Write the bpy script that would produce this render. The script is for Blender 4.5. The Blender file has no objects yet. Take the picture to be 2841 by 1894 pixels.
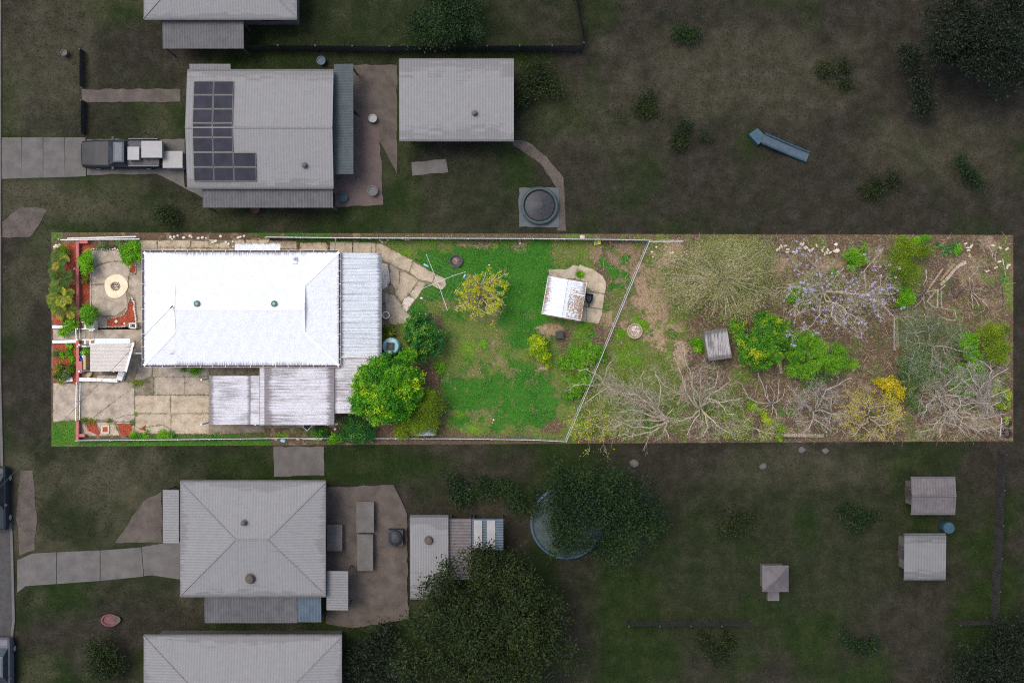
import bpy, math, random
import numpy as np
from mathutils import Vector, Matrix

random.seed(7)
RNG = np.random.default_rng(7)
scene = bpy.context.scene
COL = scene.collection
R = math.radians

# ------------------------------------------------------------------ camera, sky, sun, exposure
H = 75.0                        # drone height in metres
K = 0.025                       # metres per photograph pixel on the ground
cam_data = bpy.data.cameras.new('camera')
cam_data.lens = 36.0*H/71.025; cam_data.sensor_width = 36.0
cam_data.clip_start = 0.5; cam_data.clip_end = 2000
cam = bpy.data.objects.new('camera', cam_data); COL.objects.link(cam)
cam.location = (0, 0, H)
scene.camera = cam

SUN_EL, SUN_AZ = 68.0, -55.0    # azimuth: clockwise from +Y (negative = towards the upper left of the picture)
world = bpy.data.worlds.new('World'); scene.world = world; world.use_nodes = True
wn = world.node_tree.nodes; wl = world.node_tree.links
bg = wn['Background']
sky = wn.new('ShaderNodeTexSky'); sky.sky_type = 'NISHITA'; sky.sun_disc = False
sky.sun_elevation = R(SUN_EL); sky.sun_rotation = R(SUN_AZ)
sky.air_density = 1.0; sky.dust_density = 4.0; sky.ozone_density = 1.0
wl.new(sky.outputs[0], bg.inputs[0]); bg.inputs[1].default_value = 0.15
sun_d = bpy.data.lights.new('sun', 'SUN'); sun_d.energy = 1.15; sun_d.angle = R(26); sun_d.color = (1.0, 0.94, 0.86)
sun = bpy.data.objects.new('sun', sun_d); COL.objects.link(sun)
sun_dir = Vector((math.sin(R(SUN_AZ))*math.cos(R(SUN_EL)), math.cos(R(SUN_AZ))*math.cos(R(SUN_EL)), math.sin(R(SUN_EL))))
sun.rotation_euler = sun_dir.to_track_quat('Z', 'Y').to_euler(); sun.location = sun_dir*80
scene.view_settings.view_transform = 'Standard'; scene.view_settings.look = 'None'
scene.view_settings.gamma = 1.0; scene.view_settings.use_curve_mapping = False
scene.view_settings.exposure = 0.55
scene.cycles.use_denoising = False
scene.cycles.filter_width = 1.15

# ------------------------------------------------------------------ where things stand: survey of the plot
def q(c, r, u, v):              # a point of survey tile (column c, row r)
    return (130+450*c+u/5.22667, 640+300*r+v/5.22667)
def qs(c, r, *uv):
    return [q(c, r, a, b) for a, b in uv]
def D(u, v):
    return (u*1.20791, v*1.20791)
def W(s, z=0.0):                # plot coordinates to metres at height z
    f = K*(H-z)/H
    return Vector(((s[0]-1420.5)*f, -(s[1]-947.0)*f, z))
def WP(pts, z=0.0):
    return [W(p, z) for p in pts]

# ------------------------------------------------------------------ materials (all procedural)
def _nodes(name):
    m = bpy.data.materials.new(name); m.use_nodes = True
    nt = m.node_tree
    return m, nt, nt.nodes, nt.links, nt.nodes['Principled BSDF']
def ramp(n, stops):
    rp = n.new('ShaderNodeValToRGB'); e = rp.color_ramp.elements
    while len(e) < len(stops): e.new(0.5)
    for el, (p, c) in zip(e, stops):
        el.position = p; el.color = (c[0], c[1], c[2], 1)
    return rp
def coords(n, l, stretch=(1, 1, 1), use='Object', rnd=True):
    tc = n.new('ShaderNodeTexCoord'); mp = n.new('ShaderNodeMapping'); mp.inputs['Scale'].default_value = stretch
    l.new(tc.outputs[use], mp.inputs['Vector'])
    if rnd:
        oi = n.new('ShaderNodeObjectInfo'); mu = n.new('ShaderNodeMath'); mu.operation = 'MULTIPLY'; mu.inputs[1].default_value = 57.0
        l.new(oi.outputs['Random'], mu.inputs[0]); cx = n.new('ShaderNodeCombineXYZ')
        l.new(mu.outputs[0], cx.inputs[0]); l.new(mu.outputs[0], cx.inputs[1]); l.new(cx.outputs[0], mp.inputs['Location'])
    return mp.outputs['Vector']
def noise(n, l, vec, scale, detail=6, rough=0.6):
    t = n.new('ShaderNodeTexNoise'); t.inputs['Scale'].default_value = scale; t.inputs['Detail'].default_value = detail
    t.inputs['Roughness'].default_value = rough; l.new(vec, t.inputs['Vector']); return t.outputs['Fac']
def mixc(n, l, fac, a, b, mode='MIX'):
    m = n.new('ShaderNodeMix'); m.data_type = 'RGBA'; m.blend_type = mode; m.clamp_factor = True
    if isinstance(fac, (int, float)): m.inputs[0].default_value = fac
    else: l.new(fac, m.inputs[0])
    for k, x in ((6, a), (7, b)):
        if isinstance(x, tuple): m.inputs[k].default_value = (x[0], x[1], x[2], 1)
        else: l.new(x, m.inputs[k])
    return m.outputs[2]
MATS = {}
def mat(name, cols, scale=4.0, rough=0.8, bump=0.3, stretch=(1, 1, 1), metal=0.0, spec=0.3, lo=0.32, hi=0.68, fine=None, bdist=0.02, rnd=True, coat=0.0):
    """noise between two or three colours, fine grain, relief"""
    m, nt, n, l, b = _nodes(name)
    v = coords(n, l, stretch, rnd=rnd)
    f = noise(n, l, v, scale)
    k = len(cols)
    rp = ramp(n, [(lo+(hi-lo)*i/max(1, k-1), c) for i, c in enumerate(cols)])
    l.new(f, rp.inputs[0]); c = rp.outputs[0]
    if fine:
        g = noise(n, l, v, fine[0], 3, 0.7)
        r2 = ramp(n, [(0.35, (1-fine[1],)*3), (0.65, (1+fine[1]*0.6,)*3)]); l.new(g, r2.inputs[0])
        c = mixc(n, l, 1.0, c, r2.outputs[0], 'MULTIPLY')
    l.new(c, b.inputs['Base Color'])
    b.inputs['Roughness'].default_value = rough; b.inputs['Metallic'].default_value = metal
    b.inputs['Specular IOR Level'].default_value = spec
    if coat: b.inputs['Coat Weight'].default_value = coat; b.inputs['Coat Roughness'].default_value = 0.08
    if bump:
        bp = n.new('ShaderNodeBump'); bp.inputs['Strength'].default_value = bump; bp.inputs['Distance'].default_value = bdist
        g = noise(n, l, v, (fine[0] if fine else scale*6), 4, 0.7); l.new(g, bp.inputs['Height']); l.new(bp.outputs[0], b.inputs['Normal'])
    MATS[name] = m
    return m
def leafmat(name, stops, trans=0.3, rough=0.55):
    """colour from each leaf's own random value"""
    m, nt, n, l, b = _nodes(name)
    at = n.new('ShaderNodeAttribute'); at.attribute_name = 'rnd'
    rp = ramp(n, stops); l.new(at.outputs['Fac'], rp.inputs[0])
    b.inputs['Roughness'].default_value = rough; b.inputs['Specular IOR Level'].default_value = 0.25
    l.new(rp.outputs[0], b.inputs['Base Color'])
    tr = n.new('ShaderNodeBsdfTranslucent'); l.new(rp.outputs[0], tr.inputs['Color'])
    ms = n.new('ShaderNodeMixShader'); ms.inputs[0].default_value = trans
    l.new(b.outputs[0], ms.inputs[1]); l.new(tr.outputs[0], ms.inputs[2])
    l.new(ms.outputs[0], n['Material Output'].inputs['Surface'])
    MATS[name] = m
    return m
def roofmat(name, base, grime, amount=0.5, gscale=(0.5, 14), rust=None, rough=0.45, axis=0, cloud=0.0, spec=0.4):
    """sheet metal: mould and dirt lying in streaks along the ribs, heavier at the sheet ends ('edge' = sheet-end dirt)"""
    m, nt, n, l, b = _nodes(name)
    st = (gscale[0], gscale[1], 1) if axis == 0 else (gscale[1], gscale[0], 1)
    v = coords(n, l, st, rnd=True)
    f = noise(n, l, v, 1.0, 7, 0.65)
    v2 = coords(n, l, (1, 1, 1), rnd=True)
    big = noise(n, l, v2, 0.45, 4, 0.55)
    at = n.new('ShaderNodeAttribute'); at.attribute_name = 'edge'
    # value = streak + big*cloud + edge
    a1 = n.new('ShaderNodeMath'); a1.operation = 'MULTIPLY_ADD'; l.new(big, a1.inputs[0]); a1.inputs[1].default_value = cloud; l.new(f, a1.inputs[2])
    a2 = n.new('ShaderNodeMath'); a2.operation = 'MULTIPLY_ADD'; l.new(at.outputs['Fac'], a2.inputs[0]); a2.inputs[1].default_value = 0.33; l.new(a1.outputs[0], a2.inputs[2])
    lo = 0.5+cloud*0.5+0.22-0.3*amount
    rp = ramp(n, [(lo, (0, 0, 0)), (min(1, lo+0.16), (1, 1, 1))]); l.new(a2.outputs[0], rp.inputs[0])
    tone = noise(n, l, v2, 2.2, 4, 0.6)
    rb = ramp(n, [(0.3, tuple(x*0.90 for x in base)), (0.7, base)]); l.new(tone, rb.inputs[0])
    fac = n.new('ShaderNodeMath'); fac.operation = 'MULTIPLY'; l.new(rp.outputs[0], fac.inputs[0]); fac.inputs[1].default_value = 0.85
    c = mixc(n, l, fac.outputs[0], rb.outputs[0], grime)
    if rust:
        g = noise(n, l, v2, 3.0, 6, 0.7); rr = ramp(n, [(0.62, (0, 0, 0)), (0.70, (1, 1, 1))]); l.new(g, rr.inputs[0])
        c = mixc(n, l, rr.outputs[0], c, rust)
    l.new(c, b.inputs['Base Color']); b.inputs['Roughness'].default_value = rough; b.inputs['Specular IOR Level'].default_value = spec
    MATS[name] = m
    return m

# ------------------------------------------------------------------ mesh helpers
def settags(o, label=None, cat=None, group=None, kind=None):
    if label: o['label'] = label
    if cat: o['category'] = cat
    if group: o['group'] = group
    if kind: o['kind'] = kind
def M(m): return MATS[m] if isinstance(m, str) else m
def worldloc(o):
    v = Vector((0, 0, 0))
    while o is not None:
        v += o.location; o = o.parent
    return v
def thing(name, label, cat, loc, group=None, kind=None):
    o = bpy.data.objects.new(name, None); COL.objects.link(o)
    o.empty_display_size = 0.3; o.location = Vector(loc); settags(o, label, cat, group, kind)
    return o
class MB:
    def __init__(s): s.v = []; s.f = []; s.edge = None
    def add(s, vs, fs):
        b = len(s.v); s.v.extend([tuple(x) for x in vs]); s.f.extend([tuple(i+b for i in f) for f in fs]); return s
    def box(s, c, half, rz=0.0, tilt=None):
        m = Matrix.Rotation(rz, 3, 'Z')
        if tilt is not None: m = m @ Matrix.Rotation(tilt[0], 3, 'X') @ Matrix.Rotation(tilt[1], 3, 'Y')
        vs = [Vector(c)+m @ Vector((x*half[0], y*half[1], z*half[2])) for z in (-1, 1) for y in (-1, 1) for x in (-1, 1)]
        return s.add(vs, [(0, 2, 3, 1), (4, 5, 7, 6), (0, 1, 5, 4), (2, 6, 7, 3), (0, 4, 6, 2), (1, 3, 7, 5)])
    def prism(s, pts, z0, z1):
        pts = [(p[0], p[1]) for p in pts]
        a = sum(pts[i][0]*pts[(i+1) % len(pts)][1]-pts[(i+1) % len(pts)][0]*pts[i][1] for i in range(len(pts)))
        if a < 0: pts = pts[::-1]
        n = len(pts)
        vs = [(p[0], p[1], z0) for p in pts]+[(p[0], p[1], z1) for p in pts]
        fs = [tuple(range(n-1, -1, -1)), tuple(range(n, 2*n))]+[(i, (i+1) % n, n+(i+1) % n, n+i) for i in range(n)]
        return s.add(vs, fs)
    def quad(s, a, b, c, d): return s.add([a, b, c, d], [(0, 1, 2, 3)])
    def tube(s, pts, rad, sides=6, cap=True):
        pts = [Vector(p) for p in pts]; n = len(pts)
        if not hasattr(rad, '__len__'): rad = [rad]*n
        vs = []; up = Vector((0, 0, 1))
        t0 = (pts[-1]-pts[0])
        if t0.length > 1e-6 and abs(t0.normalized().z) > 0.9: up = Vector((1, 0, 0))
        for i in range(n):
            t = pts[min(i+1, n-1)]-pts[max(i-1, 0)]
            if t.length < 1e-7: t = Vector((0, 0, 1))
            a = t.cross(up)
            if a.length < 1e-6: a = t.cross(Vector((0, 1, 0)))
            a.normalize(); b = a.cross(t).normalized()
            for k in range(sides):
                an = 2*math.pi*k/sides
                vs.append(pts[i]+(a*math.cos(an)+b*math.sin(an))*rad[i])
        fs = []
        for i in range(n-1):
            for k in range(sides):
                fs.append((i*sides+k, i*sides+(k+1) % sides, (i+1)*sides+(k+1) % sides, (i+1)*sides+k))
        if cap:
            fs.append(tuple(range(sides-1, -1, -1))); fs.append(tuple((n-1)*sides+k for k in range(sides)))
        return s.add(vs, fs)
    def lathe(s, prof, c, n=20, sx=1.0, sy=1.0):
        vs = []; fs = []
        for r, z in prof:
            for k in range(n):
                an = 2*math.pi*k/n; vs.append((c[0]+r*sx*math.cos(an), c[1]+r*sy*math.sin(an), c[2]+z))
        for i in range(len(prof)-1):
            for k in range(n):
                fs.append((i*n+k, i*n+(k+1) % n, (i+1)*n+(k+1) % n, (i+1)*n+k))
        fs.append(tuple(range(n-1, -1, -1))); fs.append(tuple((len(prof)-1)*n+k for k in range(n)))
        return s.add(vs, fs)
    def beam(s, p, q_, w, h):
        p, q_ = Vector(p), Vector(q_); t = (q_-p).normalized()
        a = t.cross(Vector((0, 0, 1)))
        if a.length < 1e-5: a = Vector((1, 0, 0))
        a.normalize(); b = a.cross(t).normalized()
        vs = [pt+a*(x*w/2)+b*(y*h/2) for pt in (p, q_) for y in (-1, 1) for x in (-1, 1)]
        return s.add(vs, [(0, 1, 3, 2), (4, 6, 7, 5), (0, 4, 5, 1), (2, 3, 7, 6), (0, 2, 6, 4), (1, 5, 7, 3)])
    def rock(s, c, r, rng=random, flat=0.6):
        rows, n = 4, 7; vs = []; ph = rng.random()*6
        for i in range(rows):
            th = math.pi*(i+0.5)/rows
            for k in range(n):
                an = 2*math.pi*k/n+ph; rr = r*(0.8+0.4*rng.random())
                vs.append((c[0]+rr*math.sin(th)*math.cos(an)*1.1, c[1]+rr*math.sin(th)*math.sin(an)*0.9, c[2]+rr*math.cos(th)*flat))
        fs = [(i*n+k, i*n+(k+1) % n, (i+1)*n+(k+1) % n, (i+1)*n+k)[::-1] for i in range(rows-1) for k in range(n)]
        fs.append(tuple(range(n))); fs.append(tuple((rows-1)*n+k for k in range(n-1, -1, -1)))
        return s.add(vs, fs)
    def sheet(s, p0, a, b, pitch=0.076, amp=0.009, per=4, v0=None, v1=None, square=False, nv=1, edges=(0, 0)):
        """corrugated sheet: p0 + a*u + b*v, ribs run along b, repeat along a"""
        p0, a, b = Vector(p0), Vector(a), Vector(b); nrm = a.cross(b).normalized()
        if nrm.z < 0: nrm = -nrm
        L = a.length; pitch = L/max(1, round(L/pitch)); nu = max(2, int(round(L/pitch))*per)
        if s.edge is None: s.edge = []
        base = len(s.v); vs = []
        prof_sq = [0, 1, 1, 0] if per == 4 else None
        for i in range(nu+1):
            u = i/nu
            ph = (u*L/pitch+1e-6) % 1.0
            h = amp*(math.cos(2*math.pi*ph)) if not square else amp*(1 if 0.05 < ph < 0.38 else -1)
            lo = v0(u) if v0 else 0.0; hi = v1(u) if v1 else 1.0
            for j in range(nv+1):
                vv = lo+(hi-lo)*j/nv
                vs.append(p0+a*u+b*vv+nrm*h)
                e = 0.0
                dlo = (vv-0)*b.length; dhi = (1-vv)*b.length
                if edges[0]: e = max(e, 1-dlo/edges[0])
                if edges[1]: e = max(e, 1-dhi/edges[1])
                s.edge.append(max(0.0, e))
        fs = [(i*(nv+1)+j, (i+1)*(nv+1)+j, (i+1)*(nv+1)+j+1, i*(nv+1)+j+1) for i in range(nu) for j in range(nv)]
        return s.add(vs, fs)
    def build(s, name, m, parent=None, label=None, cat=None, group=None, kind=None, smooth=False, solid=0.0):
        v = np.array(s.v, dtype=float).reshape(-1, 3)
        if parent is None:
            o0 = Vector(((v[:, 0].min()+v[:, 0].max())/2, (v[:, 1].min()+v[:, 1].max())/2, v[:, 2].min())); par = o0
        else:
            par = worldloc(parent); o0 = par
        me = bpy.data.meshes.new(name)
        me.from_pydata((v-np.array(o0)).tolist(), [], s.f)
        if s.edge is not None and len(s.edge) == len(s.v):
            at = me.attributes.new('edge', 'FLOAT', 'POINT'); at.data.foreach_set('value', np.array(s.edge, dtype=np.float32))
        if smooth: me.polygons.foreach_set('use_smooth', [True]*len(me.polygons))
        me.materials.append(M(m)); me.update()
        o = bpy.data.objects.new(name, me); COL.objects.link(o)
        if parent is None: o.location = o0
        else: o.parent = parent
        settags(o, label, cat, group, kind)
        if solid:
            md = o.modifiers.new('solid', 'SOLIDIFY'); md.thickness = solid; md.offset = -1
        return o
def part_of(mb, name, m, parent, **k): return mb.build(name, m, parent, **k)
def dup(root, loc, rz=0.0, sc=1.0, label=None, group=None, parent=None, m=None):
    r = root.copy(); COL.objects.link(r); r.location = Vector(loc); r.rotation_euler = (0, 0, rz); r.scale = (sc,)*3 if not hasattr(sc, '__len__') else sc
    if label: r['label'] = label
    if group: r['group'] = group
    if parent is not None: r.parent = parent
    for ch in root.children:
        c = ch.copy(); COL.objects.link(c); c.parent = r
        for g in ch.children:
            d = g.copy(); COL.objects.link(d); d.parent = c
    return r
def mesh_quads(name, P, m, rnd=None, parent=None, origin=None, n=4, **tags):
    """P: (N, n, 3) polygons in world metres"""
    N = len(P); me = bpy.data.meshes.new(name)
    if parent is not None: org = worldloc(parent)
    elif origin is not None: org = Vector(origin)
    else: org = Vector((0, 0, 0))
    co = (P.reshape(-1, 3)-np.array(org)).astype(np.float32)
    me.vertices.add(N*n); me.vertices.foreach_set('co', co.ravel())
    me.loops.add(N*n); me.loops.foreach_set('vertex_index', np.arange(N*n, dtype=np.int32))
    me.polygons.add(N); me.polygons.foreach_set('loop_start', np.arange(0, N*n, n, dtype=np.int32))
    me.update(calc_edges=True)
    if rnd is not None:
        at = me.attributes.new('rnd', 'FLOAT', 'FACE'); at.data.foreach_set('value', np.asarray(rnd, dtype=np.float32))
    me.materials.append(M(m))
    o = bpy.data.objects.new(name, me); COL.objects.link(o)
    if parent is not None: o.parent = parent
    else: o.location = org
    settags(o, **tags)
    return o
def unit(a): return a/np.maximum(np.linalg.norm(a, axis=-1, keepdims=True), 1e-9)
def leafquads(C, L, Wd, upbias=0.8, rng=RNG, axis=None, droop=0.0):
    """rhombic leaves, folded slightly along nothing: C (N,3)"""
    N = len(C)
    nrm = rng.normal(size=(N, 3)); nrm[:, 2] = np.abs(nrm[:, 2])+upbias; nrm = unit(nrm)
    a = rng.normal(size=(N, 3)) if axis is None else axis+rng.normal(size=(N, 3))*0.5
    a = unit(a-nrm*np.sum(a*nrm, 1, keepdims=True)); b = np.cross(nrm, a)
    L = (L*(0.65+0.7*rng.random(N)))[:, None]; Wd = (Wd*(0.7+0.6*rng.random(N)))[:, None]
    dz = np.zeros((N, 3)); dz[:, 2] = -droop*L[:, 0]
    return np.stack([C-a*L/2, C+b*Wd/2, C+a*L/2+dz, C-b*Wd/2], axis=1)

# numpy value noise for laying out the ground cover
_LAT = np.random.default_rng(3).random((256, 256))
def vnoise(x, y):
    xi = np.floor(x).astype(int); yi = np.floor(y).astype(int); fx = x-xi; fy = y-yi
    fx = fx*fx*(3-2*fx); fy = fy*fy*(3-2*fy)
    g = lambda a, b: _LAT[a % 256, b % 256]
    return (g(xi, yi)*(1-fx)+g(xi+1, yi)*fx)*(1-fy)+(g(xi, yi+1)*(1-fx)+g(xi+1, yi+1)*fx)*fy
def fbm(x, y, o=4):
    s = 0; a = 0.5; t = 0
    for i in range(o):
        s = s+a*vnoise(x*2**i+17*i, y*2**i+31*i); t += a; a *= 0.55
    return s/t-0.5
def inpoly(x, y, poly):
    r = np.zeros(x.shape, bool); n = len(poly)
    for i in range(n):
        x0, y0 = poly[i]; x1, y1 = poly[(i+1) % n]
        if y0 == y1: continue
        c = ((y0 > y) != (y1 > y)) & (x < (x1-x0)*(y-y0)/(y1-y0)+x0)
        r ^= c
    return r

# ------------------------------------------------------------------ palette
mat('concrete', [(0.19, 0.155, 0.115), (0.345, 0.29, 0.225), (0.46, 0.395, 0.315)], scale=1.5, fine=(30, 0.42), bump=0.3, lo=0.25, hi=0.70)
mat('concrete_warm', [(0.25, 0.195, 0.13), (0.40, 0.33, 0.235), (0.50, 0.42, 0.315)], scale=1.7, fine=(30, 0.40), bump=0.3, lo=0.25, hi=0.70)
mat('concrete_dark', [(0.13, 0.105, 0.075), (0.20, 0.165, 0.12), (0.27, 0.225, 0.165)], scale=2.0, fine=(40, 0.35), bump=0.3)
mat('concrete_cream', [(0.62, 0.53, 0.36), (0.74, 0.66, 0.48)], scale=2.5, fine=(40, 0.12), bump=0.2)
mat('concrete_pale', [(0.48, 0.41, 0.36), (0.66, 0.60, 0.54)], scale=5, fine=(26, 0.35), bump=0.6)
mat('joint_soil', [(0.16, 0.125, 0.085), (0.26, 0.21, 0.15)], scale=6, fine=(40, 0.4), bump=0.3)
mat('red_mulch', [(0.24, 0.040, 0.018), (0.37, 0.070, 0.035), (0.46, 0.115, 0.065)], scale=9, fine=(48, 0.45), bump=0.9, bdist=0.04)
mat('red_brick_paint', [(0.34, 0.10, 0.095), (0.45, 0.16, 0.15)], scale=7, fine=(40, 0.15), bump=0.3)
mat('white_paint', [(0.62, 0.60, 0.57), (0.80, 0.79, 0.77)], scale=3.5, rough=0.5, fine=(30, 0.06), bump=0.1)
mat('white_stone', [(0.50, 0.45, 0.36), (0.78, 0.74, 0.66)], scale=9, fine=(30, 0.25), bump=0.5)
mat('stone', [(0.24, 0.20, 0.15), (0.46, 0.40, 0.31)], scale=8, fine=(30, 0.3), bump=0.5)
mat('river_stone', [(0.30, 0.16, 0.10), (0.60, 0.50, 0.40)], scale=11, fine=(30, 0.25), bump=0.5)
mat('pale_brick', [(0.44, 0.37, 0.27), (0.64, 0.56, 0.44)], scale=7, fine=(35, 0.25), bump=0.4)
mat('weathered_brick', [(0.22, 0.175, 0.125), (0.40, 0.335, 0.25)], scale=7, fine=(35, 0.3), bump=0.4)
mat('mid_brick', [(0.28, 0.225, 0.165), (0.48, 0.41, 0.32)], scale=7, fine=(35, 0.3), bump=0.4)
mat('weathered_timber', [(0.15, 0.125, 0.10), (0.32, 0.28, 0.23)], scale=3, stretch=(1, 9, 1), fine=(30, 0.3), bump=0.5)
mat('dark_timber', [(0.035, 0.030, 0.028), (0.10, 0.085, 0.075)], scale=4, stretch=(1, 7, 1), fine=(30, 0.3), bump=0.6)
mat('log_bark', [(0.16, 0.11, 0.06), (0.33, 0.25, 0.15)], scale=4, stretch=(1, 4, 1), fine=(26, 0.4), bump=0.7)
mat('bare_wood', [(0.36, 0.295, 0.215), (0.58, 0.50, 0.39)], scale=5, fine=(20, 0.3), bump=0.3)
mat('bare_wood_grey', [(0.33, 0.285, 0.245), (0.55, 0.49, 0.43)], scale=5, fine=(20, 0.3), bump=0.3)
mat('bark', [(0.09, 0.07, 0.05), (0.20, 0.16, 0.115)], scale=5, fine=(24, 0.4), bump=0.5)
mat('galvanised', [(0.36, 0.38, 0.39), (0.52, 0.54, 0.55)], scale=6, rough=0.45, metal=0.35, bump=0.05)
mat('pale_rail', [(0.44, 0.45, 0.45), (0.62, 0.63, 0.63)], scale=3, rough=0.5, bump=0.05)
mat('grey_metal', [(0.16, 0.17, 0.18), (0.26, 0.27, 0.28)], scale=6, rough=0.5, metal=0.2, bump=0.05)
mat('gutter_dark', [(0.035, 0.02, 0.017), (0.10, 0.055, 0.045)], scale=3, rough=0.8, bump=0.3)
mat('black_plastic', [(0.012, 0.014, 0.018), (0.03, 0.033, 0.04)], scale=5, rough=0.5, bump=0.1)
mat('charcoal', [(0.035, 0.037, 0.042), (0.075, 0.075, 0.08)], scale=6, rough=0.6, bump=0.2)
mat('ash', [(0.10, 0.06, 0.05), (0.24, 0.15, 0.12)], scale=8, fine=(30, 0.4), bump=0.5)
mat('vent_green', [(0.010, 0.055, 0.045), (0.02, 0.09, 0.075)], scale=6, rough=0.4, bump=0.05)
mat('vent_pale', [(0.10, 0.30, 0.24), (0.15, 0.36, 0.30)], scale=6, rough=0.4, bump=0.05)
mat('tank_blue', [(0.20, 0.42, 0.47), (0.31, 0.53, 0.58)], scale=2.5, rough=0.45, bump=0.05)
mat('blue_plastic', [(0.01, 0.07, 0.30), (0.02, 0.16, 0.50)], scale=4, rough=0.4, bump=0.05)
mat('cyan_cloth', [(0.08, 0.36, 0.48), (0.45, 0.66, 0.72)], scale=8, rough=0.8, bump=0.2)
mat('lime_plastic', [(0.42, 0.50, 0.015), (0.55, 0.62, 0.03)], scale=4, rough=0.4, bump=0.05)
mat('green_plastic', [(0.12, 0.42, 0.02), (0.2, 0.55, 0.04)], scale=4, rough=0.45, bump=0.05)
mat('orange_plastic', [(0.55, 0.14, 0.05), (0.65, 0.2, 0.08)], scale=4, rough=0.5, bump=0.05)
mat('yellow_plastic', [(0.55, 0.36, 0.03), (0.65, 0.45, 0.05)], scale=4, rough=0.5, bump=0.05)
mat('terracotta_pale', [(0.27, 0.20, 0.15), (0.42, 0.33, 0.26)], scale=6, fine=(30, 0.2), bump=0.2)
mat('soil', [(0.055, 0.036, 0.02), (0.12, 0.08, 0.05)], scale=8, fine=(40, 0.4), bump=0.6)
mat('cardboard', [(0.40, 0.29, 0.15), (0.50, 0.37, 0.20)], scale=5, bump=0.1)
mat('wall_cream', [(0.52, 0.48, 0.41), (0.62, 0.58, 0.50)], scale=3, fine=(30, 0.08), bump=0.2)
mat('glass_dark', [(0.02, 0.025, 0.03), (0.04, 0.05, 0.06)], scale=2, rough=0.08, spec=0.6, bump=0.0)
mat('cable_black', [(0.05, 0.045, 0.04), (0.08, 0.07, 0.06)], scale=4, bump=0.0)
mat('rubber', [(0.012, 0.012, 0.013), (0.028, 0.028, 0.03)], scale=6, rough=0.7, bump=0.2)
# neighbouring lots: dimming of the surround painted into most of these base colours
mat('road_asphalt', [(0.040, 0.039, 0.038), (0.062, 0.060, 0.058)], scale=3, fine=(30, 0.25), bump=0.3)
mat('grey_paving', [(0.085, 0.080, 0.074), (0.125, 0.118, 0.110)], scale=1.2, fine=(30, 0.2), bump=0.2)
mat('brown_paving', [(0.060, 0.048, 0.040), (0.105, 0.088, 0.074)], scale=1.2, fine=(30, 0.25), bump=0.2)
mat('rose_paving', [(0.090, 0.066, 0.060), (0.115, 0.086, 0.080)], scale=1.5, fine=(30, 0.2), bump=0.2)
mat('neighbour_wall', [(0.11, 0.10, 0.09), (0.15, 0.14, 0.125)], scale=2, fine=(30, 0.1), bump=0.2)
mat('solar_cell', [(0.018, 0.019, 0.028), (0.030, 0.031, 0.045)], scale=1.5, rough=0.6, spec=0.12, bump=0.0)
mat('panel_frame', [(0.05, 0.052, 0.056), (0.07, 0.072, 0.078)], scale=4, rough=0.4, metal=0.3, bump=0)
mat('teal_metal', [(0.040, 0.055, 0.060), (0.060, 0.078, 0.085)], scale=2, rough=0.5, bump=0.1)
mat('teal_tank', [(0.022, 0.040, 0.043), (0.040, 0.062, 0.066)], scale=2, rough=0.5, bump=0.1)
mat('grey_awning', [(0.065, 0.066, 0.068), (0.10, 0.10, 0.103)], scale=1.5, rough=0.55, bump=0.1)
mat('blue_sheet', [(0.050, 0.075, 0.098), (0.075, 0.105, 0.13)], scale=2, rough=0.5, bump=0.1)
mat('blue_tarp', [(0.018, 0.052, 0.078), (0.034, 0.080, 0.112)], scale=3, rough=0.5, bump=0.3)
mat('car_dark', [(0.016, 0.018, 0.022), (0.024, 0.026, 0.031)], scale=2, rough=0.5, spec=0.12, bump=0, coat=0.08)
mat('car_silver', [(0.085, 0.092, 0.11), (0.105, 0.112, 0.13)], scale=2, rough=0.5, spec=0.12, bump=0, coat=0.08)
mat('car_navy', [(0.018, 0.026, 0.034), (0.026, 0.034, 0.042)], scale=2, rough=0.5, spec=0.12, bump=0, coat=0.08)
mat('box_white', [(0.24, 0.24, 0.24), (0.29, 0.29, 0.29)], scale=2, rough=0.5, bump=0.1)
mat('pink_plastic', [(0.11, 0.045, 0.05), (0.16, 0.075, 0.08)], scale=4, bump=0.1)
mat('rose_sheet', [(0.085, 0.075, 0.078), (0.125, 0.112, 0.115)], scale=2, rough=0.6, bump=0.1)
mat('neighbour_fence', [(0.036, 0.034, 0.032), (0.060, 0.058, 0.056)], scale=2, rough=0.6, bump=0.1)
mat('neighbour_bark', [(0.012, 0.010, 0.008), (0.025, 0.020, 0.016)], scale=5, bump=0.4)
# roofs
roofmat('roof_white', (0.645, 0.67, 0.69), (0.10, 0.10, 0.115), amount=0.16, gscale=(0.5, 30), axis=0, rough=0.5)
roofmat('roof_white_y', (0.645, 0.67, 0.69), (0.10, 0.10, 0.115), amount=0.16, gscale=(0.5, 30), axis=1, rough=0.5)
roofmat('roof_patio', (0.56, 0.595, 0.62), (0.11, 0.12, 0.14), amount=0.70, gscale=(0.35, 26), axis=0, rough=0.45)
roofmat('roof_carport', (0.56, 0.555, 0.575), (0.15, 0.125, 0.13), amount=0.78, gscale=(0.7, 30), axis=0, cloud=0.55, rough=0.45)
roofmat('roof_beige', (0.55, 0.51, 0.465), (0.26, 0.225, 0.195), amount=0.45, gscale=(0.4, 11), axis=0, rough=0.5)
roofmat('roof_mint', (0.66, 0.74, 0.72), (0.40, 0.47, 0.45), amount=0.40, gscale=(0.4, 9), axis=1, rough=0.45)
roofmat('roof_shed', (0.66, 0.69, 0.73), (0.13, 0.115, 0.11), amount=0.55, gscale=(1.2, 20), axis=0, cloud=0.2, rough=0.5)
roofmat('roof_old', (0.34, 0.33, 0.33), (0.085, 0.075, 0.072), amount=0.85, gscale=(9, 0.8), axis=0, cloud=0.3, rough=0.7)
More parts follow.
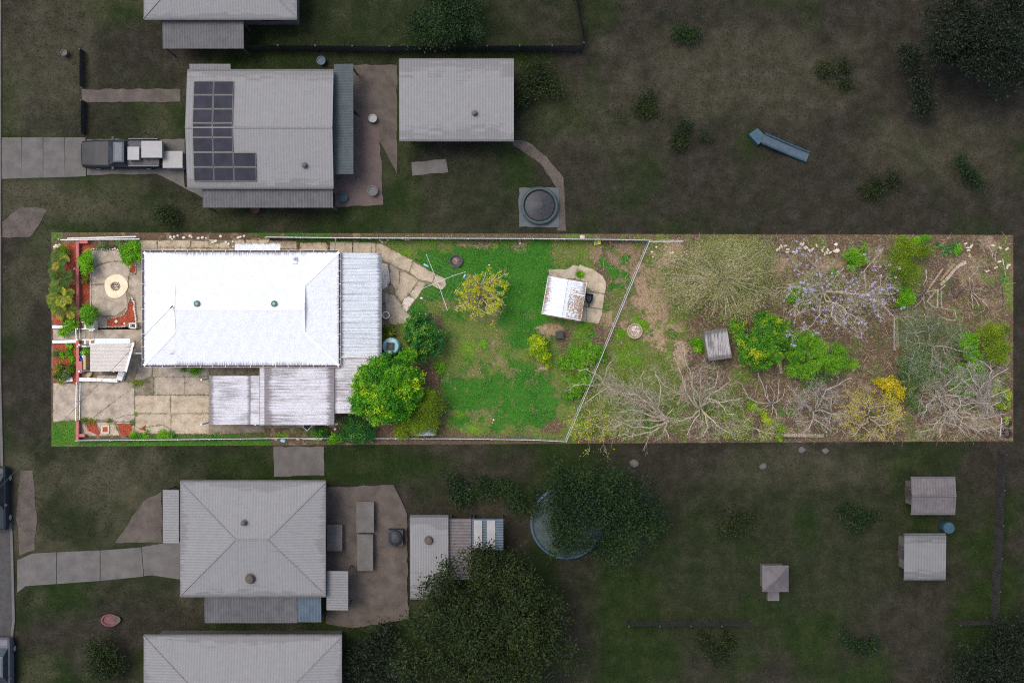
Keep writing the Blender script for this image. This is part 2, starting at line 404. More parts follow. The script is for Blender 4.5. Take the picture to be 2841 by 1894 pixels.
roofmat('fence_mint', (0.60, 0.70, 0.68), (0.34, 0.40, 0.38), amount=0.35, gscale=(9, 0.6), axis=0, rough=0.5)
roofmat('fence_grey', (0.42, 0.45, 0.48), (0.22, 0.23, 0.24), amount=0.45, gscale=(6, 0.6), axis=0, rough=0.5)
roofmat('roof_neighbour', (0.192, 0.192, 0.193), (0.135, 0.133, 0.132), amount=0.30, gscale=(0.3, 4), axis=0, cloud=0.5, rough=0.55, spec=0.25)  # neighbours' roofs: the dimmed surround is painted into both base greys
roofmat('roof_neighbour_dark', (0.165, 0.165, 0.165), (0.10, 0.10, 0.10), amount=0.35, gscale=(0.4, 4), axis=0, rough=0.6, spec=0.25)
# leaves and blades
leafmat('leaf_mango', [(0.0, (0.012, 0.085, 0.004)), (0.45, (0.050, 0.235, 0.007)), (0.8, (0.125, 0.37, 0.012)), (1.0, (0.38, 0.53, 0.012))])
leafmat('leaf_dark', [(0.0, (0.0100, 0.0562, 0.0125)), (0.6, (0.0250, 0.1375, 0.0225)), (0.95, (0.0625, 0.2500, 0.0312)), (1.0, (0.2750, 0.4000, 0.0187))])
leafmat('leaf_olive', [(0.0, (0.0650, 0.1105, 0.0052)), (0.5, (0.1300, 0.2210, 0.0078)), (1.0, (0.2730, 0.3770, 0.0156))])
leafmat('leaf_lime', [(0.0, (0.0438, 0.1875, 0.0050)), (0.5, (0.1250, 0.3625, 0.0075)), (1.0, (0.2750, 0.5250, 0.0150))])
leafmat('leaf_fern', [(0.0, (0.0390, 0.1690, 0.0078)), (0.5, (0.1105, 0.3250, 0.0130)), (1.0, (0.2470, 0.4680, 0.0208))])
leafmat('leaf_yellow', [(0.0, (0.14, 0.22, 0.006)), (0.5, (0.42, 0.47, 0.008)), (1.0, (0.72, 0.66, 0.012))])
leafmat('leaf_bright', [(0.0, (0.0690, 0.1955, 0.0057)), (0.5, (0.2185, 0.3795, 0.0092)), (1.0, (0.5290, 0.5980, 0.0138))])
leafmat('leaf_gold', [(0.0, (0.12, 0.18, 0.01)), (0.35, (0.44, 0.36, 0.014)), (1.0, (0.78, 0.62, 0.03))])
leafmat('leaf_feather', [(0.0, (0.13, 0.165, 0.035)), (0.45, (0.30, 0.31, 0.11)), (0.8, (0.46, 0.42, 0.21)), (1.0, (0.58, 0.50, 0.33))])
leafmat('leaf_grey', [(0.0, (0.055, 0.12, 0.03)), (0.6, (0.125, 0.205, 0.065)), (1.0, (0.27, 0.33, 0.15))])
leafmat('leaf_citrus', [(0.0, (0.02, 0.11, 0.008)), (0.45, (0.06, 0.23, 0.015)), (0.85, (0.17, 0.34, 0.014)), (1.0, (0.48, 0.52, 0.018))])
leafmat('leaf_palm', [(0.0, (0.018, 0.08, 0.006)), (0.5, (0.10, 0.19, 0.010)), (1.0, (0.40, 0.38, 0.03))])
leafmat('leaf_spiky', [(0.0, (0.02, 0.12, 0.03)), (0.6, (0.06, 0.20, 0.05)), (1.0, (0.28, 0.38, 0.10))])
leafmat('petal_purple', [(0.0, (0.34, 0.27, 0.64)), (0.6, (0.50, 0.43, 0.76)), (1.0, (0.76, 0.71, 0.86))])
leafmat('petal_orange', [(0.0, (0.62, 0.16, 0.05)), (1.0, (0.70, 0.28, 0.12))])
leafmat('petal_white', [(0.0, (0.55, 0.50, 0.50)), (1.0, (0.78, 0.76, 0.74))])
leafmat('blade_lawn', [(0.0, (0.012, 0.085, 0.007)), (0.5, (0.026, 0.155, 0.012)), (1.0, (0.085, 0.24, 0.024))], trans=0.2)
leafmat('blade_olive', [(0.0, (0.0770, 0.1100, 0.0220)), (0.5, (0.1430, 0.1980, 0.0385)), (1.0, (0.2970, 0.2640, 0.0935))], trans=0.2)
leafmat('blade_lime', [(0.0, (0.0690, 0.2300, 0.0069)), (1.0, (0.1955, 0.3910, 0.0172))], trans=0.2)
leafmat('dry_leaf', [(0.0, (0.10, 0.05, 0.028)), (0.4, (0.23, 0.14, 0.085)), (0.8, (0.40, 0.28, 0.18)), (1.0, (0.58, 0.45, 0.28))], trans=0.05, rough=0.8)
leafmat('twig_litter', [(0.0, (0.20, 0.15, 0.10)), (1.0, (0.46, 0.39, 0.30))], trans=0.0, rough=0.8)
leafmat('red_chip', [(0.0, (0.20, 0.035, 0.018)), (0.6, (0.40, 0.075, 0.036)), (1.0, (0.55, 0.18, 0.10))], trans=0.0, rough=0.8)
leafmat('leaf_dimmed', [(0.0, (0.006, 0.014, 0.002)), (0.6, (0.016, 0.030, 0.004)), (1.0, (0.034, 0.046, 0.006))], trans=0.2)  # neighbours' leaves, all three: dimming of the surround put into the leaf colour
leafmat('leaf_dimmed_green', [(0.0, (0.004, 0.014, 0.003)), (0.6, (0.012, 0.034, 0.006)), (1.0, (0.026, 0.050, 0.008))], trans=0.2)
leafmat('leaf_dimmed_deep', [(0.0, (0.003, 0.008, 0.002)), (1.0, (0.010, 0.018, 0.005))], trans=0.1)
leafmat('blade_neighbour', [(0.0, (0.0082, 0.0148, 0.0033)), (0.5, (0.0197, 0.0246, 0.0082)), (1.0, (0.0410, 0.0385, 0.0197))], trans=0.1)  # neighbours' grass, its colour darkened to carry the dimmed surround

# ------------------------------------------------------------------ the plot's ground cover: where grass, weeds, litter and soil lie
LAWN, OLIVE, LIME, TAN, BROWN = range(5)
def E(c, r, cls, u, v, ru, rv, s=1.0): p = q(c, r, u, v); return (cls, p[0], p[1], ru/5.22667, rv/5.22667, s)
def Pp(c, r, cls, s, *uv): return (cls, qs(c, r, *uv), s)
COVER = [
    # front: soil, verge
    (LAWN, [(140, 1172), (217, 1164), (220, 1240), (140, 1240)], 1.0),
    (LAWN, [(217, 1221), (760, 1216), (760, 1240), (217, 1240)], 1.0),
    (LIME, [(140, 1172), (217, 1164), (220, 1240), (140, 1240)], .45), (LIME, [(217, 1221), (760, 1216), (760, 1240), (217, 1240)], .3),
    (OLIVE, [(140, 640), (172, 640), (166, 668), (140, 672)], 1.0),
    (OLIVE, [(180, 640), (330, 640), (330, 652), (180, 654)], 0.5),
    (LAWN, [(690, 640), (760, 640), (760, 657), (690, 655)], 0.9), (LAWN, [(760, 640), (920, 640), (920, 655), (760, 655)], 0.8),
    (LAWN, [(820, 661), (1040, 661), (1050, 672), (900, 672), (820, 668)], 0.9),
    (LAWN, [(350, 1200), (500, 1198), (740, 1200), (740, 1212), (350, 1214)], 0.7),
    E(1, 1, LIME, 1030, 1375, 110, 35), E(1, 1, OLIVE, 640, 1390, 100, 30), E(1, 1, LAWN, 130, 1385, 60, 30), E(1, 1, OLIVE, 1500, 1380, 300, 45, 0.7),
    E(1, 1, OLIVE, 260, 420, 140, 40), E(1, 1, LIME, 30, 430, 40, 50),
    # back lawn
    (OLIVE, [(1040, 664), (1640, 660), (1650, 900), (1600, 1225), (1215, 1215), (1160, 1180), (1100, 1010), (1100, 880), (1150, 780), (1060, 690)], 1.0),
    'lawn_patches',
    (LAWN, [(1150, 690), (1240, 700), (1300, 672), (1400, 690), (1527, 668), (1527, 720), (1524, 880), (1505, 905), (1500, 960), (1420, 970), (1395, 900), (1400, 850), (1300, 760), (1255, 830), (1180, 830), (1170, 730)], 0.85),
    E(2, 0, OLIVE, 650, 230, 220, 90, 0.6), E(2, 0, LIME, 800, 160, 140, 30, 0.8), E(2, 0, LIME, 480, 330, 110, 50, 0.8), E(2, 0, LIME, 1800, 190, 60, 60, 0.8),
    E(2, 0, TAN, 1500, 190, 280, 60, 0.55), E(2, 0, BROWN, 1640, 140, 260, 26, 0.8), E(2, 0, TAN, 2150, 230, 110, 70, 0.5),
    E(2, 0, OLIVE, 950, 1080, 130, 100, 0.8), E(2, 0, TAN, 1060, 1080, 70, 60, 0.5), E(2, 0, BROWN, 860, 1280, 200, 110, 0.55), E(2, 0, BROWN, 960, 1440, 110, 130, 0.7),
    E(2, 0, LAWN, 640, 1130, 150, 110, 0.8), E(2, 0, OLIVE, 1600, 1400, 500, 170, 0.7), E(2, 0, TAN, 1640, 1270, 200, 60, 0.4), E(2, 0, LAWN, 1330, 1280, 90, 60, 0.8),
    E(2, 0, TAN, 2300, 1200, 80, 60, 0.4), E(2, 0, LAWN, 1900, 1300, 120, 110, 0.8),
    E(2, 1, LIME, 1650, 90, 70, 60), E(2, 1, LIME, 1390, 170, 110, 150, 0.6), E(2, 1, TAN, 1800, 80, 120, 130, 0.3), E(2, 1, TAN, 1800, 330, 160, 100, 0.3),
    E(2, 1, LAWN, 2150, 380, 140, 90, 0.8), E(2, 1, TAN, 1500, 460, 90, 60, 0.4), E(2, 1, OLIVE, 1150, 300, 200, 200, 0.6),
    (LAWN, [(1226, 1043), (1330, 1051), (1380, 1034), (1470, 1031), (1535, 1040), (1541, 1100), (1541, 1150), (1528, 1179), (1400, 1178), (1335, 1140), (1236, 1136)], 0.85),
    'fresh_patches',
    E(2, 1, LAWN, 1260, 1190, 160, 80, 0.9), E(2, 1, LIME, 1280, 1070, 70, 60, 0.9), E(2, 1, TAN, 1600, 1110, 200, 60, 0.35), E(2, 1, LAWN, 1560, 1180, 50, 60), E(2, 1, LAWN, 1820, 1280, 120, 70, 0.9), E(2, 1, LIME, 1450, 1310, 140, 50, 0.8),
    (BROWN, qs(2, 1, (930, 1150), (1000, 1040), (1060, 1080), (1090, 1300), (1500, 1360), (2352, 1380), (2352, 1440), (940, 1440)), 0.75),
    (BROWN, qs(2, 1, (590, 340), (780, 310), (900, 380), (1020, 560), (1040, 760), (1060, 980), (1000, 1060), (960, 720), (640, 660), (560, 420)), 0.9),
    # garden shed surroundings
    E(3, 0, OLIVE, 600, 250, 360, 230, 0.8), E(3, 0, TAN, 420, 300, 160, 130, 0.3), E(3, 0, TAN, 900, 280, 90, 160, 0.5), E(3, 0, LIME, 720, 300, 70, 40, 0.8),
    (LAWN, [(1480, 660), (1528, 666), (1524, 800), (1515, 900), (1480, 905)], 0.9),
    (TAN, [(1690, 680), (1800, 660), (1770, 800), (1740, 880), (1680, 930), (1690, 800)], 0.45), (OLIVE, [(1690, 780), (1740, 800), (1700, 930), (1660, 900)], 0.5),
    E(3, 0, LAWN, 1350, 420, 80, 100), E(3, 0, LAWN, 1150, 600, 80, 120), E(3, 0, LAWN, 1330, 650, 70, 80), E(3, 0, LAWN, 1190, 815, 140, 65), E(3, 0, LAWN, 1030, 450, 60, 90, 0.9),
    E(3, 0, LAWN, 1060, 250, 90, 60, 0.6), E(3, 0, LAWN, 1410, 1090, 45, 90), E(3, 0, LAWN, 1640, 380, 40, 60, 0.9), E(3, 0, LAWN, 1580, 630, 70, 40, 0.9), E(3, 0, LAWN, 1060, 1080, 50, 60, 0.8), E(3, 0, LAWN, 1380, 780, 40, 40, 0.9),
    E(3, 0, TAN, 250, 1450, 200, 110, 0.7), E(3, 0, BROWN, 500, 1500, 110, 120, 0.7), E(3, 0, LIME, 750, 1360, 110, 40), E(3, 0, LAWN, 870, 1500, 60, 70, 0.8), E(3, 0, LIME, 700, 1480, 120, 60, 0.6), E(3, 0, LAWN, 60, 1320, 80, 90, 0.8), E(3, 0, TAN, 1100, 1250, 110, 160, 0.6),
    # beyond the wire fence: leaf litter with green tufts
    (TAN, [(1800, 665), (1905, 665), (1905, 960), (1700, 960), (1745, 850)], 0.7),
    'litter_patches',
    E(3, 0, LIME, 1560, 1330, 90, 80), E(3, 0, LIME, 1300, 1510, 110, 70), E(3, 0, LAWN, 1680, 1480, 40, 80, 0.8), E(3, 0, LIME, 2040, 1290, 80, 50, 0.8), E(3, 0, LAWN, 2010, 1490, 50, 70, 0.8), E(3, 0, OLIVE, 1450, 1200, 120, 100, 0.7),
    E(3, 1, LIME, 1390, 120, 120, 110), E(3, 1, LIME, 1950, 300, 50, 150), E(3, 1, LIME, 1700, 600, 80, 70, 0.8), E(3, 1, OLIVE, 1300, 420, 300, 150, 0.8), E(3, 1, TAN, 1780, 150, 120, 90), E(3, 1, TAN, 2120, 250, 90, 240, 0.9),
    E(3, 1, TAN, 2090, 700, 140, 210, 1), E(3, 1, BROWN, 930, 750, 150, 120, 0.8), E(3, 1, OLIVE, 600, 400, 400, 350, 0.75), E(3, 1, OLIVE, 1450, 900, 350, 350, 0.75), E(3, 1, BROWN, 300, 1280, 170, 120, 0.85), E(3, 1, TAN, 110, 450, 90, 60, 0.8),
    E(3, 1, BROWN, 430, 60, 110, 120, 0.6), E(3, 1, OLIVE, 700, 1300, 160, 150, 0.8), E(3, 1, BROWN, 2000, 1380, 330, 80, 0.9), E(3, 1, LAWN, 60, 500, 1, 1),
    (OLIVE, [(1600, 970), (1760, 930), (1880, 1000), (1900, 1200), (1640, 1215), (1580, 1190), (1640, 1080)], .7), E(3, 1, LIME, 1350, 300, 260, 130, .55), E(3, 1, LIME, 1500, 950, 220, 160, .5), E(3, 1, LIME, 700, 1250, 150, 120, .5), E(3, 1, LIME, 1650, 1200, 200, 120, .4), E(4, 1, OLIVE, 300, 950, 420, 260, .6), E(4, 1, LIME, 600, 1100, 160, 130, .4), E(3, 0, OLIVE, 2150, 900, 260, 500, .55), E(5, 1, OLIVE, 1500, 700, 500, 450, .5), E(5, 0, OLIVE, 700, 600, 260, 450, .5), E(4, 0, OLIVE, 1700, 900, 420, 260, .4),
    E(4, 0, OLIVE, 500, 600, 600, 560, 0.75), E(4, 0, TAN, 1200, 480, 140, 140, 0.6), E(4, 0, TAN, 1950, 480, 180, 100, 0.5), E(4, 0, OLIVE, 1500, 950, 280, 160, 0.6), E(4, 0, LAWN, 1480, 960, 160, 80, 0.5), E(4, 0, LAWN, 2280, 400, 90, 130, 0.7),
    E(4, 1, OLIVE, 650, 560, 200, 180, 0.6), E(4, 1, OLIVE, 500, 1080, 200, 130, 0.6), E(4, 1, OLIVE, 200, 900, 250, 200, 0.6), E(4, 1, LAWN, 1300, 1060, 90, 60, 0.7), E(4, 1, LIME, 1250, 1310, 40, 50, 0.9), E(4, 1, LAWN, 1670, 620, 110, 90, 0.6),
    E(5, 0, TAN, 1650, 550, 260, 240, 0.35), E(5, 0, OLIVE, 2130, 500, 90, 400, 0.5), E(5, 0, OLIVE, 2180, 900, 80, 300, 0.8), E(5, 0, TAN, 1900, 200, 150, 120, 0.4), E(5, 1, TAN, 1750, 1200, 300, 120, 0.6), E(5, 1, OLIVE, 950, 1350, 250, 90, 0.5), E(5, 1, OLIVE, 1000, 500, 300, 300, 0.4),
]
def cover(x, y):
    wx = x+30*fbm(x/26, y/26, 3)+22*fbm(x/7, y/7, 2)+16*(vnoise(x/2.3, y/2.3)-.5); wy = y+30*fbm(x/26+50, y/26+9, 3)+22*fbm(x/7+30, y/7, 2)+16*(vnoise(x/2.3+91, y/2.3+37)-.5)
    w = np.zeros((5,)+x.shape); w[BROWN] = 1.0
    def put(cls, m):
        w[:] *= (1-m); w[cls] += m
    f1 = fbm(x/30, y/30, 4); f2 = fbm(x/18+80, y/18+40, 4); f3 = fbm(x/9+11, y/9+71, 3)
    tanb = np.clip((f1-0.02)*3.5, 0, 1)*(x > 1900); put(TAN, 0.55*tanb); put(OLIVE, 0.55*np.clip((f2-0.0)*3.5, 0, 1)*(x > 1900))
    put(TAN, 0.45*np.clip((f2-0.04)*8, 0, 1)*(x < 1060))
    for it in COVER:
        if it == 'lawn_patches':
            z = (w[OLIVE] > 0.3)
            put(LAWN, z*np.clip((f1+0.08)*3, 0, 0.6)); put(TAN, z*np.clip((f2-0.06)*3, 0, 0.38)); put(LIME, z*np.clip((f3-0.08)*4, 0, 0.5))
        elif it == 'fresh_patches':
            z = (w[LAWN] > 0.45) & (y > 1020) & (x > 1200)
            put(TAN, z*np.clip((f2-0.06)*3, 0, 0.3))
        elif it == 'litter_patches':
            z = (x > 1700) & (x < 1905)
            put(OLIVE, z*np.clip((f1+0.02)*3.5, 0, 0.7)); put(LIME, z*np.clip((f3-0.14)*8, 0, 0.8)*(y > 900))
        elif len(it) == 6:
            cls, cx, cy, rx, ry, s = it
            d = np.sqrt(((wx-cx)/rx)**2+((wy-cy)/ry)**2)
            put(cls, s*np.clip((1.25-d)*1.7, 0, 1))
        else:
            cls, poly, s = it
            put(cls, s*sum(inpoly(wx*a_+x*(1-a_)+ox, wy*a_+y*(1-a_)+oy, poly).astype(float) for a_, ox, oy in ((.5, 0, 0), (.8, 5, 3), (.8, -5, -2), (1.1, -2, 6), (1.1, 3, -6)))/5)
    return w

# ------------------------------------------------------------------ setting: neighbouring ground, road, the plot
def groundmat():
    m, nt, n, l, b = _nodes('plot_ground')
    v = coords(n, l, rnd=False)
    wa = n.new('ShaderNodeAttribute'); wa.attribute_name = 'wa'; wb = n.new('ShaderNodeAttribute'); wb.attribute_name = 'wb'
    sa = n.new('ShaderNodeSeparateColor'); l.new(wa.outputs['Color'], sa.inputs[0]); sb = n.new('ShaderNodeSeparateColor'); l.new(wb.outputs['Color'], sb.inputs[0])
    g1 = noise(n, l, v, 14, 5, 0.7); g2 = noise(n, l, v, 30, 3, 0.7); big = noise(n, l, v, 1.3, 4, 0.6)
    def rr(src, *st): r_ = ramp(n, st); l.new(src, r_.inputs[0]); return r_.outputs[0]
    brown = rr(g1, (0.3, (0.042, 0.027, 0.017)), (0.5, (0.098, 0.068, 0.046)), (0.7, (0.20, 0.148, 0.102)))
    lawn = rr(g1, (0.28, (0.013, 0.068, 0.006)), (0.5, (0.034, 0.140, 0.014)), (0.72, (0.105, 0.200, 0.036)))
    olive = rr(g1, (0.28, (0.045, 0.085, 0.014)), (0.5, (0.100, 0.150, 0.030)), (0.72, (0.215, 0.205, 0.075)))
    lime = rr(g1, (0.3, (0.04, 0.13, 0.006)), (0.55, (0.10, 0.25, 0.010)), (0.75, (0.17, 0.33, 0.02)))
    tan = rr(g2, (0.3, (0.15, 0.10, 0.060)), (0.5, (0.30, 0.22, 0.14)), (0.7, (0.46, 0.35, 0.24)))
    c = brown
    for fac, col in ((sb.outputs[0], tan), (sa.outputs[1], olive), (sa.outputs[2], lime), (sa.outputs[0], lawn)):
        # sharpen each weight with grain so that edges break up into tufts
        mm = n.new('ShaderNodeMath'); mm.operation = 'MULTIPLY_ADD'; l.new(g1, mm.inputs[0]); mm.inputs[1].default_value = 0.9; l.new(fac, mm.inputs[2])
        s_ = n.new('ShaderNodeMapRange'); l.new(mm.outputs[0], s_.inputs[0]); s_.inputs[1].default_value = 0.58; s_.inputs[2].default_value = 1.22
        gate = n.new('ShaderNodeMath'); gate.operation = 'MULTIPLY'; l.new(s_.outputs[0], gate.inputs[0])
        sm = n.new('ShaderNodeMapRange'); l.new(fac, sm.inputs[0]); sm.inputs[1].default_value = 0.02; sm.inputs[2].default_value = 0.25
        l.new(sm.outputs[0], gate.inputs[1])
        c = mixc(n, l, gate.outputs[0], c, col)
    l.new(c, b.inputs['Base Color']); b.inputs['Roughness'].default_value = 0.95; b.inputs['Specular IOR Level'].default_value = 0.1
    bp = n.new('ShaderNodeBump'); bp.inputs['Strength'].default_value = 0.8; bp.inputs['Distance'].default_value = 0.05
    l.new(g1, bp.inputs['Height']); l.new(bp.outputs[0], b.inputs['Normal'])
    MATS['plot_ground'] = m
groundmat()
def grid_mesh(name, XS, YS, z, m, attrs, **tags):
    nx, ny = len(XS), len(YS)
    X, Y = np.meshgrid(XS, YS)
    co = np.stack([X, Y, np.full(X.shape, z)], -1).reshape(-1, 3).astype(np.float32)
    i = np.arange((nx-1)*(ny-1)); r_ = i//(nx-1); c_ = i % (nx-1); a = r_*nx+c_
    F = np.stack([a, a+1, a+1+nx, a+nx], 1).astype(np.int32)
    me = bpy.data.meshes.new(name); me.vertices.add(nx*ny); me.vertices.foreach_set('co', co.ravel())
    me.loops.add(F.size); me.loops.foreach_set('vertex_index', F.ravel()); me.polygons.add(len(F)); me.polygons.foreach_set('loop_start', np.arange(0, F.size, 4, dtype=np.int32))
    me.update(calc_edges=True)
    for an, arr in attrs.items():
        at = me.attributes.new(an, 'FLOAT_COLOR', 'POINT'); at.data.foreach_set('color', arr.reshape(-1, 4).astype(np.float32).ravel())
    me.materials.append(M(m)); o = bpy.data.objects.new(name, me); COL.objects.link(o); settags(o, **tags)
    return o
LOT = [(143, 645), (2811, 652), (2811, 1223), (143, 1238)]
nx, ny = 880, 190
U = np.linspace(0, 1, nx); V = np.linspace(0, 1, ny)
SX = np.outer(np.ones(ny), 143+(2811-143)*U)
SY = np.outer(1-V, 645+7*U)+np.outer(V, 1238-15*U)
w = cover(SX, SY)
WA = np.stack([w[LAWN], w[OLIVE], w[LIME], np.ones_like(SX)], -1); WB = np.stack([w[TAN], w[BROWN], np.zeros_like(SX), np.ones_like(SX)], -1)
lot = grid_mesh('plot_ground', np.arange(nx), np.arange(ny), 0, 'plot_ground', {'wa': WA, 'wb': WB}, kind='structure')
co = np.stack([(SX-1420.5)*K, -(SY-947)*K, np.full(SX.shape, 0.012)], -1).astype(np.float32)
lot.data.vertices.foreach_set('co', co.ravel()); lot.data.flip_normals(); lot.data.update()

def nground():
    m, nt, n, l, b = _nodes('neighbour_ground')
    v = coords(n, l, rnd=False)
    at = n.new('ShaderNodeAttribute'); at.attribute_name = 'wa'; sp = n.new('ShaderNodeSeparateColor'); l.new(at.outputs['Color'], sp.inputs[0])
    g1 = noise(n, l, v, 0.9, 10, 0.74); g2 = noise(n, l, v, 9, 5, 0.75)
    def rr(src, *st): r_ = ramp(n, st); l.new(src, r_.inputs[0]); return r_.outputs[0]
    brown = rr(g1, (0.3, (0.0134, 0.0125, 0.0090)), (0.5, (0.0260, 0.0233, 0.0170)), (0.72, (0.0466, 0.0403, 0.0340)))  # soil and grass ramps darkened: dimming of the surround painted into the ground
    green = rr(g1, (0.3, (0.0072, 0.0160, 0.0032)), (0.5, (0.0144, 0.0256, 0.0064)), (0.72, (0.0304, 0.0376, 0.0120)))
    pale = rr(g1, (0.3, (0.036, 0.034, 0.020)), (0.5, (0.060, 0.056, 0.034)), (0.72, (0.090, 0.082, 0.060)))
    c = mixc(n, l, sp.outputs[0], brown, green); c = mixc(n, l, sp.outputs[1], c, pale)
    r2 = ramp(n, [(0.3, (0.6,)*3), (0.7, (1.35,)*3)]); l.new(g2, r2.inputs[0]); c = mixc(n, l, 1.0, c, r2.outputs[0], 'MULTIPLY')
    l.new(c, b.inputs['Base Color']); b.inputs['Roughness'].default_value = 0.95; b.inputs['Specular IOR Level'].default_value = 0.1
    bp = n.new('ShaderNodeBump'); bp.inputs['Strength'].default_value = 0.6; bp.inputs['Distance'].default_value = 0.05
    l.new(g2, bp.inputs['Height']); l.new(bp.outputs[0], b.inputs['Normal']); MATS['neighbour_ground'] = m
nground()
ax = np.concatenate([[-600, -300, -120, -70], np.arange(-50, 50.1, 0.5), [70, 120, 300, 600]])
X, Y = np.meshgrid(ax, ax)
sx = X/K+1420.5; sy = 947-Y/K
grn = np.clip(0.40+fbm(sx/160, sy/160, 4)*4-np.clip((sx-1300)/900, 0, 1)*0.55*(sy < 900)-.2*(sx > 1900)+0.2*(sy > 1600), 0, 1)
for cx, cy, rx, ry, s in ((1010, 60, 420, 120, .8), (330, 420, 330, 200, .2), (900, 1290, 350, 60, 1), (480, 1400, 400, 250, .6), (2200, 1480, 420, 180, .5), (1300, 560, 250, 120, .4), (600, 620, 330, 40, .5), (2000, 1650, 400, 150, .6)):
    grn = np.maximum(grn, s*np.clip((1.3-np.sqrt(((sx-cx)/rx)**2+((sy-cy)/ry)**2))*2, 0, 1))
pal = np.clip(fbm(sx/110+90, sy/110+7, 4)*4, 0, 0.5)*np.clip(1.2-sx/1500, 0, 1)
for cx, cy, rx, ry, s in ((100, 560, 240, 70, .8), (120, 160, 150, 180, .5), (60, 1400, 70, 170, .7), (330, 1330, 160, 90, .8), (2050, 200, 360, 130, .45), (2600, 420, 220, 100, .4), (1650, 330, 200, 120, .25), (500, 590, 300, 40, .4), (2250, 1290, 250, 70, .4)):
    pal = np.maximum(pal, s*np.clip((1.2-np.sqrt(((sx-cx)/rx)**2+((sy-cy)/ry)**2)+1.2*fbm(sx/60, sy/60, 3))*2, 0, 1))
ground = grid_mesh('ground', ax, ax, 0.0, 'neighbour_ground', {'wa': np.stack([grn, pal, np.zeros_like(X), np.ones_like(X)], -1)}, kind='structure')
mb = MB(); mb.prism(WP([(-900, -2000), (-2, -2000), (-2, 1050), (4, 1300), (30, 1480), (36, 1720), (14, 1900), (14, 4000), (-900, 4000)]), -0.05, 0.006); road = mb.build('road', 'road_asphalt', kind='structure')
mb = MB(); mb.prism(WP([(4, 1300), (10, 1300), (37, 1480), (43, 1720), (22, 1900), (22, 2300), (14, 2300), (14, 1900), (30, 1480)][:0] or [(-2, -300), (5, -300), (5, 1050), (11, 1300), (37, 1480), (43, 1720), (22, 1900), (22, 2300), (14, 2300), (14, 1900), (36, 1720), (30, 1480), (4, 1300), (-2, 1050)]), -0.02, 0.11); mb.build('kerb', 'grey_paving', kind='structure')

# ------------------------------------------------------------------ concrete paths, slabs as single pieces over a soil bed
def paved(name, m, pieces, z1=0.045, bed=None, gap=0.985, mats=None):
    p0 = W(pieces[0][0], 0)
    root = thing(name, None, None, (p0.x, p0.y, 0.0), kind='structure')
    if bed:
        b = MB(); b.prism(WP(bed), 0.0, 0.020); b.build('bed', 'joint_soil', root)
    for i, pc in enumerate(pieces):
        cx = sum(p[0] for p in pc)/len(pc); cy = sum(p[1] for p in pc)/len(pc)
        d = 0.30
        pts = []
        for p in pc:   # pull each corner in by about 2 cm: an open joint
            vx, vy = cx-p[0], cy-p[1]; L = math.hypot(vx, vy); pts.append((p[0]+vx/L*d, p[1]+vy/L*d))
        mm = mats[i] if mats and i < len(mats) and mats[i] else m
        s = MB(); s.prism(WP(pts), 0.0, z1+random.uniform(-0.008, 0.008)); s.build('slab', mm, root)
    return root
def wob(pts, amp=2.0, step=14):   # broken outline
    out = []
    for i in range(len(pts)):
        a, b = pts[i], pts[(i+1) % len(pts)]; L = math.hypot(b[0]-a[0], b[1]-a[1]); n = max(1, int(L/step))
        for k in range(n):
            t = k/n; j = amp if k else 0.3*amp
            out.append((a[0]+(b[0]-a[0])*t+random.uniform(-j, j), a[1]+(b[1]-a[1])*t+random.uniform(-j, j)))
    return out
c0, c1, c2, c3, c4, c5 = 0, 1, 2, 3, 4, 5
# driveway
drive = [qs(0, 1, (95, 640), (240, 630), (455, 660), (455, 1165), (240, 1185), (95, 1200)),
         qs(0, 1, (500, 600), (1265, 632), (1270, 690), (640, 1160), (500, 1160)),
         qs(0, 1, (1272, 690), (1275, 1205), (980, 1195), (640, 1168)),
         qs(0, 1, (1140, 600), (1150, 440), (1240, 220), (1400, 220), (1400, 380), (1330, 480), (1255, 610)),
         qs(0, 1, (1270, 600), (1345, 400), (1530, 395), (1530, 525), (1400, 590)),
         qs(0, 1, (1540, 395), (2352, 395), (2352, 545), (1540, 545)),
         qs(0, 1, (1275, 640), (1420, 590), (1550, 545), (1550, 800), (1278, 805)),
         qs(0, 1, (1560, 550), (2000, 550), (2000, 805), (1560, 805)), qs(0, 1, (2000, 550), (2352, 550), (2352, 805), (2000, 805)),
         qs(0, 1, (1280, 820), (1790, 820), (1790, 1075), (1280, 1075)), qs(0, 1, (1797, 820), (2352, 820), (2352, 1075), (1797, 1075)),
         qs(0, 1, (1280, 1085), (1800, 1085), (1800, 1300), (1680, 1240), (1440, 1275), (1340, 1290), (1275, 1240)),
         qs(0, 1, (1345, 1300), (1450, 1280), (1680, 1250), (1795, 1310), (1795, 1365), (1380, 1370), (1275, 1330), (1275, 1250)),
         qs(0, 1, (1808, 1085), (2352, 1085), (2352, 1370), (1808, 1370)),
         qs(1, 1, (0, 395), (380, 395), (380, 545), (0, 545)), qs(1, 1, (0, 550), (820, 550), (820, 1075), (0, 1075)), qs(1, 1, (0, 1080), (810, 1080), (810, 1350), (180, 1355), (0, 1365)),
         qs(1, 1, (830, 400), (1800, 400), (1800, 1270), (1300, 1270), (830, 1260)), qs(1, 1, (385, 400), (820, 400), (820, 545), (385, 545)),
         qs(0, 1, (500, 1170), (560, 1185), (560, 1230), (620, 1330), (740, 1400), (560, 1400), (530, 1300), (500, 1230)),
         qs(0, 1, (725, 1210), (980, 1215), (1060, 1395), (760, 1395), (790, 1320))]
drive_m = [None, None, None, 'concrete_dark', None, None, 'concrete_dark', None, None, 'concrete_warm', 'concrete_warm', 'concrete_warm', 'concrete_warm', 'concrete_warm', 'concrete_dark', None, 'concrete_dark', 'concrete_dark', 'concrete_dark', None, 'concrete_warm']
